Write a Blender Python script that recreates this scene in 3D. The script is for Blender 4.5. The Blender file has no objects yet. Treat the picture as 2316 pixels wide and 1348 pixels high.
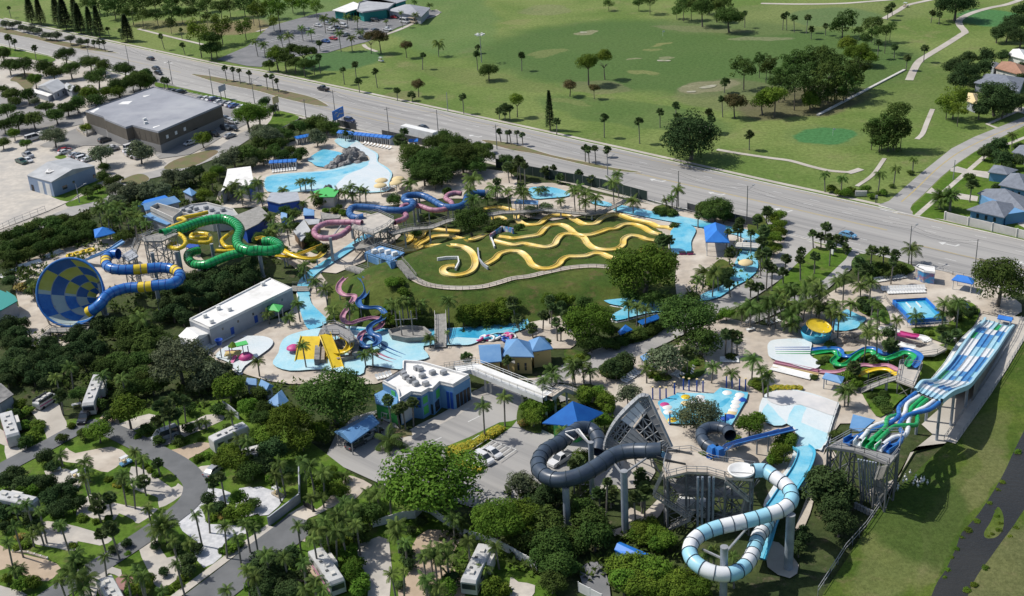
import bpy, math, random
from mathutils import Vector, Matrix, noise
from mathutils.geometry import tessellate_polygon
from mathutils.bvhtree import BVHTree
S = bpy.context.scene
COL = S.collection
PI = math.pi
# ------------------------------------------------------------------ camera
F, TH, ROLL, CAMH = 2825.0, math.radians(24.875), math.radians(-3.5), 128.0
c_, s_ = math.cos(TH), math.sin(TH)
cr, sr = math.cos(ROLL), math.sin(ROLL)
b0, b1, b2 = Vector((1, 0, 0)), Vector((0, -s_, -c_)), Vector((0, c_, -s_))
RX, RY, RZ = b0*cr-b1*sr, b0*sr+b1*cr, b2
CAM = Vector((0, 0, CAMH))
cd = bpy.data.cameras.new('camera'); cam = bpy.data.objects.new('camera', cd); COL.objects.link(cam)
m = Matrix((RX, -RY, -RZ)).transposed().to_4x4(); m.translation = CAM
cam.matrix_world = m
cd.sensor_width = 36; cd.lens = F/2316*36; cd.clip_start = 1; cd.clip_end = 6000
S.camera = cam
# ------------------------------------------------------------------ light
SUN_EL, SUN_AZ = math.radians(52), math.radians(22)       # light travels towards +x and a little towards the camera
S.world = bpy.data.worlds.new('World'); S.world.use_nodes = True
wn = S.world.node_tree; wn.nodes.clear()
sky = wn.nodes.new('ShaderNodeTexSky'); sky.sky_type = 'NISHITA'; sky.sun_disc = False
bg = wn.nodes.new('ShaderNodeBackground'); bg.inputs[1].default_value = 0.12
wo = wn.nodes.new('ShaderNodeOutputWorld')
wn.links.new(sky.outputs[0], bg.inputs[0]); wn.links.new(bg.outputs[0], wo.inputs[0])
ld = Vector((math.cos(SUN_AZ)*math.cos(SUN_EL), -math.sin(SUN_AZ)*math.cos(SUN_EL), -math.sin(SUN_EL)))
sky.sun_elevation = SUN_EL; sky.sun_rotation = math.atan2(-ld.x, -ld.y)
sky.dust_density = 1.5; sky.air_density = 1.0
sl = bpy.data.lights.new('sun', 'SUN'); sl.energy = 4.6; sl.angle = math.radians(0.6); sl.color = (1, .955, .88)
so = bpy.data.objects.new('sun', sl); COL.objects.link(so)
so.rotation_euler = ld.to_track_quat('-Z', 'Y').to_euler(); so.location = (0, 300, 300)
S.view_settings.view_transform = 'Standard'; S.view_settings.look = 'None'; S.view_settings.gamma = 1
S.view_settings.exposure = 0.0
S.cycles.max_bounces = 5; S.cycles.diffuse_bounces = 2; S.cycles.glossy_bounces = 2; S.cycles.transmission_bounces = 3
S.cycles.transparent_max_bounces = 6; S.cycles.use_denoising = True
# ------------------------------------------------------------------ pixels (of the photograph) to points of the place
OX = {'1': 0, '2': 580, '3': 1160, '4': 1736}; OY = {'a': 0, 'b': 336, 'c': 672, 'd': 1008}
def ray(px, py): return (RX*((px-1158)/F) + RY*((py-674)/F) + RZ)
def G(px, py, z=0.0):
    d = ray(px, py); return CAM + d*((z-CAMH)/d.z)
def PXL(s):
    "'b2 x,y[,v..] ...' -> list of full-picture tuples"
    out = []; ox = oy = 0; k = 1.0
    for t in s.split():
        if t == 'f': ox = oy = 0; k = 1.0
        elif len(t) == 2 and t[0] in OY and t[1] in OX: ox, oy, k = OX[t[1]], OY[t[0]], 1/3.966
        else:
            v = [float(a) for a in t.split(',')]
            out.append((ox+v[0]*k, oy+v[1]*k) + tuple(v[2:]) + (k,))
    return out
def pts(s, z=0.0): return [G(t[0], t[1], z) for t in PXL(s)]
def pz(s, z=None): return [G(t[0], t[1], t[2] if z is None else z) for t in PXL(s)]
def ppm(p):                         # photo pixels per metre at a point
    return F/((p-CAM).dot(RZ))
def hgt(base, py):                  # height over base of a thing whose top shows at picture row py
    lo, hi = 0, 60
    for _ in range(30):
        z = (lo+hi)/2; q = base+Vector((0, 0, z))-CAM
        if 674+F*q.dot(RY)/q.dot(RZ) > py: lo = z
        else: hi = z
    return lo
def cat(P, n=6, closed=False):
    P = [Vector(p) for p in P]; out = []; N = len(P)
    if N < 3: return P
    for i in range(N if closed else N-1):
        p1, p2 = P[i], P[(i+1) % N]
        p0 = P[i-1] if (i or closed) else p1*2-p2
        p3 = P[(i+2) % N] if (closed or i+2 < N) else p2*2-p1
        for k in range(n):
            t = k/n
            out.append(.5*((2*p1)+(p2-p0)*t+(2*p0-5*p1+4*p2-p3)*t*t+(3*p1-p0-3*p2+p3)*t**3))
    if not closed: out.append(P[-1].copy())
    return out
def resample(P, step):
    L = [0]
    for a, b in zip(P, P[1:]): L.append(L[-1]+(b-a).length)
    n = max(1, round(L[-1]/step)); out = []; j = 0
    for i in range(n+1):
        s = L[-1]*i/n
        while j < len(P)-2 and L[j+1] < s: j += 1
        d = L[j+1]-L[j]; out.append(P[j].lerp(P[j+1], (s-L[j])/d if d > 1e-6 else 0))
    return out
# ------------------------------------------------------------------ materials
def mat(name, c, r=.75, c2=None, ns=.5, det=5, bump=0, metal=0, ov=0, w2=None, spec=.4, ramp=(.35, .65), transl=0, c3=None, ns3=.05, bs=None, coat=0, st=None):
    m = bpy.data.materials.new(name); m.use_nodes = True; N = m.node_tree.nodes; L = m.node_tree.links
    b = N['Principled BSDF']; b.inputs['Roughness'].default_value = r; b.inputs['Metallic'].default_value = metal
    b.inputs['Specular IOR Level'].default_value = spec; b.inputs['Coat Weight'].default_value = coat
    col = None
    geo = N.new('ShaderNodeNewGeometry')
    def nz(sc, d, v=None):
        n = N.new('ShaderNodeTexNoise'); n.inputs['Scale'].default_value = sc; n.inputs['Detail'].default_value = d
        n.inputs['Roughness'].default_value = .6
        if st:
            mp = N.new('ShaderNodeMapping'); mp.vector_type = 'TEXTURE'; mp.inputs['Rotation'].default_value = (0, 0, st[0]); mp.inputs['Scale'].default_value = (st[1], 1, 1); L.new(geo.outputs['Position'], mp.inputs[0]); L.new(mp.outputs[0], n.inputs['Vector'])
        else: L.new(v or geo.outputs['Position'], n.inputs['Vector'])
        return n
    def mix(fac, A, B):
        x = N.new('ShaderNodeMix'); x.data_type = 'RGBA'
        if isinstance(fac, float): x.inputs[0].default_value = fac
        else: L.new(fac, x.inputs[0])
        for k, v in ((6, A), (7, B)):
            if isinstance(v, tuple): x.inputs[k].default_value = (*v, 1)
            else: L.new(v, x.inputs[k])
        return x.outputs[2]
    def rng(o, a, b_):
        q = N.new('ShaderNodeMapRange'); q.inputs[1].default_value = a; q.inputs[2].default_value = b_; L.new(o, q.inputs[0]); return q.outputs[0]
    out = c
    if c2: out = mix(rng(nz(ns, det).outputs[0], *ramp), c, c2)
    if c3: out = mix(rng(nz(ns3, 4).outputs[0], .45, .65), out if not isinstance(out, tuple) else out, c3)
    if ov:
        oi = N.new('ShaderNodeObjectInfo'); h = N.new('ShaderNodeHueSaturation')
        L.new(rng(oi.outputs['Random'], 0, 1), h.inputs['Hue']) if False else None
        mr = N.new('ShaderNodeMapRange'); mr.inputs[3].default_value = 1-ov; mr.inputs[4].default_value = 1+ov; L.new(oi.outputs['Random'], mr.inputs[0])
        L.new(mr.outputs[0], h.inputs['Value'])
        mh = N.new('ShaderNodeMapRange'); mh.inputs[3].default_value = .5-ov*.07; mh.inputs[4].default_value = .5+ov*.07
        mm = N.new('ShaderNodeMath'); mm.operation = 'FRACT'; m2 = N.new('ShaderNodeMath'); m2.operation = 'MULTIPLY'; m2.inputs[1].default_value = 7.31
        L.new(oi.outputs['Random'], m2.inputs[0]); L.new(m2.outputs[0], mm.inputs[0]); L.new(mm.outputs[0], mh.inputs[0]); L.new(mh.outputs[0], h.inputs['Hue'])
        if isinstance(out, tuple): h.inputs['Color'].default_value = (*out, 1)
        else: L.new(out, h.inputs['Color'])
        out = h.outputs[0]
    if isinstance(out, tuple): b.inputs['Base Color'].default_value = (*out, 1)
    else: L.new(out, b.inputs['Base Color'])
    if bump:
        bn = N.new('ShaderNodeBump'); bn.inputs['Strength'].default_value = bump; bn.inputs['Distance'].default_value = .2
        L.new(nz(bs or ns*4, 4).outputs[0], bn.inputs['Height']); L.new(bn.outputs[0], b.inputs['Normal'])
    if transl:
        t = N.new('ShaderNodeBsdfTranslucent'); ms = N.new('ShaderNodeMixShader'); ms.inputs[0].default_value = transl
        if isinstance(out, tuple): t.inputs[0].default_value = (*out, 1)
        else: L.new(out, t.inputs[0])
        L.new(b.outputs[0], ms.inputs[1]); L.new(t.outputs[0], ms.inputs[2]); L.new(ms.outputs[0], N['Material Output'].inputs[0])
    return m
MT = {}
def defm(n, *a, **k): MT[n] = mat(n, *a, **k)
defm('white', (.72, .72, .70), .5, (.62, .62, .60), .6)
defm('offwhite', (.58, .56, .52), .7, (.45, .44, .41), .4)
defm('steel', (.32, .36, .42), .45, (.24, .28, .33), .8, metal=.3)
defm('galv', (.36, .37, .38), .5, (.26, .27, .28), .8, metal=.3)
defm('dksteel', (.17, .175, .18), .6, (.11, .115, .12), .8)
defm('sgreen_seam', (.008, .14, .04), .4)
defm('greywood', (.30, .29, .27), .85, (.20, .195, .18), 1.2)
defm('dkgrey', (.06, .065, .07), .6)
defm('black', (.02, .02, .022), .4)
defm('glass', (.03, .04, .05), .08, spec=.8)
defm('tyre', (.02, .02, .02), .8)
defm('hub', (.4, .4, .42), .35, metal=.6)
defm('blue', (.015, .14, .50), .45, (.02, .18, .58), .5)
defm('bluepale', (.085, .22, .44), .6, (.15, .30, .50), .35, ramp=(.3, .7))
defm('sblue', (.015, .11, .38), .25, (.035, .17, .46), .7, coat=.3)
defm('syellow', (.72, .52, .02), .28, (.60, .42, .02), .7, coat=.3)
defm('flume', (.72, .50, .09), .35, (.60, .41, .07), .5, c3=(.78, .62, .28), ns3=.15)
defm('sgreen', (.01, .28, .07), .25, (.02, .34, .10), .7, coat=.3)
defm('spink', (.32, .12, .19), .5, (.46, .25, .31), .6)
defm('snavy', (.02, .085, .25), .35, (.04, .13, .32), .6)
defm('seam_dark', (.03, .05, .07), .6)
defm('sdark', (.035, .05, .075), .35, (.05, .07, .10), .6)
defm('swhite', (.70, .71, .72), .3, (.62, .64, .66), .6)
defm('sicy', (.26, .52, .64), .35, (.33, .58, .68), .5)
defm('lane_pale', (.38, .58, .66), .4, (.30, .50, .62), .5)
defm('lane_blue', (.05, .20, .46), .4, (.08, .26, .52), .5)
defm('saqua', (.05, .33, .50), .35, (.09, .42, .58), .5)
defm('funnel_pale', (.34, .42, .42), .35, (.42, .48, .44), .4)
defm('funnel_olive', (.40, .38, .05), .35, (.48, .46, .10), .4)
defm('funnel_navy', (.02, .085, .26), .4, (.03, .11, .30), .5)
defm('sandstone', (.36, .31, .25), .9, (.20, .17, .14), .7, bump=.6)
defm('rockgrey', (.27, .26, .25), .9, (.11, .11, .11), .5, bump=.8)
defm('wood', (.20, .13, .08), .8, (.13, .085, .05), 1)
defm('trunk', (.16, .14, .115), .9, (.10, .085, .07), 2)
defm('palmtrunk', (.22, .205, .18), .9, (.15, .14, .12), 3)
defm('leaf_oak', (.038, .074, .016), .9, (.080, .128, .028), .7, ov=.3, transl=.2, ramp=(.3, .7), spec=.1)
defm('leaf_lush', (.064, .125, .014), .9, (.135, .205, .026), .7, ov=.3, transl=.22, ramp=(.3, .7), spec=.1)
defm('leaf_grey', (.075, .100, .050), .9, (.15, .18, .10), .7, ov=.22, transl=.15, ramp=(.3, .7), spec=.1)
defm('leaf_dark', (.028, .056, .018), .9, (.055, .090, .030), .7, ov=.25, transl=.12, ramp=(.3, .7), spec=.1)
defm('leaf_brown', (.12, .085, .035), .8, (.07, .08, .03), .9, ov=.2, transl=.15, ramp=(.3, .7), spec=.1)
defm('leaf_yellow', (.14, .20, .02), .7, (.09, .15, .02), .7, ov=.2, transl=.25, ramp=(.3, .7), spec=.1)
defm('leaf_sabal', (.055, .095, .030), .8, (.12, .17, .06), .9, ov=.3, transl=.15, ramp=(.3, .7), spec=.1)
defm('leaf_coco', (.060, .110, .024), .75, (.13, .19, .045), .9, ov=.3, transl=.2, ramp=(.3, .7), spec=.1)
defm('leaf_flower', (.55, .42, .02), .7, (.20, .26, .02), 2.0, ramp=(.35, .65))
defm('leaf_orange', (.30, .16, .03), .7, (.16, .20, .03), 2.0, ramp=(.35, .65))
defm('dkgreen', (.015, .035, .03), .8)
defm('brick', (.30, .16, .14), .8, (.24, .13, .12), .8)
# ------------------------------------------------------------------ mesh building
def tag(o, label=None, cat_=None, group=None, kind=None):
    if label: o['label'] = label
    if cat_: o['category'] = cat_
    if group: o['group'] = group
    if kind: o['kind'] = kind
    return o
class MB:
    def __init__(s): s.v = []; s.f = []; s.m = []; s.mi = 0; s.names = []
    def use(s, name):
        if name not in s.names: s.names.append(name)
        s.mi = s.names.index(name); return s
    def add(s, V, Fc):
        o = len(s.v); s.v += [tuple(v) for v in V]
        for f in Fc: s.f.append(tuple(i+o for i in f)); s.m.append(s.mi)
        return s
    def box(s, c, d, rz=0, top=1.0):
        X, Y, Z = d[0]/2, d[1]/2, d[2]/2; cz, sz = math.cos(rz), math.sin(rz); V = []
        for z in (-Z, Z):
            k = top if z > 0 else 1
            for x, y in ((-X, -Y), (X, -Y), (X, Y), (-X, Y)):
                x, y = x*k, y*k; V.append((c[0]+x*cz-y*sz, c[1]+x*sz+y*cz, c[2]+z))
        return s.add(V, [(3, 2, 1, 0), (4, 5, 6, 7), (0, 1, 5, 4), (1, 2, 6, 5), (2, 3, 7, 6), (3, 0, 4, 7)])
    def tube(s, a, b, r, r2=None, n=8, cap=True):
        a, b = Vector(a), Vector(b); d = (b-a); r2 = r if r2 is None else r2
        if d.length < 1e-5: return s
        d.normalize(); u = d.orthogonal().normalized(); w = d.cross(u); V = []
        for p, q in ((a, r), (b, r2)):
            for k in range(n):
                t = 2*PI*k/n; V.append(p+(u*math.cos(t)+w*math.sin(t))*q)
        Fc = [(k, (k+1) % n, n+(k+1) % n, n+k) for k in range(n)]
        if cap: Fc += [tuple(range(n-1, -1, -1)), tuple(range(n, 2*n))]
        return s.add(V, Fc)
    def bar(s, a, b, w, h=None):
        a, b = Vector(a), Vector(b); h = h or w; d = b-a
        if d.length < 1e-5: return s
        d.normalize(); u = d.cross(Vector((0, 0, 1)))
        u = u.normalized() if u.length > 1e-3 else Vector((1, 0, 0)); q = u.cross(d); V = []
        for p in (a, b):
            for x, y in ((-1, -1), (1, -1), (1, 1), (-1, 1)): V.append(p+u*(x*w/2)+q*(y*h/2))
        return s.add(V, [(3, 2, 1, 0), (4, 5, 6, 7), (0, 1, 5, 4), (1, 2, 6, 5), (2, 3, 7, 6), (3, 0, 4, 7)])
    def prism(s, P, z0, z1, sides=True, bottom=False):
        P = [Vector((p[0], p[1], 0)) for p in P]
        A = sum(P[i-1].x*P[i].y-P[i].x*P[i-1].y for i in range(len(P)))
        if A < 0: P.reverse()
        n = len(P); V = [(p.x, p.y, z0) for p in P]+[(p.x, p.y, z1) for p in P]
        tri = tessellate_polygon([P]); Fc = []
        for t in tri:
            a, b, c = (P[i] for i in t)
            if (b-a).cross(c-a).z < 0: t = (t[0], t[2], t[1])
            Fc.append(tuple(i+n for i in t))
            if bottom: Fc.append((t[2], t[1], t[0]))
        if sides: Fc += [(i, (i+1) % n, n+(i+1) % n, n+i) for i in range(n)]
        return s.add(V, Fc)
    def sweep(s, P, prof, closed=False, up=None, mats=None, cap=False):
        "prof: list of (side, up) offsets; mats(i) -> material of ring i"
        n = len(P); m = 0; V = []
        for i, p in enumerate(P):
            a = P[i-1] if i else p; b = P[i+1] if i < n-1 else p
            d = (b-a).normalized(); u = d.cross(up or Vector((0, 0, 1)))
            u = u.normalized() if u.length > 1e-3 else Vector((1, 0, 0)); w = u.cross(d)
            pr = prof(i) if callable(prof) else prof
            V += [p+u*x+w*y for x, y in pr]; m = len(pr)
        o = len(s.v); s.v += [tuple(v) for v in V]
        for i in range(n-1):
            if mats: s.use(mats(i))
            for k in range(m if closed else m-1):
                k2 = (k+1) % m; s.f.append((o+i*m+k, o+(i+1)*m+k, o+(i+1)*m+k2, o+i*m+k2)); s.m.append(s.mi)
        if cap: s.f += [tuple(o+k for k in range(m)), tuple(o+(n-1)*m+k for k in range(m-1, -1, -1))]; s.m += [s.mi]*2
        return s
    def lathe(s, c, prof, n=16, ax=None):
        V = []; c = Vector(c)
        for r, z in prof:
            for k in range(n):
                t = 2*PI*k/n; V.append(c+Vector((r*math.cos(t), r*math.sin(t), z)))
        Fc = [(i*n+k, i*n+(k+1) % n, (i+1)*n+(k+1) % n, (i+1)*n+k) for i in range(len(prof)-1) for k in range(n)]
        return s.add(V, Fc)
    def hip(s, c, L, W, z, h, rz=0, over=0, ridge=None, gable=False):
        L, W = L/2+over, W/2+over; r = ridge if ridge is not None else max(0, L-W); r = L if gable else r
        cz, sz = math.cos(rz), math.sin(rz)
        V = [(c[0]+x*cz-y*sz, c[1]+x*sz+y*cz, z+q) for x, y, q in ((-L, -W, 0), (L, -W, 0), (L, W, 0), (-L, W, 0), (-r, 0, h), (r, 0, h))]
        V += [(v[0], v[1], v[2]-.25) for v in V[:4]]
        return s.add(V, [(0, 1, 5, 4), (2, 3, 4, 5), (1, 2, 5), (3, 0, 4), (6, 7, 1, 0), (7, 8, 2, 1), (8, 9, 3, 2), (9, 6, 0, 3), (9, 8, 7, 6)])
    def build(s, name, parent=None, smooth=False, mat_=None):
        me = bpy.data.meshes.new(name); o0 = parent.location if parent else Vector((0, 0, 0))
        me.from_pydata(s.v, [], s.f)
        for n in (s.names or [mat_ or 'white']): me.materials.append(MT[n])
        me.polygons.foreach_set('material_index', s.m)
        if smooth: me.polygons.foreach_set('use_smooth', [True]*len(s.f))
        me.update()
        o = bpy.data.objects.new(name, me); COL.objects.link(o)
        if parent is not None: o.parent = parent
        return o
def empty(name, loc, label, cat_, group=None, rz=0):
    o = bpy.data.objects.new(name, None); COL.objects.link(o); o.empty_display_size = 1
    o.location = loc; o.rotation_euler = (0, 0, rz)
    return tag(o, label, cat_, group)
def wpart(name, mb, parent, smooth=False):
    "mesh given in world coordinates under an Empty placed (unrotated) at its base"
    l = parent.location; sc = parent
    q = parent.parent
    off = Vector(parent.location)
    if q is not None: off = off+Vector(q.location)
    mb.v = [(v[0]-off.x, v[1]-off.y, v[2]-off.z) for v in mb.v]
    return mb.build(name, parent, smooth)
def autosmooth(o, ang=40):
    me = o.data
    me.polygons.foreach_set('use_smooth', [True]*len(me.polygons))
    try: me.set_sharp_from_angle(angle=math.radians(ang))
    except Exception: pass
    return o
ZL = [0.0]
def nz_(): ZL[0] += .0045; return .01+ZL[0]
def sheet(name, s, material, smooth=0, z=None, P=None, label=None):
    P = P or pts(s)
    if smooth: P = cat(P, smooth, True)
    z = nz_() if z is None else z
    o = MB().use(material).prism(P, 0, z, sides=False).build(name)
    tag(o, kind='structure')
    if label: o['label'] = label
    return o
def ribbon(name, P, w, material, z=None, z_follow=False):
    z = nz_() if z is None else z
    P = [Vector((p[0], p[1], (p[2] if z_follow else 0)+z)) for p in P]
    wf = w if callable(w) else (lambda i: w)
    o = MB().use(material).sweep(P, lambda i: [(-wf(i)/2, 0), (wf(i)/2, 0)]).build(name)
    return tag(o, kind='structure')
ORD = ['first', 'second', 'third', 'fourth', 'fifth', 'sixth', 'seventh', 'eighth', 'ninth', 'tenth', 'eleventh', 'twelfth', 'thirteenth', 'fourteenth', 'fifteenth', 'sixteenth', 'seventeenth', 'eighteenth', 'nineteenth', 'twentieth']
ORD += ['twenty-'+o for o in ORD[:9]]+['thirtieth']+['thirty-'+o for o in ORD[:9]]
def nth(i, n, noun, where, adj=''):
    noun = (adj+' '+noun).strip()
    if n == 1: return f'{noun} {where}'
    if i == 0: return f'leftmost {noun} {where}'
    if i == n-1: return f'rightmost {noun} {where}'
    return f'{ORD[i]} {noun} from left {where}'
# ================================================================== SETTING
def blobmat(name, base, base2, blobs, ns=.03, fine=.8, r=.9, contrast=(.38, .62), third=None):
    "grass whose colour changes in soft patches: blobs = (x, y, rx, ry, rot, colour, strength)"
    m = bpy.data.materials.new(name); m.use_nodes = True; N = m.node_tree.nodes; L = m.node_tree.links
    b = N['Principled BSDF']; b.inputs['Roughness'].default_value = r; b.inputs['Specular IOR Level'].default_value = .15
    geo = N.new('ShaderNodeNewGeometry')
    def nz(sc, d, ro=.6):
        n = N.new('ShaderNodeTexNoise'); n.inputs['Scale'].default_value = sc; n.inputs['Detail'].default_value = d; n.inputs['Roughness'].default_value = ro
        L.new(geo.outputs['Position'], n.inputs['Vector']); return n.outputs[0]
    def rng(o, a, c, d0=0., d1=1.):
        q = N.new('ShaderNodeMapRange'); q.interpolation_type = 'SMOOTHSTEP'
        for i, v in ((1, a), (2, c), (3, d0), (4, d1)): q.inputs[i].default_value = v
        L.new(o, q.inputs[0]); return q.outputs[0]
    def mix(f, A, B, bt='MIX'):
        x = N.new('ShaderNodeMix'); x.data_type = 'RGBA'; x.blend_type = bt
        if isinstance(f, float): x.inputs[0].default_value = f
        else: L.new(f, x.inputs[0])
        for k, v in ((6, A), (7, B)):
            if isinstance(v, tuple): x.inputs[k].default_value = (*v, 1)
            else: L.new(v, x.inputs[k])
        return x.outputs[2]
    out = mix(rng(nz(ns, 5), *contrast), base, base2)
    if third: out = mix(rng(nz(ns*2.7, 6, .7), .52, .72), out, third)
    w = N.new('ShaderNodeVectorMath'); w.operation = 'SCALE'; w.inputs[3].default_value = 1
    nc = N.new('ShaderNodeTexNoise'); nc.inputs['Scale'].default_value = .06; nc.inputs['Detail'].default_value = 4; L.new(geo.outputs['Position'], nc.inputs['Vector'])
    sb = N.new('ShaderNodeVectorMath'); sb.operation = 'MULTIPLY_ADD'; sb.inputs[1].default_value = (14, 14, 0); L.new(nc.outputs['Color'], sb.inputs[0]); L.new(geo.outputs['Position'], sb.inputs[2])
    for (x, y, rx, ry, rot, colr, st) in blobs:
        mp = N.new('ShaderNodeMapping'); mp.vector_type = 'TEXTURE'
        mp.inputs['Location'].default_value = (x+7, y+7, 0); mp.inputs['Rotation'].default_value = (0, 0, rot); mp.inputs['Scale'].default_value = (rx, ry, 1e4)
        L.new(sb.outputs[0], mp.inputs[0])
        ln = N.new('ShaderNodeVectorMath'); ln.operation = 'LENGTH'; L.new(mp.outputs[0], ln.inputs[0])
        out = mix(rng(ln.outputs['Value'], 1.08, .86, 0., st), out, colr)
    out = mix(rng(nz(fine, 5, .7), .3, .7), out, mix(1.0, out, (.62, .64, .58), 'MULTIPLY'))
    L.new(out, b.inputs['Base Color'])
    bn = N.new('ShaderNodeBump'); bn.inputs['Strength'].default_value = .5; bn.inputs['Distance'].default_value = .3
    L.new(nz(2.2, 4), bn.inputs['Height']); L.new(bn.outputs[0], b.inputs['Normal'])
    MT[name] = m
def blob(s, rx, ry, rot, colr, st=1.0):
    p = pts(s)[0]; return (p.x, p.y, rx, ry, rot, colr, st)
DG, LG, DRY, BARE, GRN = (.075, .138, .038), (.185, .235, .070), (.22, .23, .09), (.27, .26, .16), (.065, .19, .065)
golf_blobs = [blob('f 1560,120', 95, 62, -.45, DG, .85), blob('f 1420,255', 42, 14, -.7, DG, .6), blob('f 1860,307', 11, 9, 0, (.10, .15, .05), .5), blob('f 1860,307', 14.5, 12, 0, (.13, .19, .06), .5), blob('f 1860,307', 11, 9, 0, GRN),
    blob('f 770,137', 20, 17, 0, (.07, .15, .05), .9), blob('f 2237,40', 13, 18, 0, GRN, .9), blob('f 1890,38', 20, 20, 0, (.06, .15, .06), .7), blob('f 1000,40', 26, 80, .1, (.10, .18, .06), .5),
    blob('f 1510,130', 4, 3, 0, BARE, .6), blob('f 1320,75', 5, 4, 0, BARE, .8), blob('f 1602,197', 12, 7, .2, BARE, .75), blob('f 1650,215', 20, 22, .3, (.20, .17, .11), .35), blob('f 1355,197', 14, 8, -.5, (.22, .18, .12), .35),
    blob('f 1230,22', 13, 12, 0, (.24, .22, .14), .35), blob('f 1590,66', 24, 5, -.5, (.26, .22, .15), .35), blob('f 1720,86', 14, 4, -.3, BARE, .5), blob('f 560,60', 20, 15, .5, (.26, .19, .12), .7), blob('f 420,60', 35, 12, -.5, (.20, .14, .09), .45),
    blob('f 900,215', 9, 7, 0, (.24, .18, .12), .35), blob('f 1795,40', 60, 30, 0, (.17, .20, .08), .4), blob('f 1820,230', 28, 16, .5, (.13, .10, .07), .7), blob('f 2090,200', 30, 30, .7, (.10, .15, .04), .5),
    blob('f 1455,165', 6, 3, -.6, DRY, .7), blob('f 1500,100', 5, 1.6, .2, DRY, .8), blob('f 1475,110', 3, 2, 0, DRY, .6), blob('f 1240,120', 9, 4, .4, DRY, .5), blob('f 1560,195', 3, 1.5, 0, BARE, .8), blob('f 1435,135', 3, 1.5, 0, BARE, .7), blob('f 1170,50', 7, 5, 0, DRY, .6),
    blob('f 1290,230', 12, 3, -.8, DRY, .4), blob('f 1100,180', 40, 9, -.7, (.15, .18, .06), .5), blob('f 690,10', 20, 60, 0, (.12, .19, .07), .6)]
blobmat('golf_turf', (.120, .185, .042), LG, golf_blobs, ns=.022, third=(.20, .215, .085))
blobmat('lawn', (.072, .145, .014), (.115, .185, .024), [], ns=.09, third=(.13, .14, .05))
blobmat('mound_turf', (.055, .098, .016), (.090, .118, .024), [], ns=.10, third=(.13, .105, .045), contrast=(.42, .58))
blobmat('shaded_undergrowth', (.040, .060, .020), (.065, .085, .028), [], ns=.12, third=(.11, .095, .06))  # dark soil and grass, with the shadow between trees put into the colour
blobmat('bank_turf', (.060, .105, .014), (.095, .135, .022), [blob('d4 1100,1000', 14, 6, 1.0, (.17, .18, .07), .55), blob('d4 1700,600', 26, 3, 1.0, (.18, .17, .08), .5), blob('d4 1850,150', 22, 4, 1.0, (.15, .16, .06), .5), blob('d4 1300,560', 10, 18, 0, (.042, .085, .012), .7), blob('d4 2200,1200', 8, 14, 2.4, (.18, .16, .09), .5)], ns=.10, third=(.14, .14, .05), fine=1.4)
defm('bank_weed', (.12, .16, .04), .9, (.24, .22, .11), .12, transl=.3, spec=.05)
defm('pool_floor', (.62, .60, .58), .5, (.50, .50, .50), .25)
defm('verge', (.16, .12, .07), .95, (.12, .13, .05), .25, ramp=(.4, .6))
defm('asphalt', (.31, .30, .285), .9, (.24, .235, .228), .35, c3=(.35, .34, .32), ns3=.06, st=(-.762, 30), ramp=(.42, .6))
defm('asphalt_lot', (.22, .215, .205), .9, (.28, .27, .255), .10, c3=(.17, .165, .16), ns3=.05)
defm('asphalt_dark', (.085, .09, .095), .9, (.12, .12, .125), .15)
defm('asphalt_camp', (.105, .11, .115), .9, (.14, .145, .15), .25)
defm('asphalt_mid', (.14, .145, .15), .9, (.19, .19, .195), .2)
defm('concrete', (.42, .385, .335), .9, (.34, .31, .27), .16, c3=(.46, .43, .38), ns3=.07)
defm('concrete_pale', (.50, .46, .40), .9, (.39, .36, .32), .5, c3=(.36, .34, .31), ns3=.12)
defm('deck', (.44, .38, .31), .9, (.35, .305, .255), .5, c3=(.52, .47, .40), ns3=.12)
defm('tanpad', (.42, .33, .24), .9, (.36, .28, .20), .5)
defm('gravel', (.56, .56, .57), .9, (.38, .39, .41), 1.0, ramp=(.35, .7))
defm('kerb', (.50, .48, .44), .85, (.40, .38, .35), .5)
defm('paint_white', (.62, .62, .60), .7, (.45, .45, .43), 1.5)
defm('paint_yellow', (.45, .33, .10), .8, (.33, .28, .15), .6)
defm('seam', (.20, .195, .19), .9)
defm('sand', (.58, .54, .46), .9)
defm('gravelsand', (.34, .32, .26), .9, (.20, .22, .12), .4)
defm('roof_grey', (.22, .23, .26), .8, (.29, .30, .33), .12, c3=(.33, .34, .36), ns3=.05)
defm('roof_metal', (.40, .41, .42), .6, (.30, .31, .32), .3)
defm('shingle', (.19, .21, .25), .9, (.145, .16, .19), 1.0)
defm('roof_white', (.80, .79, .77), .6, (.58, .57, .54), .35, c3=(.70, .69, .67), ns3=.15)
defm('wall_taupe', (.105, .092, .075), .85, (.125, .11, .09), .4)
defm('wall_grey', (.24, .235, .23), .85)
defm('wall_pale', (.36, .38, .42), .8, (.30, .32, .35), .6)
defm('siding', (.23, .30, .42), .6, (.20, .265, .38), .3)
defm('wall_blue', (.12, .27, .47), .7)
defm('wall_cream', (.52, .40, .17), .8)
defm('wall_aqua', (.05, .30, .42), .6)
defm('wall_green', (.07, .42, .10), .6)
defm('royal', (.012, .07, .36), .5)
defm('magenta', (.45, .05, .20), .5)
defm('terracotta', (.34, .19, .13), .9, (.27, .15, .10), .8)
defm('shade_tan', (.60, .48, .26), .8)
defm('mural', (.05, .25, .50), .6, (.45, .50, .45), .35, ramp=(.5, .56), c3=(.40, .10, .12), ns3=.5)
defm('wall_teal', (.02, .22, .20), .7)
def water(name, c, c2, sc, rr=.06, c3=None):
    MT[name] = mat(name, c, rr, c2, sc, 6, bump=.5, bs=1.3, spec=.5, ramp=(.35, .65), c3=c3, ns3=.12)  # brighter noise tones paint caustic light into the water colour
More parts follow.
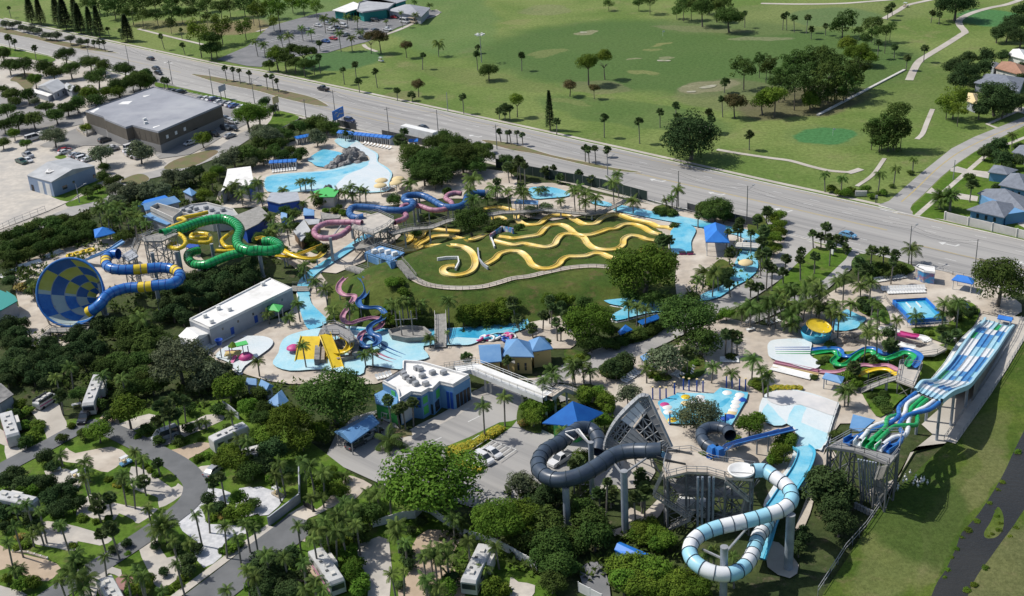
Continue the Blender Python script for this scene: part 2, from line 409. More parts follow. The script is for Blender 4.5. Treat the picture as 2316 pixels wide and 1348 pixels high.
water('water_pale', (.38, .60, .66), (.46, .65, .69), .35, c3=(.28, .55, .65))
water('water_mid', (.085, .40, .58), (.17, .49, .63), .40, c3=(.30, .57, .65))
water('water_deep', (.02, .26, .46), (.06, .36, .54), .10, c3=(.16, .50, .64))
water('water_whitish', (.64, .67, .67), (.55, .62, .64), .15)  # whitish grey pool colour of its own
water('water_canal', (.022, .021, .018), (.034, .032, .026), .05, rr=.25)
# the one ground sheet, out to the horizon
o = MB().use('golf_turf').add([(-2500, -200, 0), (2500, -200, 0), (2500, 3500, 0), (-2500, 3500, 0)], [(0, 1, 2, 3)]).build('ground'); tag(o, kind='structure')
PARKP = 'f -400,640 -120,560 0,530 108,494 200,470 320,400 480,342 600,290 690,263 760,275 900,312 1100,356 1460,446 1700,512 1779,531 1900,566 2062,604 2316,665 2500,715 2500,1000 2280,1500 -700,1500'
sheet('park_ground', 'f -250,700 -120,560 0,530 108,494 200,470 320,400 480,342 600,290 690,263 760,275 900,312 1100,356 1460,446 1700,512 1779,531 1900,566 2062,604 2316,665 2500,715 2500,1000 2280,1400 2230,1500 -700,1500 -700,1300', 'shaded_undergrowth')
sheet('industrial_ground', 'f -400,20 -100,75 113,128 403,200 575,238 690,268 690,263 600,290 480,342 320,400 200,470 108,494 0,530 -120,560 -250,600 -500,500', 'concrete')
# highway
far = pts('f 0,43 504,151 580,161 1160,286 1400,339 1740,416 1953,462 2316,545')
near = pts('f 2316,664 2062,602 1779,530 1400,436 1000,336 575,236 403,198 113,126')
def ext(a, b, d): return b+(b-a).normalized()*d
farx = [ext(far[2], far[0], 500)]+far+[ext(far[-3], far[-1], 250)]
nearx = [ext(near[3], near[0], 250)]+near+[ext(near[-3], near[-1], 500)]
hw = sheet('highway', None, 'asphalt', P=farx+nearx)
mk = {'paint_white': MB().use('paint_white'), 'paint_yellow': MB().use('paint_yellow'), 'seam': MB().use('seam')}
u = (far[-1]-far[0]).normalized(); n_ = Vector((-u.y, u.x, 0)); o0 = near[2]
ZM = nz_()+.004
def HP(s, t): return o0+u*s+n_*t+Vector((0, 0, ZM))
def strip(m_, s0, s1, t, w=.18): m_.add([HP(s0, t-w/2), HP(s1, t-w/2), HP(s1, t+w/2), HP(s0, t+w/2)], [(0, 1, 2, 3)])
for t in (4.4, 8.1, 22.4, 26.1):
    s = -560
    while s < 130: strip(mk['paint_white'], s, s+3, t, .16); s += 12
for t in (1.0,): strip(mk['paint_white'], -600, 140, t, .2)
for a, b, t in ((-230, -165, 12.1), (-230, -165, 17.7), (-560, 140, 29.6), (-90, 20, 16.9), (-90, 20, 17.3), (30, 140, 11.9), (30, 140, 12.3), (60, 140, 18.0), (-400, -300, 14.6)):
    strip(mk['paint_yellow'], a, b, t, .2)
for t in (6.2, 11.8, 19.9, 24.2): strip(mk['seam'], -600, 140, t, .22)
for a in (-520, -440, -380, -310, -240, -170, -120, -60, 10, 70): mk['seam'].add([HP(a, 2), HP(a+.25, 2), HP(a+.25, 13), HP(a, 13)], [(0, 1, 2, 3)])
for q in pts('f 1479,407 1612,437 1762,474 2136,551 1068,307 375,142 338,115 2310,595'):
    d = q-o0; s, t = d.dot(u), d.dot(n_)
    for x0, x1, y in ((0, 3.2, 0), ): strip(mk['paint_white'], s, s+x1, t, .35)
    mk['paint_white'].add([HP(s-1.6, t), HP(s, t-1), HP(s, t+1)], [(0, 1, 2)])
    mk['paint_white'].add([HP(s+2.6, t), HP(s+3.2, t), HP(s+3.6, t+1.4), HP(s+3.0, t+1.4)], [(0, 1, 2, 3)])
for k, s_w in enumerate(('b4 1000,505 1160,545 1155,555 995,515', 'b4 1010,540 1170,575 1165,583 1005,548', 'b4 170,765 420,840 415,850 165,775', 'b4 740,905 900,985 895,995 735,915', 'b4 760,940 830,975 827,985 757,950')):
    mk['paint_white'].add([G(t[0], t[1], ZM) for t in PXL(s_w)], [(3, 2, 1, 0)])
for k in mk: mk[k].build({'paint_white': 'lane_marking', 'paint_yellow': 'centre_line', 'seam': 'road_joint'}[k], hw)
def kerb(name, P, h=.14, w=.35, closed=True, material='kerb', z=0.0):
    if closed: P = list(P)+[P[0], P[1]]
    P = [Vector((p[0], p[1], z)) for p in P]
    o = MB().use(material).sweep(P, [(-w/2, 0), (-w/2, h), (w/2, h), (w/2, 0)]).build(name); return tag(o, kind='structure')
kerb('kerb', farx, closed=False, w=.6); kerb('kerb', nearx, closed=False, w=.5)
ribbon('pavement', [p+n_*2.2 for p in far], 1.5, 'concrete'); 
ribbon('pavement', [p-n_*1.6 for p in near[1:]], 1.6, 'concrete')
for s in ('f -80,42 0,60 100,86 201,104 262,119 262,121 151,107 75,88 0,74 -80,56', 'f 433,168 480,173 580,192 695,217 731,232 742,241 706,238 635,222 580,206 500,190 450,175',
          'f 1090,317 1160,325 1248,351 1336,369 1387,380 1450,390 1425,391 1362,383 1286,366 1210,349 1160,341 1110,327'):
    P = cat(pts(s), 3, True); sheet('median', None, 'verge', P=P, z=.15); kerb('kerb', P, h=.16)
# side street on the right, with pavements and drives
sheet('side_street', 'b4 1000,502 1090,470 1250,330 1400,200 1550,80 1650,0 a4 1850,1230 2050,1150 2300,1050 2450,990 2450,1080 2300,1130 2130,1215 1990,1285 b4 1840,40 1700,135 1550,260 1400,410 1300,500 1280,540 1310,610', 'asphalt')
ribbon('centre_line', cat(pts('b4 1200,480 1330,365 1500,200 1650,80 1780,0 a4 2000,1225 2200,1140 2400,1060'), 5), .35, 'paint_yellow')
sheet('lawn', 'b4 1310,600 1285,530 1410,415 1560,265 1710,140 1850,40 a4 2000,1290 2300,1150 2450,1100 b4 2450,700 2300,820 1600,640', 'lawn')
for s in ('b4 1340,600 1960,60', ): ribbon('pavement', pts(s), 1.5, 'concrete_pale')
sheet('driveway', 'b4 1640,180 1700,160 1800,190 1990,210 1980,270 1760,225 1640,205', 'concrete_pale')
sheet('driveway', 'b4 1420,400 1470,350 1520,385 1700,400 1890,430 1880,475 1700,450 1560,415', 'concrete_pale')
sheet('driveway', 'a4 2130,970 2330,960 2330,1030 2180,990', 'concrete_pale'); sheet('driveway', 'b4 2240,680 2320,600 2320,720', 'concrete_pale')
ribbon('pavement', pts('a4 2240,1000 1970,1115 2060,1150'), 1.4, 'concrete_pale'); ribbon('pavement', pts('a4 2140,1300 2320,1230'), 1.5, 'concrete')
# golf paths
for s, w in (('a4 1270,720 1310,630 1360,550 1450,490 1600,400 1740,310 1770,285 1720,220 1730,170 1840,115 2000,70 2150,40 2320,-20', 2.9), ('a4 1040,170 1180,90 1260,45 1460,0 1600,-40', 2.6), ('a4 -60,32 300,38 660,32 900,15 1200,-10', 2.6),
             ('b3 1830,10 2000,40 2300,85 b4 200,110 400,165 560,200 730,215', 1.7), ('a4 1480,980 1430,1100 1390,1200 1340,1250', 1.6), ('a1 1240,260 1500,325 1820,400', 1.8), ('a2 0,285 200,230 300,200 450,170', 1.8),
             ('a2 1080,340 1300,260 1450,190 1580,150 1630,115 1600,90', 2.2), ('a2 960,400 990,430 1080,465', 1.8), ('b4 1050,90 940,240 800,340', 1.3)):
    ribbon('golf_path', cat(pts(s), 5), w, 'concrete')
ribbon('golf_path', cat(pts('b4 720,222 780,205 840,185'), 3), 2.4, 'concrete_pale')
sheet('sand_bunker', 'a3 1540,1140 1600,1110 1700,1115 1780,1150 1790,1170 1700,1190 1560,1180', 'sand', 4)
sheet('sand_bunker', 'a3 600,288 650,284 665,296 620,300', 'gravelsand', 3); sheet('sand_bunker', 'a3 1300,540 1400,540 1410,550 1310,552', 'gravelsand', 3); sheet('sand_bunker', 'a3 1670,788 1760,768 1830,760 1800,785 1700,798', 'gravelsand', 3); sheet('sand_bunker','a3 1560,822 1640,818 1630,830 1570,832','gravelsand',3)
# clubhouse car park
sheet('car_park', 'f 490,135 560,105 610,60 720,30 830,15 960,20 1000,28 960,45 900,62 865,80 830,95 790,105 740,120 700,122 620,140 590,152 560,150', 'asphalt_mid')
# industrial side
sheet('car_park', 'f 330,160 400,196 455,208 560,236 570,262 560,280 520,300 470,330 430,350 360,360 340,340 300,330 250,330 190,330 130,345 90,330 150,300 200,280 190,255 240,220', 'asphalt_lot')
sheet('car_park', 'f -100,200 60,215 110,240 180,250 190,280 110,300 40,310 -100,330', 'asphalt_lot')
ribbon('service_road', cat(pts('f 600,290 560,305 520,330 480,352 420,375 350,395 300,405 260,425 230,450 180,472 110,500 20,535'), 4), 7, 'asphalt')
sheet('industrial_yard', 'f -160,330 0,330 110,335 200,340 240,360 240,400 200,430 150,460 105,480 0,520 -160,560', 'concrete_pale')
for s, mt_ in (('b1 1470,180 1560,110 1740,50 1900,15 1960,35 1880,90 1740,160 1560,190', 'verge'), ('b1 1080,300 1200,240 1290,235 1340,275 1290,310 1180,330', 'verge'), ('b1 590,500 700,450 880,360 960,340 980,420 850,480 640,525', 'lawn'), ('b1 440,420 560,400 860,290 900,300 700,420 600,480', 'lawn'),
           ('a1 0,420 60,425 250,470 440,510 500,540 420,560 200,520 0,500', 'lawn'), ('a1 90,720 200,660 330,680 280,800 220,800 150,740', 'verge'), ('a1 1400,740 1480,760 2280,940 2200,960 1900,880 1550,800 1400,780', 'lawn'), ('a2 180,1000 380,1050 300,1110 120,1190 60,1170 130,1080', 'lawn'), ('b1 490,80 560,60 600,80 540,100','lawn'), ('a1 600,800 760,790 820,850 700,860','verge')):
    P = cat(pts(s), 3, True); sheet('grass_island', None, mt_, P=P); kerb('kerb', P, w=.3)
# ------------------------------------------------------------------ the grassy mound
foot = [Vector((p.x, p.y)) for p in pts('f 735,660 760,725 850,748 1000,752 1180,742 1380,700 1500,690 1530,640 1530,570 1515,520 1400,500 1200,505 1000,545 860,600 770,625')]
pk = G(885, 588, 6); pk2 = G(1000, 600, 4)
def segd(p, a, b):
    ab = b-a; t = max(0, min(1, (p-a).dot(ab)/ab.dot(ab))); return (p-a-ab*t).length
def inpoly(p, P):
    c = False; j = len(P)-1
    for i in range(len(P)):
        if (P[i].y > p.y) != (P[j].y > p.y) and p.x < (P[j].x-P[i].x)*(p.y-P[i].y)/(P[j].y-P[i].y)+P[i].x: c = not c
        j = i
    return c
def mound(x, y):
    p = Vector((x, y))
    if not inpoly(p, foot): return 0.0
    d = min(segd(p, foot[i-1], foot[i]) for i in range(len(foot)))
    e = min(1, d/13); e = e*e*(3-2*e)
    r1 = ((x-pk.x)**2+(y-pk.y)**2)/(30**2); r2 = ((x-pk2.x)**2+(y-pk2.y)**2)/(42**2)
    return e*(1.3+2.8*math.exp(-r1)+2.0*math.exp(-r2))+.25*e*noise.noise(Vector((x*.06, y*.06, 0)))
def GM(px, py, dz=0):
    z = 3.0
    for _ in range(14): q = G(px, py, z+dz); z = .5*z+.5*mound(q.x, q.y)
    q = G(px, py, z+dz); return q
mx0, mx1 = min(p.x for p in foot), max(p.x for p in foot); my0, my1 = min(p.y for p in foot), max(p.y for p in foot)
st = 1.25; nx, ny = int((mx1-mx0)/st)+2, int((my1-my0)/st)+2
HG = [[mound(mx0+i*st, my0+j*st) for i in range(nx)] for j in range(ny)]
mb = MB().use('mound_turf'); idx = {}
for j in range(ny):
    for i in range(nx):
        if HG[j][i] > 0 or any(HG[jj][ii] > 0 for jj in (max(0, j-1), min(ny-1, j+1)) for ii in (max(0, i-1), min(nx-1, i+1))):
            idx[i, j] = len(mb.v); mb.v.append((mx0+i*st, my0+j*st, HG[j][i]+(.12 if HG[j][i] > 0 else -.3)))
for j in range(ny-1):
    for i in range(nx-1):
        q = [(i, j), (i+1, j), (i+1, j+1), (i, j+1)]
        if all(k in idx for k in q): mb.f.append(tuple(idx[k] for k in q)); mb.m.append(0)
tag(mb.build('grass_mound', smooth=True), kind='structure')
# ------------------------------------------------------------------ park decks and pools
for s, mt_ in (('f 500,470 495,435 560,395 590,360 640,328 760,298 830,303 900,330 935,345 930,400 925,420 1040,385 1150,390 1170,420 1140,450 1000,450 900,465 700,475 560,470', 'deck'),
    ('f 1170,425 1250,415 1350,440 1460,462 1560,480 1640,500 1740,525 1790,570 1740,610 1700,660 1600,690 1530,670 1530,600 1515,540 1400,480 1250,500 1160,480', 'deck'),
    ('f 560,560 640,590 680,620 700,650 640,720 560,730 480,760 450,780 480,810 560,850 650,870 760,870 850,870 950,840 1050,850 1100,820 1200,790 1290,790 1300,760 1240,690 1180,680 1060,760 1000,740 850,750 760,730 740,690 740,640 700,600 620,560', 'deck'),
    ('f 1160,860 1300,870 1330,920 1420,960 1440,1010 1580,1050 1640,1060 1760,1080 1830,1120 1860,1040 1900,960 2040,960 1990,900 2000,860 2100,850 2140,790 2200,740 2290,720 2310,690 2230,640 2100,610 1980,630 1900,650 1840,690 1740,740 1640,720 1560,760 1500,800 1440,800 1380,820 1300,850', 'deck'),
    ('f 40,600 160,560 250,540 330,530 420,560 470,600 460,640 300,650 180,690 110,740 60,730 40,680', 'deck'),
    ('f 640,480 760,470 900,510 880,560 760,620 700,600 640,560 600,520', 'deck'), ('f 0,690 60,700 150,735 200,745 120,800 80,780 0,720', 'deck'),
    ('d3 610,460 700,400 1200,380 1250,120 900,150 800,260 620,440', 'concrete'), ('d3 890,760 980,740 1050,560 1170,620 1320,470 1360,560 1250,700 1080,720 1070,840 920,830', 'deck'),
    ('d4 0,900 100,880 280,1080 200,1200 0,1100', 'concrete'), ('d4 240,780 340,500 420,240 530,60 620,100 440,250 420,480 330,740', 'deck')):
    sheet('pool_deck', s, mt_, 2)
sheet('service_road', 'f 1779,533 1840,552 1838,572 1790,615 1720,665 1640,712 1560,752 1460,800 1380,830 1300,850 1240,880 1200,870 1240,845 1330,800 1440,755 1560,700 1650,655 1720,610 1770,565', 'asphalt', 2)
sheet('service_road', 'f 1925,572 1950,585 1890,640 1850,670 1780,700 1700,735 1690,720 1780,680 1860,635 1905,590', 'asphalt', 2)
sheet('lawn', 'b4 410,900 760,900 700,1000 500,1190 350,1230 100,1348 0,1300 200,1100', 'lawn')
ENT = 'f 735,1040 760,985 800,945 870,925 905,975 935,985 1000,945 1060,895 1130,855 1180,865 1240,885 1290,905 1190,935 1168,948 1205,965 1260,990 1420,1010 1400,1100 1240,1100 1200,1140 1100,1160 1000,1130 905,1115 845,1090'
sheet('entrance_drive', ENT, 'asphalt')
ribbon('pavement', cat(pts('c2 1260,1280 1350,1270 1500,1180 1680,1090 1850,990 1960,900 2020,860'), 4), 3.2, 'concrete_pale')
ISL = 'f 1006,1023 1009,1041 1029,1061 1072,1080 1102,1062 1064,1034 1092,1015 1158,968 1172,950 1157,955 1130,958 1060,992 1015,1010'
sheet('grass_island', ISL, 'lawn'); kerb('kerb', pts(ISL), w=.35); 
P = pts('c2 1210,1200 1230,1180 1390,1210 1400,1250 1300,1275 1220,1250'); sheet('grass_island', None, 'verge', P=P); kerb('kerb', P)
for s in ('f 1050,930 1062,926', 'c2 1900,1130 2000,1080', 'c2 1570,1310 1660,1270', 'f 1140,880 1170,892'): ribbon('lane_marking', pts(s), .25, 'paint_white')
# RV park
sheet('lawn', 'f -200,1100 100,960 300,930 560,900 700,1000 830,1100 1000,1150 1240,1320 1300,1420 -200,1500', 'lawn')
for s, mt_ in (('c1 280,1010 500,940 560,1060 610,1200 450,1320 400,1200 300,1060', 'concrete'), ('d1 600,30 680,80 1000,20 1150,100 1100,160 970,250 850,220 700,170 520,140', 'deck'), ('d1 400,240 600,220 750,300 700,400 630,430 480,340', 'concrete'),
    ('d1 1180,200 1330,240 1540,390 1600,350 1660,420 1560,510 1430,570 1420,480 1340,450 1200,400 1170,320', 'concrete_pale'), ('d1 800,450 870,480 1010,520 1200,560 1420,580 1250,710 1200,680 1070,620 1030,680 850,670 780,640 700,650 690,600 740,540', 'concrete_pale'),
    ('d1 430,690 700,740 950,820 1010,860 900,910 700,870 680,960 500,930 330,900 280,840 300,750', 'concrete_pale'), ('d1 -100,900 0,905 130,970 430,1040 550,1110 470,1210 390,1230 230,1190 100,1100 -100,1150', 'tanpad'),
    ('d1 1230,870 1400,770 1420,880 1500,1020 1590,1000 1640,1130 1570,1230 1430,1300 1350,1170', 'concrete_pale'), ('d1 1590,630 1760,550 1830,620 1860,710 1950,720 2200,740 2220,800 2050,850 1980,960 1990,1010 1830,1110 1740,960 1760,870 1640,780', 'gravel'), ('d1 1810,420 1900,390 2080,440 2050,540 1930,520 1750,570', 'gravel'),
    ('c1 880,1120 1010,1010 1080,1160 1040,1170 900,1160', 'tanpad'), ('c1 1060,1170 1160,1225 1420,1110 1340,1060 1150,1120', 'concrete_pale'), ('c1 1290,1300 1420,1360 1590,1300 1700,1250 2000,1120 1990,1070 1850,1070 1750,1120 1550,1190 1400,1250', 'concrete'),
    ('d1 1480,80 1600,40 1800,-20 1900,20 1700,130 1660,190', 'tanpad'), ('d1 1740,230 1880,190 1900,260 1830,330', 'concrete_pale'), ('d1 50,-60 210,-60 240,100 80,190', 'concrete_pale'), ('c1 -60,1170 60,1230 170,1290 240,1360 50,1348 -60,1280', 'concrete'),
    ('d2 900,940 1000,870 1190,860 1195,1400 1000,1400 1020,1250 960,1130', 'concrete_pale'), ('d2 1400,910 1540,770 1840,810 1790,930 1760,1100 1880,1400 1280,1400 1340,1200 1410,1080', 'tanpad'), ('d2 350,1220 480,1040 560,1120 640,1200 480,1230', 'tanpad'),
    ('d2 180,745 440,540 540,590 640,500 800,310 870,290 1040,370 960,420 890,490 700,560 540,640 430,700 440,880', 'deck'), ('d3 -20,1200 50,1240 200,1270 150,1400 -20,1400', 'concrete_pale'), ('d3 600,1180 650,1080 750,1060 820,1110 880,1400 700,1400', 'asphalt_mid'),
    ('d1 2150,400 2330,420 2330,620 2120,640', 'gravel'), ('d2 -20,390 120,410 260,470 110,640 -20,600', 'gravel'), ('d1 850,1110 1030,1020 1000,1100 1090,1130 1080,1200 980,1160 880,1300 850,1400 700,1400', 'concrete_pale'), ('d1 1040,1210 1180,1180 1230,1300 1230,1400 1100,1400', 'brick'), ('d1 -60,1270 100,1300 250,1360 -60,1400','concrete_pale')):
    sheet('rv_pad', s, mt_, 2)
RVR = cat(pts('f -80,1110 -20,1078 60,1035 110,1010 170,978 215,965 270,985 340,1020 400,1052 432,1080 443,1105 428,1140 380,1180 320,1222 250,1268 190,1305 120,1352 60,1395'), 6)
ribbon('park_road', RVR, 4.6, 'asphalt_camp')
for q in (-1, 1):
    pass
ribbon('street', pts('f 360,1440 440,1378 520,1316 600,1252 690,1180'), 7.4, 'asphalt_camp')
ribbon('pavement', pts('f 330,1410 400,1352 480,1292 560,1232 612,1194'), 1.6, 'concrete_pale')
# canal and its bank
sheet('canal_bank', 'c4 2330,330 1620,1310 d4 1010,560 700,1050 500,1348 f 1800,1500 2600,1500 2600,700', 'bank_turf')
sheet('canal', 'f 2420,860 2350,920 2301,1008 2265,1084 2215,1164 2175,1210 2162,1243 2139,1293 2114,1333 2090,1420 2150,1440 2190,1348 2210,1306 2238,1268 2265,1230 2291,1195 2316,1157 2420,1010', 'water_canal', 3)
sheet('islet', 'd4 2060,570 2110,640 2110,760 2050,840 1960,850 1940,800 2000,700', 'bank_turf', 4)
sheet('racer_apron', 'c4 1920,170 2300,195 2310,330 1625,1300 1590,1330 1340,1360 d4 1020,545 960,560 900,420 1180,300 1280,80 c4 1480,1250 1380,1160 1560,1000 1830,600', 'concrete')
for s in ('c4 840,800 1100,770 1320,810 1180,950 1010,1095 900,980', 'c4 1400,500 1560,440 1720,440 1600,600 1480,745 1380,760 1320,840 1390,610', 'c4 400,560 520,520 900,500 1240,560 1180,600 1150,740 1000,790 830,800 700,700 480,660', 'c4 790,60 850,10 930,20 1060,110 1090,260 950,200 820,140',
          'c4 1280,300 1560,270 1780,150 1900,120 1870,230 1800,320 1620,420 1500,400', 'c4 20,700 60,640 -100,760', 'c3 780,700 800,620 900,560 1040,540 1080,640 1050,730 900,755', 'c3 860,440 1000,330 1420,170 1440,220 1280,360 1080,430', 'c3 460,500 560,490 700,540 640,590 500,600', 'c3 2100,800 2150,740 2260,760 2330,870 2250,880 2140,820',
          'b3 1850,1010 1960,1060 1970,1160 1860,1240 1760,1260 1740,1150', 'b3 2180,600 2260,640 2290,760 2330,900 2230,1100 2190,900 2180,840 2100,720', 'c3 570,830 700,800 850,880 920,1000 860,1060 700,1000 600,960', 'c3 100,950 300,900 420,980 260,1120 250,1240 60,1180 40,1050', 'b3 1270,540 1380,520 1490,600 1400,610 1280,585', 'b4 770,1000 900,960 1290,1060 1280,1130 1100,1140 900,1190 760,1110',
          'b2 420,760 520,720 560,840 640,900 560,960 420,900 380,820', 'b2 0,700 100,680 150,760 220,900 160,960 40,860', 'c3 1230,690 1330,680 1430,740 1370,770 1290,750', 'c3 1620,560 1700,540 1720,700 1560,760 1490,700', 'c4 1660,60 1830,70 1880,140 1860,210 1700,200'):
    sheet('planting_bed', s, 'lawn' if s.startswith('c4') else 'mound_turf', 3)
# pools: water sheet, pale coping
def pool(s, wm, sm=4, cop='white', name='pool_water', extra=None, w=.5):
    P = pts(s); P = cat(P, sm, True) if sm else P
    sheet(name, None, wm, P=P); kerb('pool_coping', P, h=.22, w=w, material=cop)
    return P
pool('b2 90,270 300,235 600,215 760,180 900,140 1010,125 1010,80 900,20 780,5 700,-60 800,-90 900,-60 980,0 1090,60 1090,130 1170,180 1220,240 1190,330 1190,390 1020,410 800,400 400,400 100,400', 'water_pale', 3, 'offwhite')
sheet('pool_water', 'b2 820,15 900,25 1000,80 1015,130 940,200 800,260 700,400 1010,400 1180,380 1175,330 1205,240 1150,185 1080,135 1075,65 980,5 900,-50', 'water_whitish', 2)
sheet('pool_water', 'b2 95,275 300,242 600,225 780,195 1000,145 930,200 500,330 300,395 105,398', 'water_mid', 3)
pool('b2 460,110 580,30 640,25 780,60 740,120 640,175 540,170 500,140', 'water_mid', 3, 'blue')
pool('b3 150,370 330,360 480,400 500,440 330,460 180,460', 'water_mid', 4); 
pool('b3 700,490 800,485 890,515 850,535 720,510', 'water_mid', 4); pool('c2 1985,340 2120,300 2300,290 c3 0,250 130,215 130,290 20,330 c2 2290,340','water_mid',2)
# lazy river in ribbons
def river(s, w, wm='water_mid'):
    P = cat(pts(s), 6); z = nz_()
    ribbon('lazy_river', P, w, wm, z)
    for sg in (-1, 1):
        Q = [];
        for i, p in enumerate(P):
            d = (P[min(i+1, len(P)-1)]-P[max(i-1, 0)]).normalized(); Q.append(p+Vector((-d.y, d.x, 0))*sg*w/2)
        kerb('pool_coping', Q, h=.3, w=.45, closed=False, material='white')
river('b3 930,545 1050,570 1300,620 1550,665 1700,695 1850,730 2050,770 2150,820 2140,860', 4.6)
pool('b3 1430,740 1530,690 1640,740 1600,850 1590,950 1440,955 1405,890 1410,800', 'water_mid', 4)
pool('b3 2060,895 2190,895 2180,960 2200,1050 2180,1130 2080,1210 2000,1250 1860,1348 c3 1700,55 1640,40 1720,-20 b3 1900,1240 1960,1160 1975,1080 2030,960', 'water_mid', 2)
pool('c3 800,25 1000,25 1150,55 1300,65 1440,90 1420,140 1200,165 930,230 890,180 1000,110 870,80', 'water_mid', 3)
pool('b2 0,0 10,0', 'water_mid', 0) if False else None
pool('c2 800,285 1100,300 1500,305 1700,300 2000,280 2280,255 2300,300 2100,360 1990,420 1900,450 1760,450 1500,460 1550,560 1400,600 1320,640 1300,670 1060,640 980,640 930,720 600,670 300,680 150,620 200,520 220,440 280,370 440,320 620,300 740,380 870,420 880,380', 'water_pale', 3)
sheet('pool_water', 'c2 1700,305 2000,285 2280,260 2295,300 2100,350 2000,390 1800,380 1720,400 1500,350 1200,330 900,320 830,300 1100,310 1500,315', 'water_deep', 2)
sheet('pool_water', 'c2 300,600 500,560 900,540 1000,600 920,660 600,660 350,660', 'water_mid', 3) if False else None
pool('c2 380,0 470,0 500,80 620,200 640,240 560,290 460,300 400,160 380,60', 'water_mid', 3)
river('b2 1010,790 880,880 760,960 640,1040 520,1120 440,1200 420,1280 430,1340', 3.0, 'water_mid')
pool('c2 -140,370 60,370 150,410 130,470 40,540 c1 2200,640 2150,700 2040,600 1930,550 2050,450 2200,380', 'water_whitish', 3)
# right hand pools
pool('c4 570,200 710,130 890,215 800,300 700,325 590,320', 'water_mid', 0)
pool('c4 10,430 100,400 380,405 380,540 450,590 470,640 380,670 200,620 30,570 0,500', 'water_whitish', 3)
pool('c3 1300,960 1340,945 1450,920 1470,880 1640,885 1800,890 1860,835 2110,880 2100,930 1950,1190 1850,1170 1700,1160 1560,1160 1400,1160 1330,1050', 'water_mid', 0)
for s in ('c3 1820,1000 1920,930 1950,940 1880,1010', 'c3 1310,960 1460,900 1480,930 1330,1000', 'c3 1870,850 2000,870 1950,920'): sheet('pool_water', s, 'water_deep', 3)
pool('c4 -60,960 20,870 200,850 400,890 600,960 640,990 590,1130 530,1330 500,1360 d4 480,70 420,60 400,200 d3 2320,560 2280,500 d4 120,300 200,180 c4 250,1280 180,1160 -60,1100', 'water_whitish', 3, w=.8)
sheet('pool_water', 'c4 170,1160 240,1000 350,1020 300,1150 540,1250 500,1348 d4 440,60 c4 260,1340 250,1200', 'water_pale', 2)
sheet('pool_water', 'c4 -60,1080 0,980 100,1090 170,1160 60,1180 -60,1120', 'water_pale', 2)

def stalls(s, n, ln, w=.15, name='parking_bay_lines'):
    a, b_ = pts(s); d = b_-a; nr = Vector((-d.y, d.x, 0)).normalized()*ln; dn = d.normalized()*w; m_ = MB().use('paint_white'); z = nz_()
    for i in range(n+1):
        p = a+d*(i/n)+Vector((0, 0, z)); m_.add([p, p+dn, p+dn+nr, p+nr], [(0, 1, 2, 3)])
    m_.add([a+Vector((0, 0, z)), b_+Vector((0, 0, z)), b_+Vector((0, 0, z))+nr*.02, a+Vector((0, 0, z))+nr*.02], [(0, 1, 2, 3)])
    tag(m_.build(name), kind='structure')
for s, n, l in (('a2 80,480 600,330', 14, 5), ('a2 180,560 700,400', 14, -5), ('a2 420,270 1000,130', 16, -5), ('a2 700,330 1200,190', 13, 5), ('a2 0,430 380,330', 10, 5), ('a1 1560,850 2250,1010', 16, 5), ('b1 560,50 800,110', 6, 5), ('b1 1100,60 1330,110', 6, 5), ('d2 1850,20 2080,180', 5, -5), ('d2 2000,-70 2330,60', 8, -5), ('a1 1990,1030 2120,1130', 4, -5)): stalls(s, n, l)
for s in ('c4 243,995 215,1080 180,1150', 'c4 350,1015 320,1090 285,1165'):
    P = pts(s); m_ = MB().use('offwhite').sweep(P, [(-.45, 0), (-.1, .55), (.1, .55), (.45, 0)], cap=True); tag(m_.build('pool_divider'), kind='structure')

sheet('landing_floor', 'c4 30,880 200,862 390,900 590,965 625,990 600,1090 440,1040 350,1010 240,985 120,1000 0,950', 'pool_floor', 3)
# ================================================================== VEGETATION
def leafblob(seed, nb, flat, leaf, nl, core=.36, spread=1.0, low=-.35, big=.2):
    R = random.Random(seed); V = []; Fc = []
    blobs = []
    for i in range(nb):
        for _ in range(30):
            v = Vector((R.gauss(0, 1), R.gauss(0, 1), R.gauss(0, 1))).normalized()
            if v.z > low: break
        r = R.uniform(big*.6, big*1.15); d = core*R.uniform(.55, 1.05)
        c = Vector((v.x*d, v.y*d, v.z*d*flat)); blobs.append((c, r, R.uniform(.9, 1.1)))
    blobs.append((Vector((0, 0, 0)), core*.75, 1))
    tot = sum(b[1]**2 for b in blobs)
    for c, r, _ in blobs:
        for k in range(max(6, int(nl*r*r/tot))):
            v = Vector((R.gauss(0, 1), R.gauss(0, 1), R.gauss(.35, 1))).normalized()
            p = c+Vector((v.x, v.y, v.z*.8))*r*R.uniform(.7, 1.08)*spread
            nrm = (v+Vector((R.uniform(-.7, .7), R.uniform(-.7, .7), R.uniform(-.3, .9)))).normalized()
            a = nrm.orthogonal().normalized(); a.rotate(Matrix.Rotation(R.uniform(0, 6.28), 3, nrm)); b = nrm.cross(a)
            s = leaf*R.uniform(.6, 1.3); o = len(V)
            V += [p-a*s, p-b*s*.5+nrm*s*.15, p+a*s, p+b*s*.5+nrm*s*.1]; Fc.append((o, o+1, o+2, o+3))
    return V, Fc
def me_(name, V, Fc, m_, smooth=False):
    me = bpy.data.meshes.new(name); me.from_pydata([tuple(v) for v in V], [], Fc); me.materials.append(MT[m_])
    if smooth: me.polygons.foreach_set('use_smooth', [True]*len(Fc))
    me.update(); return me
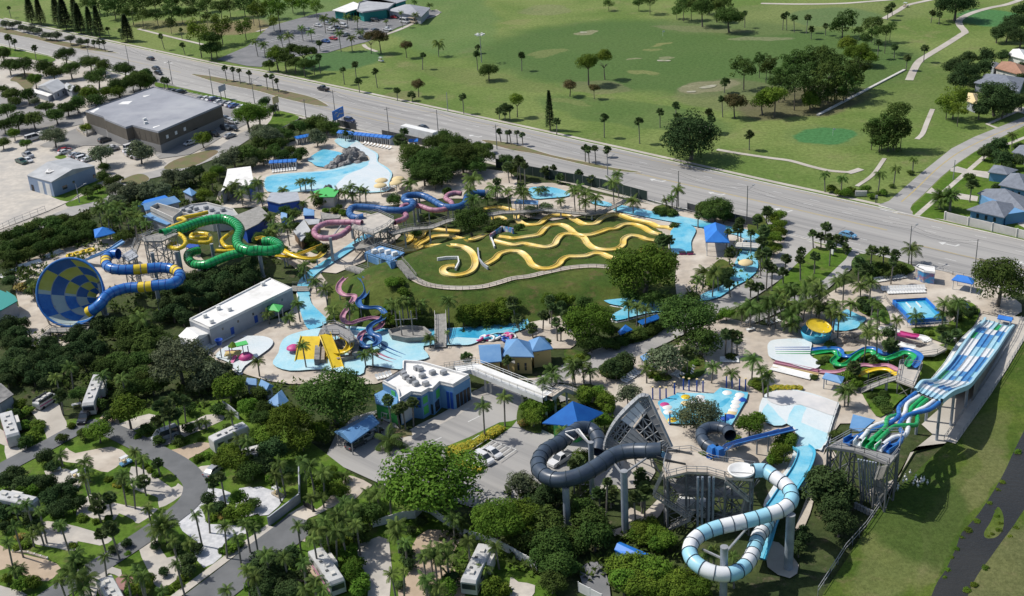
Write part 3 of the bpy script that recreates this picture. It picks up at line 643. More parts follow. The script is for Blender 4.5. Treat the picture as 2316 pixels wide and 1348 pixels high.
def trunkmesh(seed, h, r, limbs=5, reach=.3, top=.35):
    R = random.Random(seed); b = MB(); p = Vector((0, 0, -.03)); 
    q = Vector((R.uniform(-.03, .03), R.uniform(-.03, .03), h*.5)); b.tube(p, q, r, r*.75, 7); t = Vector((q.x*1.5, q.y*1.5, h)); b.tube(q, t, r*.75, r*.5, 7)
    for i in range(limbs):
        a = 6.28*i/limbs+R.uniform(-.4, .4); e = t+Vector((math.cos(a)*reach, math.sin(a)*reach, R.uniform(.08, top)))
        m_ = t.lerp(e, .5)+Vector((0, 0, .04)); b.tube(t*.98, m_, r*.45, r*.3, 5); b.tube(m_, e, r*.3, r*.12, 5)
    return b
MESH = {}
def crownset(key, leafm, var, **k):
    MESH[key] = [me_(key+'_crown', *leafblob(hash_(key)+i, **k), leafm) for i in range(var)]
def hash_(s): return sum(ord(c)*(i+7) for i, c in enumerate(s)) % 9973
for nm, lm in (('oak', 'leaf_oak'), ('lush', 'leaf_lush'), ('grey', 'leaf_grey'), ('dark', 'leaf_dark'), ('brown', 'leaf_brown'), ('yellow', 'leaf_yellow')):
    crownset(nm+'L', lm, 3, nb=46, flat=.72, leaf=.020, nl=7800, core=.37, big=.15)
    crownset(nm+'M', lm, 4, nb=26, flat=.78, leaf=.034, nl=3000, core=.34, big=.19)
    crownset(nm+'S', lm, 3, nb=14, flat=.85, leaf=.055, nl=1100, core=.30, big=.22)
for nm, lm in (('pine', 'leaf_oak'), ('pinelush', 'leaf_lush')):
    crownset(nm+'M', lm, 4, nb=20, flat=.95, leaf=.032, nl=1900, core=.42, big=.15, low=-.6)
for nm, lm in (('flower', 'leaf_flower'), ('orange', 'leaf_orange')): crownset(nm+'S', lm, 2, nb=16, flat=.6, leaf=.06, nl=1200, core=.3, big=.22)
def conifer(seed):
    R = random.Random(seed); V = []; Fc = []
    for i in range(4200):
        t = R.random()**.8; a = R.uniform(0, 6.28); tier = .82+.18*math.cos(t*75); rad = .5*(1-t)**.75*(.35+.65*math.sqrt(R.random()))*tier*(1+.18*math.sin(3*a+seed+t*9))+.012
        p = Vector((math.cos(a)*rad, math.sin(a)*rad, t-.02*rad)); out = Vector((math.cos(a), math.sin(a), R.uniform(-.2, .5))).normalized()
        sd = out.cross(Vector((0, 0, 1))).normalized()*R.uniform(.025, .06); o = len(V); L = R.uniform(.07, .14)
        V += [p-sd, p+sd, p+Vector((out.x*L, out.y*L, out.z*L*.4)), ]; Fc.append((o, o+1, o+2))
    return V, Fc
MESH['conifer'] = [me_('conifer_crown', *conifer(i), 'leaf_dark') for i in range(3)]
def sabal(seed):
    R = random.Random(seed); V = []; Fc = []
    for i in range(62):
        v = Vector((R.gauss(0, 1), R.gauss(0, 1), R.gauss(.25, .9))).normalized()
        if v.z < -.75: v.z = -v.z
        c = v*(.30 if i % 3 else .12)*R.uniform(.7, 1.05); side = v.cross(Vector((0, 0, 1))); side = side.normalized() if side.length > .05 else Vector((1, 0, 0)); up = side.cross(v)
        side.rotate(Matrix.Rotation(R.uniform(-.5, .5), 3, v)); 
        for k in range(9):
            a = (k-4)*.36; d = (v*math.cos(a)+side*math.sin(a)).normalized(); tip = c+d*R.uniform(.17, .23)+Vector((0, 0, -.05*abs(k-4)/4-.02))
            w = .034; pr = v.cross(d) if k != 4 else side; pr = side*math.cos(a)-v*math.sin(a); o = len(V); m_ = c+d*.11
            V += [c, m_-pr*w, tip, m_+pr*w+up*.012]; Fc.append((o, o+1, o+2, o+3))
    return V, Fc
MESH['sabal'] = [me_('palm_crown', *sabal(i), 'leaf_sabal') for i in range(5)]
def coco(seed, nf=17, droop=1.0, wind=0.0, stiff=0, hi=1.0):
    R = random.Random(seed); V = []; Fc = []
    for i in range(nf):
        a = 2.4*i+R.uniform(-.3, .3); el = (1.15-1.35*(i/nf))*hi+R.uniform(-.12, .12); L = R.uniform(.42, .53)
        P = [Vector((0, 0, 0))]; d = Vector((math.cos(a)*math.cos(el), math.sin(a)*math.cos(el), math.sin(el)))
        n = 8
        for k in range(n):
            P.append(P[-1]+d*L/n*1.15); d = (d+Vector((wind*.10, 0, -.17*droop*(1+.12*k)))).normalized()
        for k in range(1, n+1):
            t = (P[k]-P[k-1]).normalized(); s = t.cross(Vector((0, 0, 1))); s = s.normalized() if s.length > .05 else Vector((1, 0, 0))
            wl = .115*math.sin(PI*min(1, .12+.80*k/n))**.6*(1 if k < n else .75)
            for sg in (-1, 1):
                for h in (0, .5):
                    b = P[k-1].lerp(P[k], h); e = b+s*sg*wl*R.uniform(.85, 1.1)+t*wl*.55+Vector((0, 0, -wl*(.45+.35*droop))); o = len(V)
                    V += [b, b+t*.030, e+t*.004, e-t*.008]; Fc.append((o, o+1, o+2, o+3))
            o = len(V); r = .006; V += [P[k-1]-s*r, P[k-1]+s*r, P[k]+s*r, P[k]-s*r]; Fc.append((o, o+1, o+2, o+3))
    return V, Fc
MESH['coco'] = [me_('palm_crown', *coco(i, 17, 1.0, .5), 'leaf_coco') for i in range(5)]
MESH['royal'] = [me_('palm_crown', *coco(40+i, 15, 1.35, .3), 'leaf_coco') for i in range(3)]
MESH['date'] = [me_('palm_crown', *coco(60+i, 44, .75, 0, hi=1.15), 'leaf_coco') for i in range(2)]
def ptrunk(r, nm):
    b = MB().use('palmtrunk'); R = random.Random(3)
    for k in range(6): b.tube((0, 0, k/6-(.02 if k == 0 else 0)), (0, 0, (k+1)/6), r*(1.25 if k == 0 else 1.0), r*(.96), 7, cap=False)
    me = bpy.data.meshes.new(nm); me.from_pydata(b.v, [], b.f); me.materials.append(MT['palmtrunk']); me.update(); return me
MESH['ptrunk'] = ptrunk(.17, 'palm_trunk'); MESH['ptrunk_thick'] = ptrunk(.34, 'palm_trunk')
def tmesh(b, nm): me = bpy.data.meshes.new(nm); me.from_pydata(b.v, [], b.f); me.materials.append(MT['trunk']); me.update(); return me
MESH['trunk'] = [tmesh(trunkmesh(i, .42, .035, 6, .26, .25), 'tree_trunk') for i in range(3)]
MESH['trunk_pine'] = [tmesh(trunkmesh(i+9, .85, .022, 5, .2, .3), 'tree_trunk') for i in range(3)]
MESH['trunk_con'] = tmesh(MB().tube((0, 0, -.02), (0, 0, .95), .018, .004, 6), 'tree_trunk')
KIND = {'oak': ('broadleaf_tree', 'tree', 'dark green tree'), 'lush': ('leafy_tree', 'tree', 'bright green tree'), 'grey': ('olive_tree', 'tree', 'grey-green tree'), 'dark': ('shade_tree', 'tree', 'very dark tree'),
 'brown': ('bare_branched_tree', 'tree', 'brownish tree'), 'yellow': ('yellow_green_tree', 'tree', 'yellow-green tree'), 'pine': ('pine_tree', 'tree', 'tall pine'), 'pinelush': ('pine_tree', 'tree', 'bright tall pine tree'), 'conifer': ('conifer', 'tree', 'dark conical conifer'),
 'sabal': ('cabbage_palm', 'palm tree', 'round-headed palm'), 'coco': ('coconut_palm', 'palm tree', 'coconut palm'), 'royal': ('royal_palm', 'palm tree', 'drooping feather palm'), 'date': ('date_palm', 'palm tree', 'dense date palm'),
 'bush': ('shrub', 'shrub', 'low green shrub'), 'dbush': ('shrub', 'shrub', 'low dark shrub'), 'flower': ('flowering_shrub', 'shrub', 'yellow-flowering hedge shrub'), 'orange': ('flowering_shrub', 'shrub', 'orange-flowering shrub')}
RT = random.Random(11)
def child(name, me, par, loc=(0, 0, 0), scale=(1, 1, 1), rz=0.0):
    o = bpy.data.objects.new(name, me); COL.objects.link(o); o.parent = par; o.location = loc; o.scale = scale; o.rotation_euler = (0, 0, rz); return o
def plant(kind, px, py, w, yb, group, label, zoff=0):
    nm, ct, _ = KIND[kind]; rz = RT.uniform(0, 6.28)
    if kind in ('sabal', 'coco', 'royal', 'date'):
        if yb: base = G(px, yb); h = max(1.5, hgt(base, py))
        else:
            h = {'sabal': 6.0, 'coco': 6.5, 'royal': 7, 'date': 4}[kind]*RT.uniform(.85, 1.15); q = G(px, py, h); base = Vector((q.x, q.y, 0))
        mh = mound(base.x, base.y)
        if mh > .1:
            if not yb: q = G(px, py, h+mh); base = Vector((q.x, q.y, 0))
            base.z = mound(base.x, base.y)
        W = {'sabal': 4.9, 'coco': 7.0, 'royal': 6.4, 'date': 8.0}[kind]*RT.uniform(.82, 1.18)
        if w: W = w/ppm(base)*1.05
        e = empty(nm, base, label, ct, group, rz)
        e.rotation_euler = (RT.gauss(0, .05), RT.gauss(0, .05), rz)
        child('trunk', MESH['ptrunk_thick' if kind == 'date' else 'ptrunk'], e, scale=(1, 1, h))
        child('crown', RT.choice(MESH[kind]), e, (0, 0, h), (W, W, W*RT.uniform(.9, 1.05)))
        return e
    if kind == 'conifer':
        base = G(px, yb); h = hgt(base, py); W = w/ppm(base); e = empty(nm, base, label, ct, group, rz)
        child('trunk', MESH['trunk_con'], e, scale=(h, h, h)); child('crown', RT.choice(MESH['conifer']), e, (0, 0, h*.08), (W*1.25, W*1.25, h*.93)); return e
    W = w/ppm(G(px, py)); low = kind in ('bush', 'dbush', 'flower', 'orange'); rt = .30 if low else .52
    if yb: base = G(px, yb); W = w/ppm(base); zc = max(hgt(base, py), W*.35)
    else:
        for _ in range(3):
            zc = min(rt*W, 7.0) if not low else min(rt*W, 1.6); q = G(px, py, zc); W = w/ppm(q)
        base = Vector((q.x, q.y, 0))
        mh = mound(base.x, base.y)
        if mh > .1: q = G(px, py, zc+mh); base = Vector((q.x, q.y, mound(q.x, q.y)))
    W *= 1.2
    key = {'bush': 'lush', 'dbush': 'oak'}.get(kind, kind)
    if kind in ('pine', 'pinelush'): key += 'M'
    elif kind in ('flower', 'orange'): key += 'S'
    else: key += 'L' if W > 10 else ('M' if W > 4.5 else 'S')
    fl = 1.0 if not low else .8
    e = empty(nm, base, label, ct, group, rz)
    if kind in ('pine', 'pinelush'): child('trunk', RT.choice(MESH['trunk_pine']), e, scale=(W*1.0, W*1.0, zc*1.05))
    else:
        tm = RT.choice(MESH['trunk']); child('trunk', tm, e, scale=(W, W, zc*1.9 if zc*1.9 < W*1.4 else W*1.4)) if not low else child('stem', tm, e, scale=(W*.8, W*.8, zc*1.5))
    child('crown' if not low else 'foliage', RT.choice(MESH[key]), e, (0, 0, zc), (W, W, W*fl*RT.uniform(.85, 1.05)), RT.uniform(0, 6))
    return e
def grove(kind, where, s, group=None, adj=None):
    L = []
    for t in PXL(s):
        k = t[-1]; v = t[2:-1]; w = v[0]*k if len(v) > 0 and v[0] else 0; yb = None
        if len(v) > 1: yb = OYcur(t, v[1], s)
        L.append((t[0], t[1], w, yb))
    L.sort(); noun = KIND[kind][2] if adj is None else adj
    g = group or f'{KIND[kind][2]}s {where}'
    for i, (x, y, w, yb) in enumerate(L): plant(kind, x, y, w, yb, g if len(L) > 1 else None, nth(i, len(L), noun, where))
def PXL(s):
    "'b2 x,y[,v..] ...' -> full-picture tuples; a 4th value is a row too and is converted with the panel"
    out = []; ox = oy = 0; k = 1.0
    for t in s.split():
        if t == 'f': ox = oy = 0; k = 1.0
        elif len(t) == 2 and t[0] in OY and t[1] in OX: ox, oy, k = OX[t[1]], OY[t[0]], 1/3.966
        else:
            v = [float(a) for a in t.split(',')]
            q = list(v[2:])
            if len(q) > 1 and k != 1.0: q[1] = oy+q[1]*k
            out.append((ox+v[0]*k, oy+v[1]*k) + tuple(q) + (k,))
    return out
def OYcur(t, y, s): return y
g = grove
# --- beyond the highway, left
g('conifer', 'in the row at the far end of the highway', 'a1 290,-40,95,215 375,-20,85,228 530,-50,95,240 600,-20,120,272 700,-60,85,262 730,30,105,300 825,60,85,315 900,50,95,342 1150,130,105,372')
g('sabal', 'on the golf turf at far left above the highway', 'a1 100,72,44,160 985,258,52,330 1475,318,60,442 1660,405,66,492 1635,270,50,352 1090,280,60,358')
g('pine', 'in the far wood left of the clubhouse', 'a1 1040,70,190,175 1200,100,170,225 1290,140,140,250 1420,130,150,230 1550,90,180,215 1640,120,120,215 1730,110,130,200 1800,70,150,190 1870,150,90,260 1540,215,110,305 1990,60,150,170 2070,50,140,160 2200,40,170,150 2280,90,130,230 900,30,170,130 780,20,120,110 1120,20,180,120 1260,20,180,100 1400,10,180,110 1550,10,170,100 1700,10,150,90 1860,20,140,110')
g('pinelush', 'left of the clubhouse car park', 'a1 1810,270,210,520 2000,240,200,400 2210,240,160,360 a2 40,100,170,300 215,90,190,290 430,40,150,145 545,60,130,170 130,40,160,170 330,20,150,120 160,200,100,280')
g('oak', 'beside the highway below the clubhouse car park', 'a1 1910,340,170,430 1900,440,170,535 1950,410,120,520 a2 120,575,110,640 270,520,170,650 350,440,130,600 430,460,140,620 350,560,150,660 440,580,150,690 510,460,110,600 520,570,100,670')
g('lush', 'beside the car park entrance', 'a2 200,490,190,640')
g('grey', 'of the shrubby row on the far highway median', 'a1 60,215,90,260 115,225,80,262 165,210,70,250 215,250,80,290 255,258,70,300 300,265,80,305 350,280,90,320 420,320,80,360 460,318,70,365 515,320,95,365 640,345,95,405 730,375,85,425')
g('sabal', 'at the near tip of the far median', 'a1 795,370,56,430 850,380,56,440 895,380,56,445 945,378,56,460')
g('sabal', 'along the middle highway median', 'a1 2035,612,66,730 2100,620,60,735 2157,635,60,752 2245,655,62,765 a2 100,685,58,805 155,685,62,815 200,720,60,830')
g('sabal', 'on the grass at far left below the highway', 'a1 95,340,90,450 140,375,70,460 325,430,70,540')
g('coco', 'in the clubhouse car park', 'a2 620,160,110,300 700,185,115,262 820,150,100,262 910,165,90,262 420,250,90,370 500,285,100,385 300,325,120,440 238,330,80,430 80,395,110,525 15,375,90,510 760,300,110,465 860,340,110,460 940,290,100,345 1165,190,60,235 1430,130,80,220 1555,45,80,100 1310,115,60,250 1420,15,70,60')
g('sabal', 'on the near kerb of the clubhouse car park', 'a2 572,385,70,462 575,520,80,660')
g('brown', 'on the turf right of the clubhouse car park', 'a2 1030,330,110,480 1120,335,150,480 1350,410,110,520 1455,760,120,870')
g('sabal', 'on the turf left of the tall floodlight', 'a2 1490,498,72,625 1990,425,66,480 1985,490,86,632 895,582,80,692 790,625,70,758 925,730,84,830 1085,640,82,786 1265,812,80,905 1860,868,84,1018 1400,850,90,905')
g('royal', 'alone on the turf', 'a2 1635,390,140,508', adj='large feather palm')
g('oak', 'on the turf below the floodlight', 'a2 2085,635,170,722')
g('sabal', 'beside the highway kerb in a thicket', 'a2 2230,985,130,1080 2180,1000,90,1070 2275,970,90,1075')
# --- golf course centre and right
g('sabal', 'on the central golf turf near the highway', 'a3 80,500,84,636 820,1060,100,1235 1138,1090,100,1290 1320,1000,84,1145 1460,950,92,1060 1480,1045,96,1130 1760,1010,96,1182 1790,1065,90,1200 1882,890,86,1050 1897,735,105,832 2120,1210,110,1345 393,1085,80,1208')
g('yellow', 'of the sunlit pair in mid golf course', 'a3 680,560,215,765 825,510,150,715')
g('brown', 'beside the sunlit pair on the golf course', 'a3 510,768,135,865 730,790,95,888 1990,915,190,1060')
g('lush', 'at the golf edge left of the lone conifer', 'a3 40,900,140,1052', adj='tall narrow green tree'); g('conifer', 'standing alone beside the highway', 'a3 335,815,80,1168', adj='dark conifer')
g('pine', 'along the top edge of the golf course', 'a3 860,30,90,98 1130,20,95,98 1230,10,130,128 1530,50,160,190 1600,20,130,180 1470,100,100,170 1900,20,150,120 1760,20,180,130')
g('oak', 'in the clump at the top of the golf course', 'a3 1700,80,200,240 1940,150,250,290 1830,60,150,200'); g('sabal', 'right of the top golf clump', 'a3 2080,118,60,250')
g('pine', 'at the left end of the golf wood', 'a3 2070,610,240,805 2210,530,130,700 2270,620,150,745'); g('lush', 'at the near left corner of the golf wood', 'a3 2240,905,210,1030 a4 60,860,210,1050', adj='sunlit bright tree')
g('dark', 'overhanging the highway kerb', 'a3 1600,1240,500', adj='huge dark spreading tree')
g('sabal', 'along the near highway median', 'a3 40,1190,66,1290 90,1210,66,1310 a2 2195,1178,70,1280 2250,1190,60,1285 2285,1188,60,1300 b3 650,0,90,120 685,10,80,135 745,0,80,138 845,15,90,80')
g('sabal', 'on the far right of the golf course', 'a4 135,148,70,270 172,128,66,270 240,165,84,290 347,160,78,300 390,262,72,352 520,230,66,318 1075,88,90,180 1118,48,76,140 1465,118,74,205 1537,130,76,220 985,385,86,530 1135,420,80,522 1400,430,88,558 1240,520,86,632')
g('pine', 'right of the golf wood on the hill path', 'a4 670,210,240,340 930,220,170,380 960,290,120,400 1050,280,140,480 1095,235,100,380 870,340,110,450 820,270,80,360')
g('yellow', 'inside the golf wood', 'a4 720,400,170 810,470,240 900,520,160 380,900,200,990')
g('pine', 'of the dense golf wood', 'a4 200,560,200,850 330,530,230,820 470,530,230,820 600,560,170,800 800,600,220,820 700,640,200,900 240,760,230,990 400,780,210,960 540,680,260,930 680,740,250,920 600,810,220,920 470,840,200,960 150,650,200,900 780,700,180,850 330,660,220,900 20,560,140,740 100,740,180,920 560,600,200,860')
g('pine', 'of the big clump beside the putting green', 'a4 1150,1010,220,1340 1020,1110,220,1345 1190,1180,200,1348 1080,1260,250,1360 930,1180,180,1345 1000,1240,210,1360 1130,1120,220,1350')
g('dark', 'at the top right corner beyond the hill path', 'a4 1690,40,330 2230,200,220 2150,270,210 2270,330,200 2060,310,150 2280,90,160')
g('dark', 'around the houses at the right edge', 'a4 1800,520,150 1960,510,170 1680,600,210 1790,640,230 1950,610,190 1700,720,210 1870,720,140 2110,500,130 2050,860,360 2160,920,210 2290,600,100 2110,960,210 2290,900,180 1900,980,190 2280,700,120')
g('pinelush', 'at the right edge above the side street', 'a4 1660,880,240,1070 1600,960,190,1070 1700,980,160,1135'); g('dark', 'beside the side street', 'a4 2080,1310,180 1990,1340,150 2250,1320,110')
g('royal', 'flanking the side street entrance', 'b4 515,235,120,390 660,265,135,375 990,230,130,405 1130,175,120,335 1300,100,110,215 a4 2190,1210,120,1345')
g('bush', 'around the golf entrance sign', 'b4 570,360,110 700,395,120 745,375,90 880,370,110 925,425,80 1045,395,90 640,400,90', adj='rounded shrub'); g('dbush', 'ringing a palm by the side street', 'b4 1285,215,70 1115,335,60 990,400,60')
g('dark', 'between the houses right of the side street', 'b4 1950,40,140 2100,90,200 2230,110,150 2160,160,120 1990,10,110 2050,355,90 2085,245,80')
g('sabal', 'in the lawn of the blue-grey houses', 'b4 1812,320,120,480'); g('date', 'at the street corner lawn', 'b4 1545,440,200,540 1635,420,170,560'); g('dbush', 'at the driveway corner', 'b4 1815,252,110 1870,320,60')
# --- industrial corner
g('oak', 'between highway and warehouse', 'a1 580,490,180 800,560,190 630,620,180 930,600,160 870,690,210 1110,620,180 1300,660,130 1240,720,230 1060,770,210 1330,730,150 400,600,170 480,650,160 200,590,200 80,590,170 20,480,150 860,900,170 690,930,170 250,860,150 670,800,110')
g('lush', 'in the grove behind the flat warehouse', 'a1 310,720,150 800,850,180 1060,830,150 950,830,130 1180,740,150 1300,760,130 600,980,120 770,1150,110 890,1140,80 230,1290,110 120,1200,130')
g('oak', 'in the car parks left of the flat warehouse', 'a1 100,850,170 20,800,110 500,1030,180 410,960,150 600,970,160 300,1070,190 150,1080,200 30,1130,150 60,990,160 20,1280,130 130,910,120')
g('grey', 'shading parked vehicles', 'a1 480,1220,220 500,1200,120 490,830,90 310,910,100 b1 900,50,220 1250,30,220')
g('sabal', 'at the warehouse corner by the highway', 'a1 1480,725,80,800 1515,720,80,812'); g('lush', 'at the warehouse right side', 'a1 2240,1030,280,1180 a2 30,1020,220,1140'); g('yellow', 'in the warehouse front', 'a1 1830,1250,160,1330')
g('dark', 'on the verge by the billboard', 'a2 75,920,130 150,980,110'); g('oak', 'along the park boundary below the highway verge', 'a2 540,1090,190 620,1140,160 680,1130,130 480,1130,130 230,1210,170 380,1140,150 280,1200,120 200,1290,160 60,1280,210 700,1180,100 b1 2240,60,210 2150,30,150'); g('grey', 'along the hedge below the service road', 'a2 90,1220,260 540,1240,170 20,1180,160 b1 2090,70,210 2000,130,170 1960,200,150 2250,130,140')
g('sabal', 'behind the cabanas of the beach pool', 'a2 330,1150,90,1230 800,1200,70,1280 865,1205,80,1260 1290,1250,140 1330,1180,100 1345,1305,100')
g('oak', 'by the small metal building', 'b1 930,170,110 930,260,140 990,300,120 780,390,120 870,350,100 1060,270,90')
g('grey', 'bordering the service road bend', 'b1 1040,370,170 1150,400,190 1200,370,180 1320,380,190 1450,380,180 1540,240,180 1650,260,170 1500,300,120 1050,480,170'); g('dark', 'at the service road bend', 'b1 1730,220,170 1780,200,120'); g('lush', 'left of the white-roofed pool building', 'b1 1910,270,150,400 1960,200,130,300 1830,420,140')
g('coco', 'in the thick clump left of blue roofs', 'b1 880,540,150 970,520,150 1070,500,150 1180,560,160 1250,610,160 950,620,150 1060,630,150 1200,660,150 1130,590,150 1290,680,130 900,480,130 1060,560,150 1230,500,120')
g('coco', 'in front of the white-roofed pool building', 'b1 2140,320,150,480 2060,370,150,480 2250,340,150,480 2180,400,140,520')
g('oak', 'of the long hedge wood below the industrial yard', 'b1 60,800,160 160,770,180 250,720,180 350,670,160 470,680,180 560,640,160 660,690,180 720,640,160 790,700,160 550,760,180 430,790,170 300,810,170 190,850,180 80,890,170 20,960,140 130,970,170 250,940,160 350,900,160 450,860,160 560,830,150 680,790,150 770,770,130 1090,790,150 70,1050,120 1150,780,110')
g('grey', 'inside the long hedge wood', 'b1 480,640,130 620,760,120 320,740,120 720,700,110 130,860,120'); g('orange', 'left of the giant funnel', 'b1 190,1240,150'); g('dark', 'left of the giant funnel', 'b1 100,1190,160 300,1290,140 270,1220,130 90,1120,90')
g('coco', 'behind the left rim of the giant funnel', 'b1 330,1190,120 300,1240,120')
g('dark', 'below the green loop slide', 'b1 1750,1170,200 1900,1130,210 2000,1180,210 2100,1110,210 2200,1090,200 2260,1030,160 1850,1250,210 1700,1270,190 2050,1250,210 2200,1190,200 1600,1290,160 2270,1150,150'); g('dark', 'below the snaking blue tube', 'b1 1500,1290,120 c1 1480,60,170 1600,50,170 1700,40,170 1550,130,210 1640,180,190 1780,60,160 1900,10,150 1420,180,150')
# --- top of the park
g('oak', 'at the left end of the beach pool', 'b2 60,80,160 230,60,150 150,20,150 400,40,130 20,60,130 350,90,120 300,20,120')
g('oak', 'of the great clump right of the beach pool', 'b2 1400,70,260 1550,110,300 1700,50,250 1850,80,300 2000,70,250 1500,220,250 1650,240,230 1750,150,250 1950,150,210 1420,160,200 1600,300,150 2240,100,140 2290,190,140 a2 1600,1290,250 1750,1280,240 1840,1310,200 1980,1310,110 2070,1320,110 1680,1240,190')
g('coco', 'standing before the beach pool', 'b2 40,300,150,470 250,375,130,475 400,300,110,392 445,290,100,392 495,290,110,385 60,420,150,530 540,430,150,530 740,380,120,470 800,395,120,480 865,345,130,490 930,365,130,495 985,375,110,495 700,420,120,480 620,440,120,520 870,420,130,500 420,490,110,560')
g('coco', 'between the green tube and the pink loop', 'b2 140,620,170,740 140,745,170,830 300,700,180,880 180,690,150,790 310,640,140,760')
g('oak', 'among the sheds left of the pink loop', 'b2 330,590,150 1230,460,150 440,760,110 60,560,100 1520,600,60 1700,380,90 1440,765,100 740,525,70 350,690,80'); g('oak', 'on the mound beside the stairway', 'b2 1930,650,330', adj='big round dark tree')
g('coco', 'around the lagoon slides at the top of the mound', 'b2 1380,310,170,392 1960,270,220,400 2150,360,210,460 1940,450,180 2080,440,170,520 2260,380,140 1900,370,150 b3 430,470,110,530 90,400,180 60,370,150 230,370,110,430 290,365,110,430')
g('sabal', 'along the dark fence beside the highway', 'b3 285,200,110,270 360,175,80,265 425,265,100,320 600,228,100,290 700,275,100,335 30,120,150 100,150,90 60,110,110 b2 2150,290,90 2260,160,110')
g('coco', 'between the mound and the highway fence', 'b3 910,300,200,540 950,225,130,450 560,380,190,580 650,410,180,610 740,440,170,620 600,350,150,560 660,470,140,630 1080,470,170,600 1470,365,150,540 1430,440,110,550 1375,460,100,540')
g('dbush', 'on the planted verge behind the mound', 'b3 160,560,150 290,530,140 50,740,110 1350,570,130 1430,580,120 1300,560,110 1450,690,90'); g('sabal', 'at the lower pool end of the yellow flumes', 'b3 1350,830,150,930 1410,820,110,930 1310,840,90,910')
g('lush', 'in front of the mound path', 'b3 1175,1090,600,1320', adj='very big dense green tree')
g('oak', 'above the blue pavilion beside the fence', 'b3 1820,540,280 1700,550,150 1890,600,160 1760,590,150 1730,510,130')
g('sabal', 'near the lazy river bend on the right', 'b3 2270,560,120,680 2195,640,110,740 2050,660,110 2250,740,140 2240,840,130 2140,760,90 2280,930,120 2230,960,120 1940,930,130,1060 2280,1040,110 1950,1215,120,1340 2130,1230,120,1345 2195,1250,120,1348 1660,600,90,720 2020,720,130,850 1910,750,80')
g('lush', 'right of the lazy river bend', 'b3 2250,900,120 2270,760,120 b4 100,600,130 110,680,130 50,640,120 110,750,130 60,800,150 60,900,150 15,550,90 20,720,110'); g('coco', 'behind the big dense tree', 'b3 1700,1110,200,1270 1790,1110,180 1850,1090,150 1640,1150,140'); g('dark', 'behind the big dense tree', 'b3 1930,1120,140 1880,1160,120')
g('sabal', 'on the lawn between the two park driveways', 'b4 410,765,100,900 510,700,120,850 480,790,100,900 545,800,110,920 610,805,100,930 680,830,110,930 700,890,90,960 555,870,110,1060 290,920,110,1060 295,1000,110,1195 420,970,110,1130 155,990,120,1090 35,1085,120,1285 140,1110,120,1220')
g('coco', 'in the band along the exit driveway', 'b4 830,1230,220,1348 920,1200,180 690,1150,200 610,1185,150,1290 420,1200,200 200,1250,200 130,1300,200 60,1335,180 330,1290,190 450,1290,200 350,1250,180 480,1240,170 250,1300,180 c4 210,160,250,330 150,60,200 80,60,200 30,30,180 280,60,200 210,90,180')
g('sabal', 'behind the blue snack stand', 'b4 930,920,130 1050,930,130 1160,950,110 830,1020,130 870,1080,150 1120,1010,110'); g('dbush', 'of the hedge behind the sun loungers', 'b4 950,1080,220 1060,1090,220 1160,1090,180 1230,1100,120 880,1120,200'); g('coco', 'beside the utility pole behind the snack stand', 'b4 1290,900,220,1040'); g('oak', 'at the right edge above the racer slide', 'b4 2090,1190,500', adj='very big round tree')
# --- left middle jungle
g('dark', 'of the jungle below the giant funnel at far left', 'c1 60,250,200 150,330,200 200,240,150 80,430,190 200,420,190 60,640,220 200,640,230 60,740,180 130,540,220 20,340,150')
g('dark', 'of the jungle directly below the giant funnel', 'c1 430,430,220 500,500,190 340,560,190 300,720,170 420,660,210 550,610,210 700,480,210 650,370,170 800,380,210 900,240,170 1000,240,160 620,500,200 760,580,200 450,770,180 880,460,180 700,300,160')
g('oak', 'in the jungle beside the service building', 'c1 1180,300,250 1330,330,250 1280,430,240 1150,430,220 1450,380,180 1050,560,200 1130,620,200 1250,570,210 1250,680,190 960,620,180 880,600,160 1100,250,170 1350,530,170')
g('lush', 'in the jungle beside the service building', 'c1 1580,390,110 1060,600,120 430,500,130 150,600,150'); g('grey', 'below the long white-roofed building', 'c1 1600,560,500', adj='huge olive-green tree')
g('coco', 'sticking out of the jungle', 'c1 1270,180,230 660,620,170,830 970,700,180,900 500,720,150 1100,730,170')
g('grey', 'beside the toddler pool', 'c1 1880,700,290 1780,800,180 2040,640,120 1960,650,170'); g('lush', 'below the toddler pool', 'c1 2050,820,290 2230,990,200'); g('lush', 'with a round crown at the camp road bend', 'c1 1180,1020,320,1200')
g('sabal', 'over the camper pitches', 'c1 1500,950,170 1560,920,150 1630,940,150 1450,990,150 570,900,160,1060 1540,1060,180,1310 1620,1030,140,1250 1450,1110,150,1280'); g('oak', 'among the upper camper pitches', 'c1 1200,820,210 1100,890,170 1690,1000,140 1370,800,180 1450,780,150 900,960,130 1300,720,170 860,870,110 930,800,130')
g('lush', 'in front of the grey pick-up', 'c1 880,1210,240'); g('bush', 'between the upper camper pitches', 'c1 640,1160,100 220,1150,150 340,1150,150 250,1010,120 200,1060,120 300,1250,160 330,1190,130 1340,1210,90 1240,1250,90 1800,1280,70 1650,1290,100 190,960,130')
g('coco', 'beside the arched camper trailer', 'c1 1790,1120,130,1200 1860,1120,120,1200 2070,1050,130 2130,1280,170 2200,1290,160')
g('oak', 'right of the family pool restaurant', 'c2 40,850,170 80,1000,180 30,1080,180 600,1250,160'); g('oak', 'in front of the family pool', 'c2 690,880,640', adj='huge spreading oak'); g('lush', 'in front of the great oak', 'c2 300,1130,420'); g('lush', 'of the thicket below the great oak', 'c2 120,1250,260 400,1280,250 560,1180,200 20,1240,200')
g('coco', 'around the family pool', 'c2 30,580,150,720 450,440,150,650 120,150,140,250 300,180,150,262 395,60,150,230 985,510,150,640 1045,490,150,640 1735,310,70,440 1560,370,150,460 1490,120,150,210 1200,1300,0,1348')
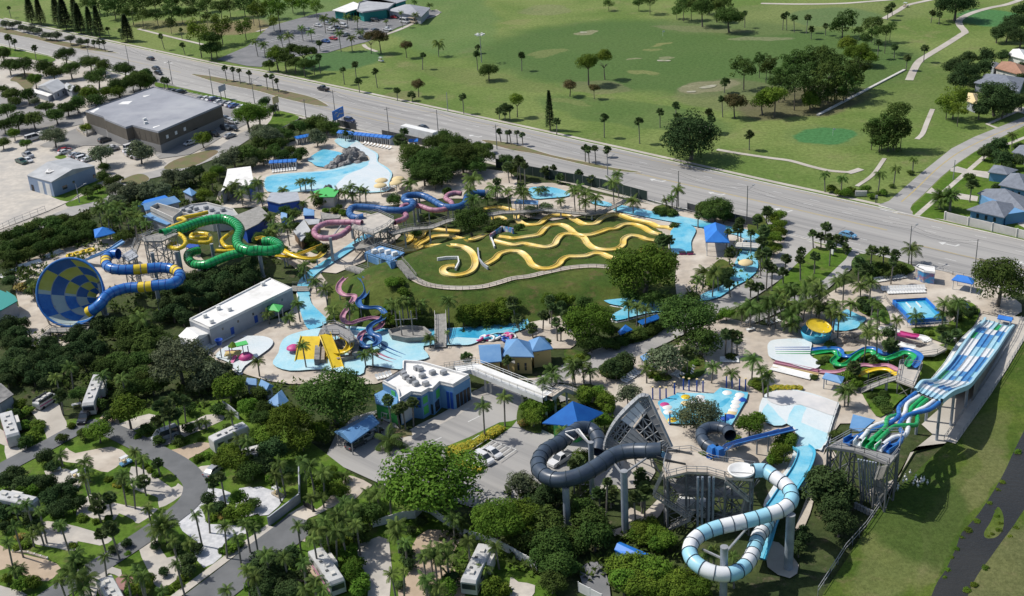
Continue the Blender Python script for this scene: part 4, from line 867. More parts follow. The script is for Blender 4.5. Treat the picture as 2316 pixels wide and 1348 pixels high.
g('sabal', 'around the entrance building', 'c2 1890,540,130,620 1220,920,130,1230 1290,1010,130,1180 1340,990,130,1190 1410,960,140,1160 1760,755,100,870 2270,570,120 c3 60,545,150,650 230,470,120,600 320,420,110,560 10,520,110,640')
g('coco', 'on the yellow-flower traffic island', 'c2 2050,970,170,1280 2230,900,170,1170')
g('coco', 'on the slope above the family pool', 'c2 700,110,170 1350,10,150 1240,60,150 800,70,130 b2 430,1090,170,1200 545,1190,170,1300 620,1260,170 440,1040,130 1340,1200,170 1290,1260,150 1700,1270,190 1410,1240,150 1190,1320,150')
g('lush', 'of the river bank planting below the mound path', 'c2 1140,70,130 1220,130,130 1190,30,130 1900,130,210 2000,100,200 2100,120,210 2200,130,200 2260,60,150 1850,190,150 2200,40,180 680,200,120 1250,230,110 b3 330,1310,150 430,1300,140 500,1320,120 20,1330,110 b2 2200,1320,150'); g('dbush', 'along the far edge of the lazy river', 'c2 1950,230,150 2080,230,150 2200,210,150 1560,220,150 1650,200,120 1450,190,150 1350,190,120')
# --- centre right
g('sabal', 'on the promenade left of the green tree', 'c3 60,190,130,320 180,275,130,370 270,160,130,300 400,220,110,400 470,160,120,330 320,30,110 450,80,110 340,90,100 30,60,150 430,300,80,400')
g('lush', 'between the lazy river and the service road', 'c3 690,230,440', adj='big round green tree'); g('oak', 'beside the big round green tree', 'c3 640,60,150 880,300,150 840,410,150 700,400,230')
g('oak', 'between the service road and the plaza', 'c3 1560,170,520', adj='great dark-olive tree'); g('grey', 'between the service road and the plaza', 'c3 1380,560,340', adj='great grey-olive tree'); g('oak', 'at the plaza edge', 'c3 1690,390,330'); g('sabal', 'at the plaza edge', 'c3 1560,500,190,700')
g('sabal', 'on the plaza in a round planter', 'c3 1905,325,130,530 2010,355,150,530 1960,330,110,530'); g('dbush', 'in the round palm planter', 'c3 1965,535,110')
g('dark', 'of the planted bed beside the plaza', 'c3 880,640,210 1000,580,200 930,690,160'); g('coco', 'above the bridge ramp', 'c3 560,640,220,790 640,610,200,780 700,660,180,790 350,650,200,780 290,750,170 400,700,150 530,590,150')
g('lush', 'around the blue pyramid pavilion', 'c3 650,890,220 830,930,190 760,870,170 250,980,220 180,1080,220 330,940,170 820,1110,180 120,1000,150 860,1000,120 d3 620,110,180 600,150,130'); g('coco', 'beside the blue pyramid pavilion', 'c3 440,1190,150'); g('orange', 'left of the blue pyramid pavilion', 'c3 100,1130,110')
g('grey', 'beside the play pool', 'c3 1040,870,210,1000 1670,1060,400,1220'); g('lush', 'below the play pool', 'c3 2130,1150,250 2200,1090,150 2000,1300,150'); g('coco', 'on the plaza beside the wave pool', 'c3 2140,560,230,760 2260,640,150 c4 10,700,150 690,850,220,990 720,830,150,990'); g('bush', 'at the foot of the plaza palm', 'c3 2210,800,130 2180,770,90')
g('coco', 'screening the lazy river loop', 'c3 1040,70,170,215 1110,90,180,260 1380,80,190,150 1180,110,150'); g('oak', 'above the lazy river loop', 'c3 1250,10,200 1400,20,150 1600,10,150 1050,-10,170'); g('lush', 'right of the service road', 'c3 1920,150,150 1860,180,100'); g('coco', 'right of the service road', 'c3 2050,110,230,250 2210,120,230,250 2130,80,200 2290,60,200')
g('coco', 'around the yellow bowl slide', 'c4 460,80,210,200 530,100,190,210 570,140,150 910,290,220,440 880,330,150 1000,330,130 380,60,180 600,60,170 210,240,200,340'); g('coco', 'around the blue shallow pool', 'c4 1330,170,180,280 1670,70,240,240 1580,60,180 1170,210,150 1000,60,110 940,40,110 1720,40,180'); g('dark', 'around the blue shallow pool', 'c4 1100,330,140 1700,160,150 1850,120,90 1810,160,90 840,60,130 1000,130,90 900,110,110'); g('sabal', 'over the small racing slides', 'c4 1100,440,180,580 1580,370,160,520 780,640,160,760'); g('lush', 'below the small racing slides', 'c4 700,730,150 790,780,130 740,690,120'); g('dbush', 'among the small racing slides', 'c4 520,560,100 560,430,110 420,720,80 480,590,90 1010,940,150 1070,1010,130 950,890,110 1040,880,110 620,1230,130'); g('bush', 'on the kerb of the wave pool', 'c4 160,1290,210 200,1250,150 120,1330,160')
# --- camp at the bottom left
g('coco', 'on the central camp island', 'd1 570,90,160,200 780,150,180,290 810,220,160,330 760,290,150 1130,260,180,400 1080,300,150 1160,330,140'); g('sabal', 'beside the winding camp road', 'd1 1440,160,140,285 1315,320,150,460 910,560,170,700 1010,470,160,650 890,470,140,640 970,790,140,1025 1080,740,170,1040 1920,330,150,480 1980,280,120')
g('dark', 'of the thicket left of the camp road', 'd1 410,100,180 130,260,210 60,320,180 200,340,190 320,330,180 420,340,210 540,400,180 420,480,200 550,560,200 470,580,150 30,620,170 30,740,130 600,500,120 20,560,150 470,190,120'); g('lush', 'of the thicket left of the camp road', 'd1 300,400,150 90,270,150 200,420,130'); g('coco', 'leaning over the lower camp pitches', 'd1 400,740,150,910 310,800,160,920 180,560,160,700 160,1110,180,1220 210,1120,150,1230 700,960,150 2040,740,170,1030 2200,1130,180 2030,1290,170 1260,1180,180 1720,870,170,960')
g('bush', 'of the camp hedges', 'd1 740,650,110 860,680,90 970,655,100 1150,970,70 240,880,120 160,920,100 650,900,90 1230,140,90 1290,180,90 1350,220,90 1400,260,90 1030,340,100 1130,390,90 970,300,90 1890,650,110 2060,920,160 2130,890,130 1990,940,100 1600,1250,110 1500,1300,110 1630,1190,110 1780,120,110 1850,90,110', adj='clipped hedge shrub')
g('date', 'beside the white gravel pitch', 'd1 1510,730,300,880', adj='big bushy date palm'); g('orange', 'at the camp pitches', 'd1 190,820,110 1990,640,80'); g('flower', 'on the central camp island', 'd1 1060,350,100'); g('dark', 'beside the white gravel pitch', 'd1 1670,1040,180 1570,920,130 1880,480,160 1960,560,150 1690,1130,150 1620,950,90'); g('lush', 'beside the patio pitches', 'd1 2120,150,280 1960,130,150 2140,480,200 2180,600,210 2080,620,170 2250,690,150 2050,60,200'); g('oak', 'beside the patio pitches', 'd1 2250,220,230 2230,120,180 2270,520,150')
g('coco', 'of the dark palm cluster at the bottom', 'd1 600,1120,230 740,1050,260 690,1180,240 780,1180,230 560,1200,170 740,1290,240 640,1020,180'); g('lush', 'at the bottom left edge', 'd1 180,1240,170 300,1230,150 60,1200,130 1270,1260,220 1330,1200,150 1180,1310,170 2260,1100,170 2270,1270,180')
g('lush', 'in front of the entrance car park', 'd2 1580,340,880,600', adj='giant bright-green tree')
g('dark', 'at the head of the camp gate', 'd2 140,60,300 60,160,230 260,250,150'); g('coco', 'around the camp gate', 'd2 490,190,250 570,240,200 430,130,150 260,300,190,430 180,250,150 510,470,150,610 610,460,150,570 800,270,160,340 400,720,160,950 330,900,90,980 220,170,180'); g('lush', 'around the camp gate', 'd2 650,310,200 520,320,170 750,400,190 140,300,130 680,220,120 590,390,120')
g('coco', 'of the thicket right of the camp gate', 'd2 1020,430,190,530 1110,430,190,560 790,520,210 870,540,180 700,610,200 620,680,200 560,760,220 750,660,200 850,650,190 680,780,200 780,760,200 520,850,170 900,720,170 1180,400,180'); g('oak', 'of the thicket right of the camp gate', 'd2 1010,620,260 940,790,190 640,850,200 860,790,190 500,720,150 1090,590,140')
g('coco', 'between the bottom camper pitches', 'd2 1290,760,240,970 1250,700,200 1330,870,170 1780,640,200,860 1850,690,190,820 1900,850,180 1640,930,240 1700,1000,220 1600,1010,210 1560,930,190 1500,980,150 1700,900,190 1230,1150,170 1560,1220,210 1620,1280,200 1500,1200,170 2040,1110,200,1230 2180,890,170,1120 1290,1120,120')
g('dark', 'between the bottom camper pitches', 'd2 1360,1060,150 1350,960,150 1480,680,130 1740,1210,180 1560,1310,150 1290,1260,110 1380,760,110'); g('lush', 'between the bottom camper pitches', 'd2 820,950,190 880,1060,200 850,1150,220 960,1210,180 930,1290,200 780,890,170 2130,1280,210 2210,1310,170 1690,1290,210')
g('dark', 'of the jungle at the bottom left of centre', 'd2 200,1050,320 60,1050,260 330,980,190 100,1180,280 240,1200,250 60,1310,240 300,1290,250 420,1150,160'); g('coco', 'of the jungle at the bottom left of centre', 'd2 500,1240,220 560,1300,200 430,1290,180 400,1060,170 100,980,190 250,990,190 20,1180,190')
# --- foreground centre and right
g('lush', 'behind the wavy white fence', 'd2 2150,690,480', adj='big rounded bright tree'); g('lush', 'of the wood right of the wavy white fence', 'd2 2300,620,300 d3 100,640,330 60,800,280'); g('oak', 'of the wood right of the wavy white fence', 'd3 300,690,320 100,850,250 350,880,330 200,850,250 440,980,260 400,1080,300 480,800,200 350,1230,250 520,1080,190 250,1000,230')
g('grey', 'beside the entrance car park', 'd3 60,330,230,470 130,370,190,480'); g('dark', 'below the dark tube slide', 'd3 300,460,280 200,540,220 180,430,180 420,470,150'); g('oak', 'in the middle of the foreground wood', 'd3 700,680,340 730,810,320 620,560,220 780,760,220 600,900,170')
g('sabal', 'around the tall steel pillars', 'd3 780,440,160,540 900,410,150,530 880,470,130,560 1150,310,180 1130,260,150 1180,420,180 1100,450,150 1150,370,150 830,340,110 600,120,150 540,170,130')
g('lush', 'below the tall steel pillars', 'd3 1150,750,220 1280,790,220 1220,720,200 1380,860,220 1100,800,170 1300,880,190 1180,850,150'); g('lush', 'along the bottom edge left of the striped loop', 'd3 1080,1100,330 1250,1130,330 950,1080,240 1000,1230,300 1150,1260,330 1450,1230,280 1350,1180,250 1300,1300,280 1500,1320,260 1650,1300,250 1580,1200,200 1700,1250,190 900,1180,150')
g('coco', 'inside the striped loop', 'd3 1750,980,180 1990,970,150 1800,920,130'); g('dark', 'between the striped loop and the steel tower', 'd4 560,370,420 480,300,250 690,440,250 600,560,300 640,690,300 500,480,260', group='dark trees below the steel tower'); g('dark', 'by the striped loop pillar', 'd4 290,820,170 280,930,170 320,760,110'); g('lush', 'left of the aqua chute', 'd4 120,70,210 60,130,150 d3 1700,100,110')
g('bush', 'on the mound', 'b2 1220,1180,140 1150,1310,110 1320,1230,130 1290,1170,120 1420,1320,140'); g('dbush', 'on the mound beside the wall murals', 'b2 2180,680,160 1560,600,80 2080,720,100')
g('flower', 'of the clipped hedge on the traffic island', 'c2 1860,1340,120 1930,1315,110 2000,1290,100 2060,1250,110 2120,1210,120 2170,1180,110 d2 1740,40,120 1790,50,110 1850,30,110 1920,10,110 1800,110,90 1830,150,100 1880,180,100 1940,205,100 1990,215,90 1770,80,90')
g('flower', 'of the yellow bed beside the wave pool', 'c4 30,825,90 80,820,90 130,815,90 180,815,90 230,815,90 280,820,80')
print('plants', len(bpy.data.objects))

g('dbush', 'of the long clipped hedge under the river canopies', 'c3 960,400,150 1020,380,150 1080,350,150 1140,330,150 1200,300,150 1260,280,150 1320,250,150 1380,220,150 900,430,150'); g('bush', 'in the plaza and terrace beds', 'c4 1350,320,90 1450,330,90 1560,300,100 1720,200,90 1650,350,90 900,560,80 1000,600,90 1100,690,80 960,720,90 860,760,90 700,590,80 1620,500,90 1500,560,80 c3 500,560,90 600,540,90 1240,700,90 1300,730,80 1640,590,100 1580,720,100 2290,840,90')
g('sabal', 'in the terrace beds beside the racing slide', 'c4 1560,300,130,420 1690,330,120,450 940,560,110,680'); g('coco', 'shading the plaza above the play pool', 'c3 1780,620,180,780 1960,690,170,830 1200,640,170,780 c4 1560,150,190,300 1000,170,170,300 740,60,180,200 640,150,170')
g('oak', 'among the sheds below the beach pool', 'b2 480,800,150 600,900,130 250,560,130 560,480,110 900,640,100 30,800,140 110,900,130')
g('bush', 'around the service hall and sheds', 'b2 500,860,100 450,720,80 620,560,80 700,560,90 780,580,90 180,860,90 250,900,90 320,960,100 400,940,90 500,1000,90')
g('bush', 'on the canal islet', 'd4 2060,640,60 2085,700,60 2070,760,70 2010,800,60 1985,820,50 2040,590,40', adj='scrubby green bush')
g('bush', 'along the canal edge', 'd4 2110,330,70 2060,400,60 2250,60,80 1990,520,60 1880,680,70 1800,760,80 1740,830,60 1700,930,70 1660,1010,60 1620,1120,70 1590,1190,60 1850,1250,90 1790,1300,80 1960,1100,80 2180,820,60 2230,740,60', adj='scrubby waterside bush')

g('coco', 'filling the camp pitch borders', 'd1 250,520,150 350,600,150 560,700,150 1180,60,150 1240,120,140 1330,560,130 1560,840,150 1600,1060,140 1760,620,130 1840,560,150 1450,1250,140 900,1000,140 1130,1180,150 1240,1100,140 50,880,150 130,700,150 2120,830,150 2200,700,160 2280,760,150')
g('oak', 'filling the upper camp borders', 'c1 1000,1060,150 760,1230,130 1320,1180,140 1700,1180,130 1950,1010,150 2050,1180,140 130,1060,160 240,1300,150 560,1260,120 700,870,160 1420,1290,110 1600,1290,120'); g('dark', 'between the lower camp pitches', 'd1 620,420,150 700,520,150 640,330,120 530,720,120 250,650,160 320,720,130 1400,900,110 1130,880,110 1020,930,100 1480,1130,110 1760,930,130')
# ================================================================== BUILDINGS
def inset(P, d):
    c = sum(P, Vector((0, 0, 0)))/len(P); out = []
    n = len(P)
    A = sum(P[i-1].x*P[i].y-P[i].x*P[i-1].y for i in range(n))
    s = 1 if A > 0 else -1
    for i in range(n):
        a, b, c2 = P[i-1], P[i], P[(i+1) % n]
        u = (b-a).to_2d().normalized(); v = (c2-b).to_2d().normalized()
        nu = Vector((-u.y, u.x))*s; nv = Vector((-v.y, v.x))*s; m_ = nu+nv; L = m_.length
        k = d/max(.4, (m_/L).dot(nu)) if L > .1 else d
        o = (m_/L*k) if L > .1 else nu*d
        out.append(Vector((b.x+o.x, b.y+o.y, b.z)))
    return out
def windows(root, walls, P, spec):
    "spec: list of (side, n, z0, z1, frac0, frac1, width_fraction, kind, material)"
    n = len(P)
    A = sum(P[i-1].x*P[i].y-P[i].x*P[i-1].y for i in range(n)); s = 1 if A > 0 else -1
    for side, k, z0, z1, f0, f1, wf, kind, mt_ in spec:
        a, b = P[side], P[(side+1) % n]; d = b-a; d = Vector((d.x, d.y, 0)); nr = Vector((d.y, -d.x, 0)).normalized()*s
        for i in range(k):
            t0 = f0+(f1-f0)*(i+.5-wf/2)/k; t1 = f0+(f1-f0)*(i+.5+wf/2)/k
            m_ = MB().use(mt_); p, q = a+d*t0, a+d*t1; o = nr*.05
            V = [Vector((v.x, v.y, z))+o*w for w in (-2, 1) for v, z in ((p, z0), (q, z0), (q, z1), (p, z1))]
            m_.add(V, [(4, 5, 6, 7), (0, 4, 7, 3), (1, 2, 6, 5), (3, 7, 6, 2), (0, 1, 5, 4)])
            wpart(kind, m_, root)
def hut(name, label, ct, s, z, roof='flat', h=2, rm='blue', wm='white', over=.5, win=None, group=None, posts=False, para=0, zb=0, extra=None, ridgeaxis=0, band=None, P=None):
    P = P or pts(s, z); P = [Vector((p.x, p.y, 0)) for p in P]; c = sum(P, Vector((0, 0, 0)))/len(P)
    W = inset(P, over) if over else P
    root = empty(name, Vector((c.x, c.y, zb)), label, ct, group)
    if posts:
        for p in inset(P, .35): wpart('post', MB().use(wm if wm else 'steel').tube((p.x, p.y, zb), (p.x, p.y, z), .12), root)
        if len(P) == 4 and (P[1]-P[0]).length > 9:
            for f in (.33, .67):
                for a, b in ((0, 1), (3, 2)):
                    I = inset(P, .35); p = I[a].lerp(I[b], f); wpart('post', MB().use(wm or 'steel').tube((p.x, p.y, zb), (p.x, p.y, z), .12), root)
    else:
        m_ = MB().use(wm).prism(W, zb-.3, z-.02); 
        wpart('wall', m_, root)
        if band: 
            m_ = MB().use(band[0]).prism(inset(W, -.06), zb-.3, zb+band[1]); wpart('lower_wall', m_, root)
    if roof == 'flat':
        m_ = MB().use(rm).prism(P, z, z+.25, bottom=True); r = wpart('roof', m_, root)
        if para:
            Q = P+[P[0], P[1]]; m_ = MB().use(wm if para < 0 else rm).sweep([Vector((p.x, p.y, z+.25)) for p in inset(P, .2)+inset(P, .2)[:2]], [(-.15, -.1), (-.15, abs(para)), (.15, abs(para)), (.15, -.1)]); wpart('parapet', m_, root)
    else:
        a, b, c2, d = [Vector((p.x, p.y, z)) for p in P[:4]]
        if ridgeaxis: a, b, c2, d = b, c2, d, a
        e0, e1 = (d+a)/2, (b+c2)/2; up = Vector((0, 0, h))
        if roof == 'pyr': r0 = r1 = (e0+e1)/2+up
        elif roof == 'gable': r0, r1 = e0+up, e1+up
        elif roof == 'hip':
            L = (e1-e0); w_ = (d-a).length/2; k = min(.49, w_/L.length); r0, r1 = e0+L*k+up, e1-L*k+up
        elif roof == 'shed': r0, r1 = d+up, c2+up
        dn = Vector((0, 0, -.22)); V = [a, b, c2, d, r0, r1, a+dn, b+dn, c2+dn, d+dn]
        m_ = MB().use(rm).add(V, [(0, 1, 5, 4), (2, 3, 4, 5), (1, 2, 5), (3, 0, 4), (6, 7, 1, 0), (7, 8, 2, 1), (8, 9, 3, 2), (9, 6, 0, 3)] + ([(9, 8, 7, 6)] if roof != 'shed' else []))
        if roof == 'gable' and not posts:
            m2 = MB().use(wm); q = over*.9
            for x0, x1, rr in ((a, d, r0), (b, c2, r1)):
                w_ = (rr-(e0+e1)/2-up).normalized()*-q*.6; m2.add([x0+w_, x1+w_, rr+w_-Vector((0, 0, .1))], [(0, 1, 2), (2, 1, 0)])
            wpart('gable_wall', m2, root)
        r = wpart('roof', m_, root)
    if win: windows(root, None, W, win)
    return root, r, P
def roofbits(root, z, s, mt_='galv', sz=1.2, kind='roof_unit'):
    for p in pts(s, z): wpart(kind, MB().use(mt_).box((p.x, p.y, z+.45), (sz, sz*.8, .8), .6, .9), root)
# warehouse
w1, r1, PW = hut('warehouse', 'huge low flat-roofed warehouse with taupe walls beside the highway', 'building', 'a1 765,1005 1380,788 1990,950 1420,1195 1190,1137 1130,1155 945,1080 930,1060', 7.2, 'flat', rm='roof_grey', wm='wall_taupe', over=.02, band=('wall_grey', 3.0), win=[(2, 3, 4.2, 5.4, .55, .95, .25, 'window', 'white'), (3, 4, 3.4, 6.6, .05, .95, .7, 'wall_panel', 'wall_taupe'), (6, 3, 3.3, 6.6, .1, .9, .7, 'wall_panel', 'wall_taupe'), (2, 1, 0, 3.4, .42, .5, .9, 'door', 'black')], para=.35)
roofbits(w1, 7.45, 'a1 1300,1080 1310,1110', 'white'); 
for s in ('a1 1060,935 1100,912 1190,905 1150,935', 'a1 1280,860 1350,850 1300,870 1285,868', 'a1 1370,1140 1430,1122 1432,1128 1375,1148', 'a1 790,1010 880,965 890,975 830,1015'): wpart('roof_patch', MB().use('roof_white').prism(pts(s, 7.45), 7.4, 7.47), w1)
w2, r2, P2 = hut('workshop', 'small pale-blue metal workshop with grey gabled roof', 'building', 'b1 460,300 850,155 620,80 240,240', 5.2, 'gable', 1.5, 'roof_metal', 'siding', .1, ridgeaxis=1, win=[(0, 1, 1.4, 2.6, .2, .32, .9, 'window', 'glass'), (0, 1, 2.2, 3, .44, .5, .8, 'window', 'glass'), (0, 1, 1.4, 2.6, .92, .98, .9, 'window', 'glass'), (3, 2, 0, 4.2, .35, .95, .6, 'garage_door', 'white'), (3, 1, 0, 2.3, .05, .2, .7, 'door', 'black')])
wpart('roof_patch', MB().use('roof_white').add([G(t[0], t[1], 6.2) for t in PXL('b1 400,215 470,130 540,175 450,215')], [(0, 1, 2, 3), (3, 2, 1, 0)]), w2)
hut('house', 'small white gabled house in the trees at top left', 'house', 'a1 335,775 480,835 600,775 455,715', 3.2, 'gable', 1.8, 'roof_metal', 'wall_pale', .3, win=[(1, 2, 1, 2.2, .1, .9, .2, 'window', 'glass')], ridgeaxis=1)
hut('house', 'second white house, right behind the gabled one at top left', 'house', 'a1 570,785 640,815 700,780 630,750', 3.0, 'gable', 1.2, 'roof_metal', 'wall_pale', .3)
hut('shed', 'long low white shed in front of the white house', 'shed', 'a1 275,820 300,800 470,850 430,870', 2, 'flat', rm='roof_white', wm='wall_pale', over=.1)
hut('apartment_block', 'long grey-roofed building cut by the left edge among trees', 'building', 'a1 -80,240 -80,205 120,220 100,260', 3, 'flat', rm='roof_grey', wm='wall_pale', over=.2) if False else None
# clubhouse
hut('clubhouse', 'white and teal clubhouse wing with long flat roof', 'building', 'a2 680,95 870,20 980,60 800,115', 4, 'flat', rm='roof_white', wm='wall_teal', over=1.0, win=[(2, 5, .6, 2.6, .1, .9, .6, 'window', 'glass')])
hut('clubhouse', 'angled clubhouse wing with a dark roof and white fascia', 'building', 'a2 920,30 1080,-12 1250,30 1180,85 950,118 900,100', 4.5, 'flat', rm='roof_metal', wm='wall_teal', over=1.0, para=.4)
hut('clubhouse', 'grey hip-roofed clubhouse end beside the golf path', 'building', 'a2 1170,90 1330,40 1560,70 1480,150', 3.8, 'hip', 2.5, 'roof_grey', 'wall_pale', .8)
hut('clubhouse', 'far clubhouse block with blue-grey roof at the top edge', 'building', 'a2 950,10 1100,-25 1350,5 1250,35', 4.5, 'flat', rm='roof_grey', wm='wall_teal', over=.5)
# houses right
HW_ = [(0, 3, 1, 2.2, .1, .9, .3, 'window', 'glass')]
hut('house', 'blue-grey bungalow with grey hip roof nearest the white street wall', 'house', 'b4 1785,545 2125,620 2240,500 1960,480', 3, 'hip', 2.2, 'shingle', 'wall_blue', .7, win=HW_+[(1, 1, 0, 2.2, .2, .5, .8, 'door', 'black')])
hut('house', 'hip-roofed wing joined to the nearest blue-grey bungalow', 'house', 'b4 1880,400 1960,360 2330,440 2330,570 2130,600', 3, 'hip', 2.6, 'shingle', 'wall_blue', .6)
hut('house', 'bright blue bungalow with broad grey hip roof at right edge', 'house', 'b4 2070,325 2330,380 2400,250 2180,220', 3.2, 'hip', 2.4, 'shingle', 'wall_blue', .6, win=HW_)
hut('house', 'garage wing of the bright blue bungalow', 'house', 'b4 1975,210 2150,235 2250,190 2030,145', 2.8, 'hip', 1.4, 'shingle', 'wall_blue', .5)
hut('house', 'grey-blue roofed house half hidden by dark trees', 'house', 'a4 1850,740 2260,820 2310,700 1960,660', 3.2, 'hip', 2.4, 'shingle', 'wall_pale', .5)
hut('house', 'terracotta-tiled house behind dark trees', 'house', 'a4 2040,610 2300,680 2330,600 2100,550', 3.2, 'hip', 2.2, 'terracotta', 'white', .5)
hut('house', 'white-roofed house above the terracotta one', 'house', 'a4 2150,490 2330,540 2330,450 2200,440', 3.2, 'hip', 1.8, 'roof_white', 'white', .5)
hut('house', 'small tan hip-roofed house in dark trees', 'house', 'a4 1780,900 1880,940 1890,840 1800,830', 3.2, 'pyr', 1.5, 'shade_tan', 'wall_pale', .5)
hut('house', 'pale house corner behind the terracotta roof', 'house', 'a4 2000,590 2030,610 2090,570 2020,555', 3.0, 'hip', 1.2, 'roof_metal', 'wall_pale', .3)
hut('house', 'grey roof corner at the far right edge', 'house', 'b4 2190,30 2330,70 2400,0 2260,-30', 3.0, 'hip', 1.8, 'shingle', 'wall_pale', .5)
# park buildings
b5, r5, P5 = hut('service_building', 'long white-roofed service building beside the toddler pool', 'building', 'f 428,726 474,746 662,655 612,632', 4.6, 'flat', rm='roof_white', wm='wall_pale', over=.05, para=.35, win=[(1, 3, .8, 2.6, .1, .95, .14, 'door', 'royal'), (1, 5, 3, 3.6, .05, .95, .1, 'window', 'glass')])
roofbits(b5, 4.9, 'c1 1840,180 1960,110 2060,120 1900,230 b2 60,1225', 'white', 1.0)
hut('shed', 'white lean-to wing at the near end of the service building', 'building', 'c1 1600,345 1700,430 1875,325 1760,262', 3.4, 'gable', .9, 'roof_white', 'wall_pale', .2)
hut('pool_building', 'white-roofed building left of the beach pool', 'building', 'b1 1985,390 2030,250 2040,190 2250,165 2270,280 2225,350 2080,320', 4.2, 'flat', rm='roof_white', wm='wall_pale', over=.2, win=[(4, 1, 1, 3, .2, .8, .9, 'window', 'royal')])
hut('restaurant', 'long blue-roofed hall at the left service yard', 'building', 'b1 1300,555 1620,475 1520,440 1280,500', 4, 'gable', 1.2, 'bluepale', 'wall_pale', .4)
hut('restaurant', 'dark blue low roof behind the long blue-roofed hall', 'building', 'b1 1230,530 1520,450 1480,425 1300,470', 3.5, 'flat', rm='blue', wm='wall_pale', over=.3)
hut('kiosk', 'small two-tone blue roofed kiosk above the service yard', 'kiosk', 'b1 1640,385 1720,425 1770,395 1700,350', 3, 'pyr', 1.2, 'bluepale', 'wall_pale', .3)
hut('service_building', 'white-walled roofless plant yard with pale blue lean-to', 'building', 'b1 1350,565 1420,525 1640,590 1560,665', 4, 'flat', rm='asphalt_lot', wm='offwhite', over=.05, para=-1.2)
hut('canopy', 'pale blue sloping roof in front of the white plant yard', 'canopy', 'b1 1285,610 1350,580 1560,665 1500,690', 3, 'flat', rm='bluepale', wm='wall_pale', over=.3)
b6, _, _ = hut('service_building', 'flat grey roof block crowded with air units behind the green tube', 'building', 'b1 1560,570 1700,520 1860,500 2100,560 2150,620 1900,640 1700,610', 3.6, 'flat', rm='roof_metal', wm='offwhite', over=.1, para=-.5)
roofbits(b6, 3.9, 'b1 1640,560 1700,570 1760,550 1800,580 1850,540 1900,560 1950,590 1720,540 2000,560', 'galv', 1.4)
hut('restaurant', 'broad brown-grey roofed hall with blue fascia behind the green tube', 'building', 'b1 2080,620 2330,520 b2 110,600 20,680 b1 2200,740', 4.2, 'flat', rm='greywood', wm='royal', over=.6)
hut('restaurant', 'dark brown sloping roof by the palms left of the sheds', 'building', 'b2 -60,620 110,590 60,680 -100,740', 4, 'flat', rm='greywood', wm='blue', over=.3) if False else None
hut('canopy', 'peaked blue canopy beside the hedge wood', 'canopy', 'b1 850,800 1035,755 1000,720 840,725', 3, 'pyr', 1.6, 'blue', 'white', 0, posts=True)
hut('shed', 'white-roofed shed under palms by the beach pool', 'building', 'b2 90,470 210,500 390,470 370,395 130,400', 3.2, 'flat', rm='wall_pale', wm='royal', over=.2)
hut('shed', 'blue-walled shed under the palms below the beach pool', 'shed', 'b2 420,600 520,600 520,550 430,530', 3, 'gable', .9, 'bluepale', 'royal', .2)
hut('shed', 'small pale-blue shed left of the leafy palm clump', 'shed', 'b2 215,620 270,640 285,580 230,570', 3, 'gable', .8, 'bluepale', 'royal', .1)
hut('shed', 'pale plank-roofed shed behind the pink loop', 'shed', 'b2 330,740 400,830 490,760 430,660', 3, 'shed', .9, 'roof_metal', 'wood', .2)
hut('shed', 'narrow shed with a yellow side wall above the pink loop', 'shed', 'b2 430,640 470,690 560,680 570,640', 3.2, 'flat', rm='roof_metal', wm='wall_cream', over=.1)
hut('shed', 'long slatted grey wall shed above the yellow-sided one', 'shed', 'b2 570,575 600,640 740,630 760,610', 2.8, 'flat', rm='greywood', wm='galv', over=.1)
hut('canopy', 'green swirl-topped snack canopy on the beach pool edge', 'canopy', 'b2 510,390 570,440 700,440 740,385 640,350', 3.4, 'flat', rm='leaf_yellow' if False else 'wall_green', wm='offwhite', over=.5)
# entrance building
EB = 'c2 1130,775 1310,668 1312,600 1330,590 1480,600 1915,722 1765,812 1645,785 1580,850 1545,845 1480,885 1390,875 1280,945 1270,880 1255,840'
b7, r7, P7 = hut('entrance_building', 'white-roofed blue and green entrance building beside the drive', 'building', EB, 5.4, 'flat', rm='roof_white', wm='wall_blue', over=.02, para=.55)
for i in range(len(P7)):
    a, b = P7[i], P7[(i+1) % len(P7)]
roofbits(b7, 5.65, 'c2 1320,700 1340,730 1380,760 1430,790 1400,750 1440,650 1470,660 1490,720 1580,690 1680,690 1520,790', 'galv', 1.3)
windows(b7, None, P7, [(5, 4, .2, 3.4, .05, .9, .8, 'painted_entrance', 'black'), (5, 1, 0, 5.0, .0, .02, .9, 'pillar', 'white'), (6, 2, .3, 4.2, .05, .6, .7, 'window', 'royal'), (7, 1, 3.0, 4.9, .1, .6, .9, 'window_panel', 'wall_green'), (7, 1, .4, 2.6, .2, .9, .8, 'window', 'glass'),  # black entrance panels paint the shade within the doorways on a closed wall
 (8, 1, .2, 2.4, .2, .8, .9, 'window', 'glass'), (9, 1, 3.3, 4.8, .2, .9, .9, 'window_panel', 'wall_green'), (9, 1, .8, 2.6, .2, .9, .9, 'window_panel', 'wall_green'), (10, 1, 2.6, 4.9, .1, .9, .9, 'window_panel', 'royal'), (11, 1, .3, 5.1, .05, .95, 1, 'wall_panel', 'white'), (14, 1, .2, 4.9, .1, .4, .9, 'wall_panel', 'wall_green'), (13, 1, .2, 4.9, .1, .9, .9, 'wall_panel', 'wall_aqua'), (0, 1, 1, 4.9, .5, .9, .9, 'wall_panel', 'wall_aqua')])
hut('side_wing', 'blue and yellow-green low side wing of the entrance building', 'building', 'c2 1060,880 1140,840 1270,900 1260,1010 1210,1000 1070,960', 3.6, 'flat', rm='wall_blue', wm='wall_green', over=.1)
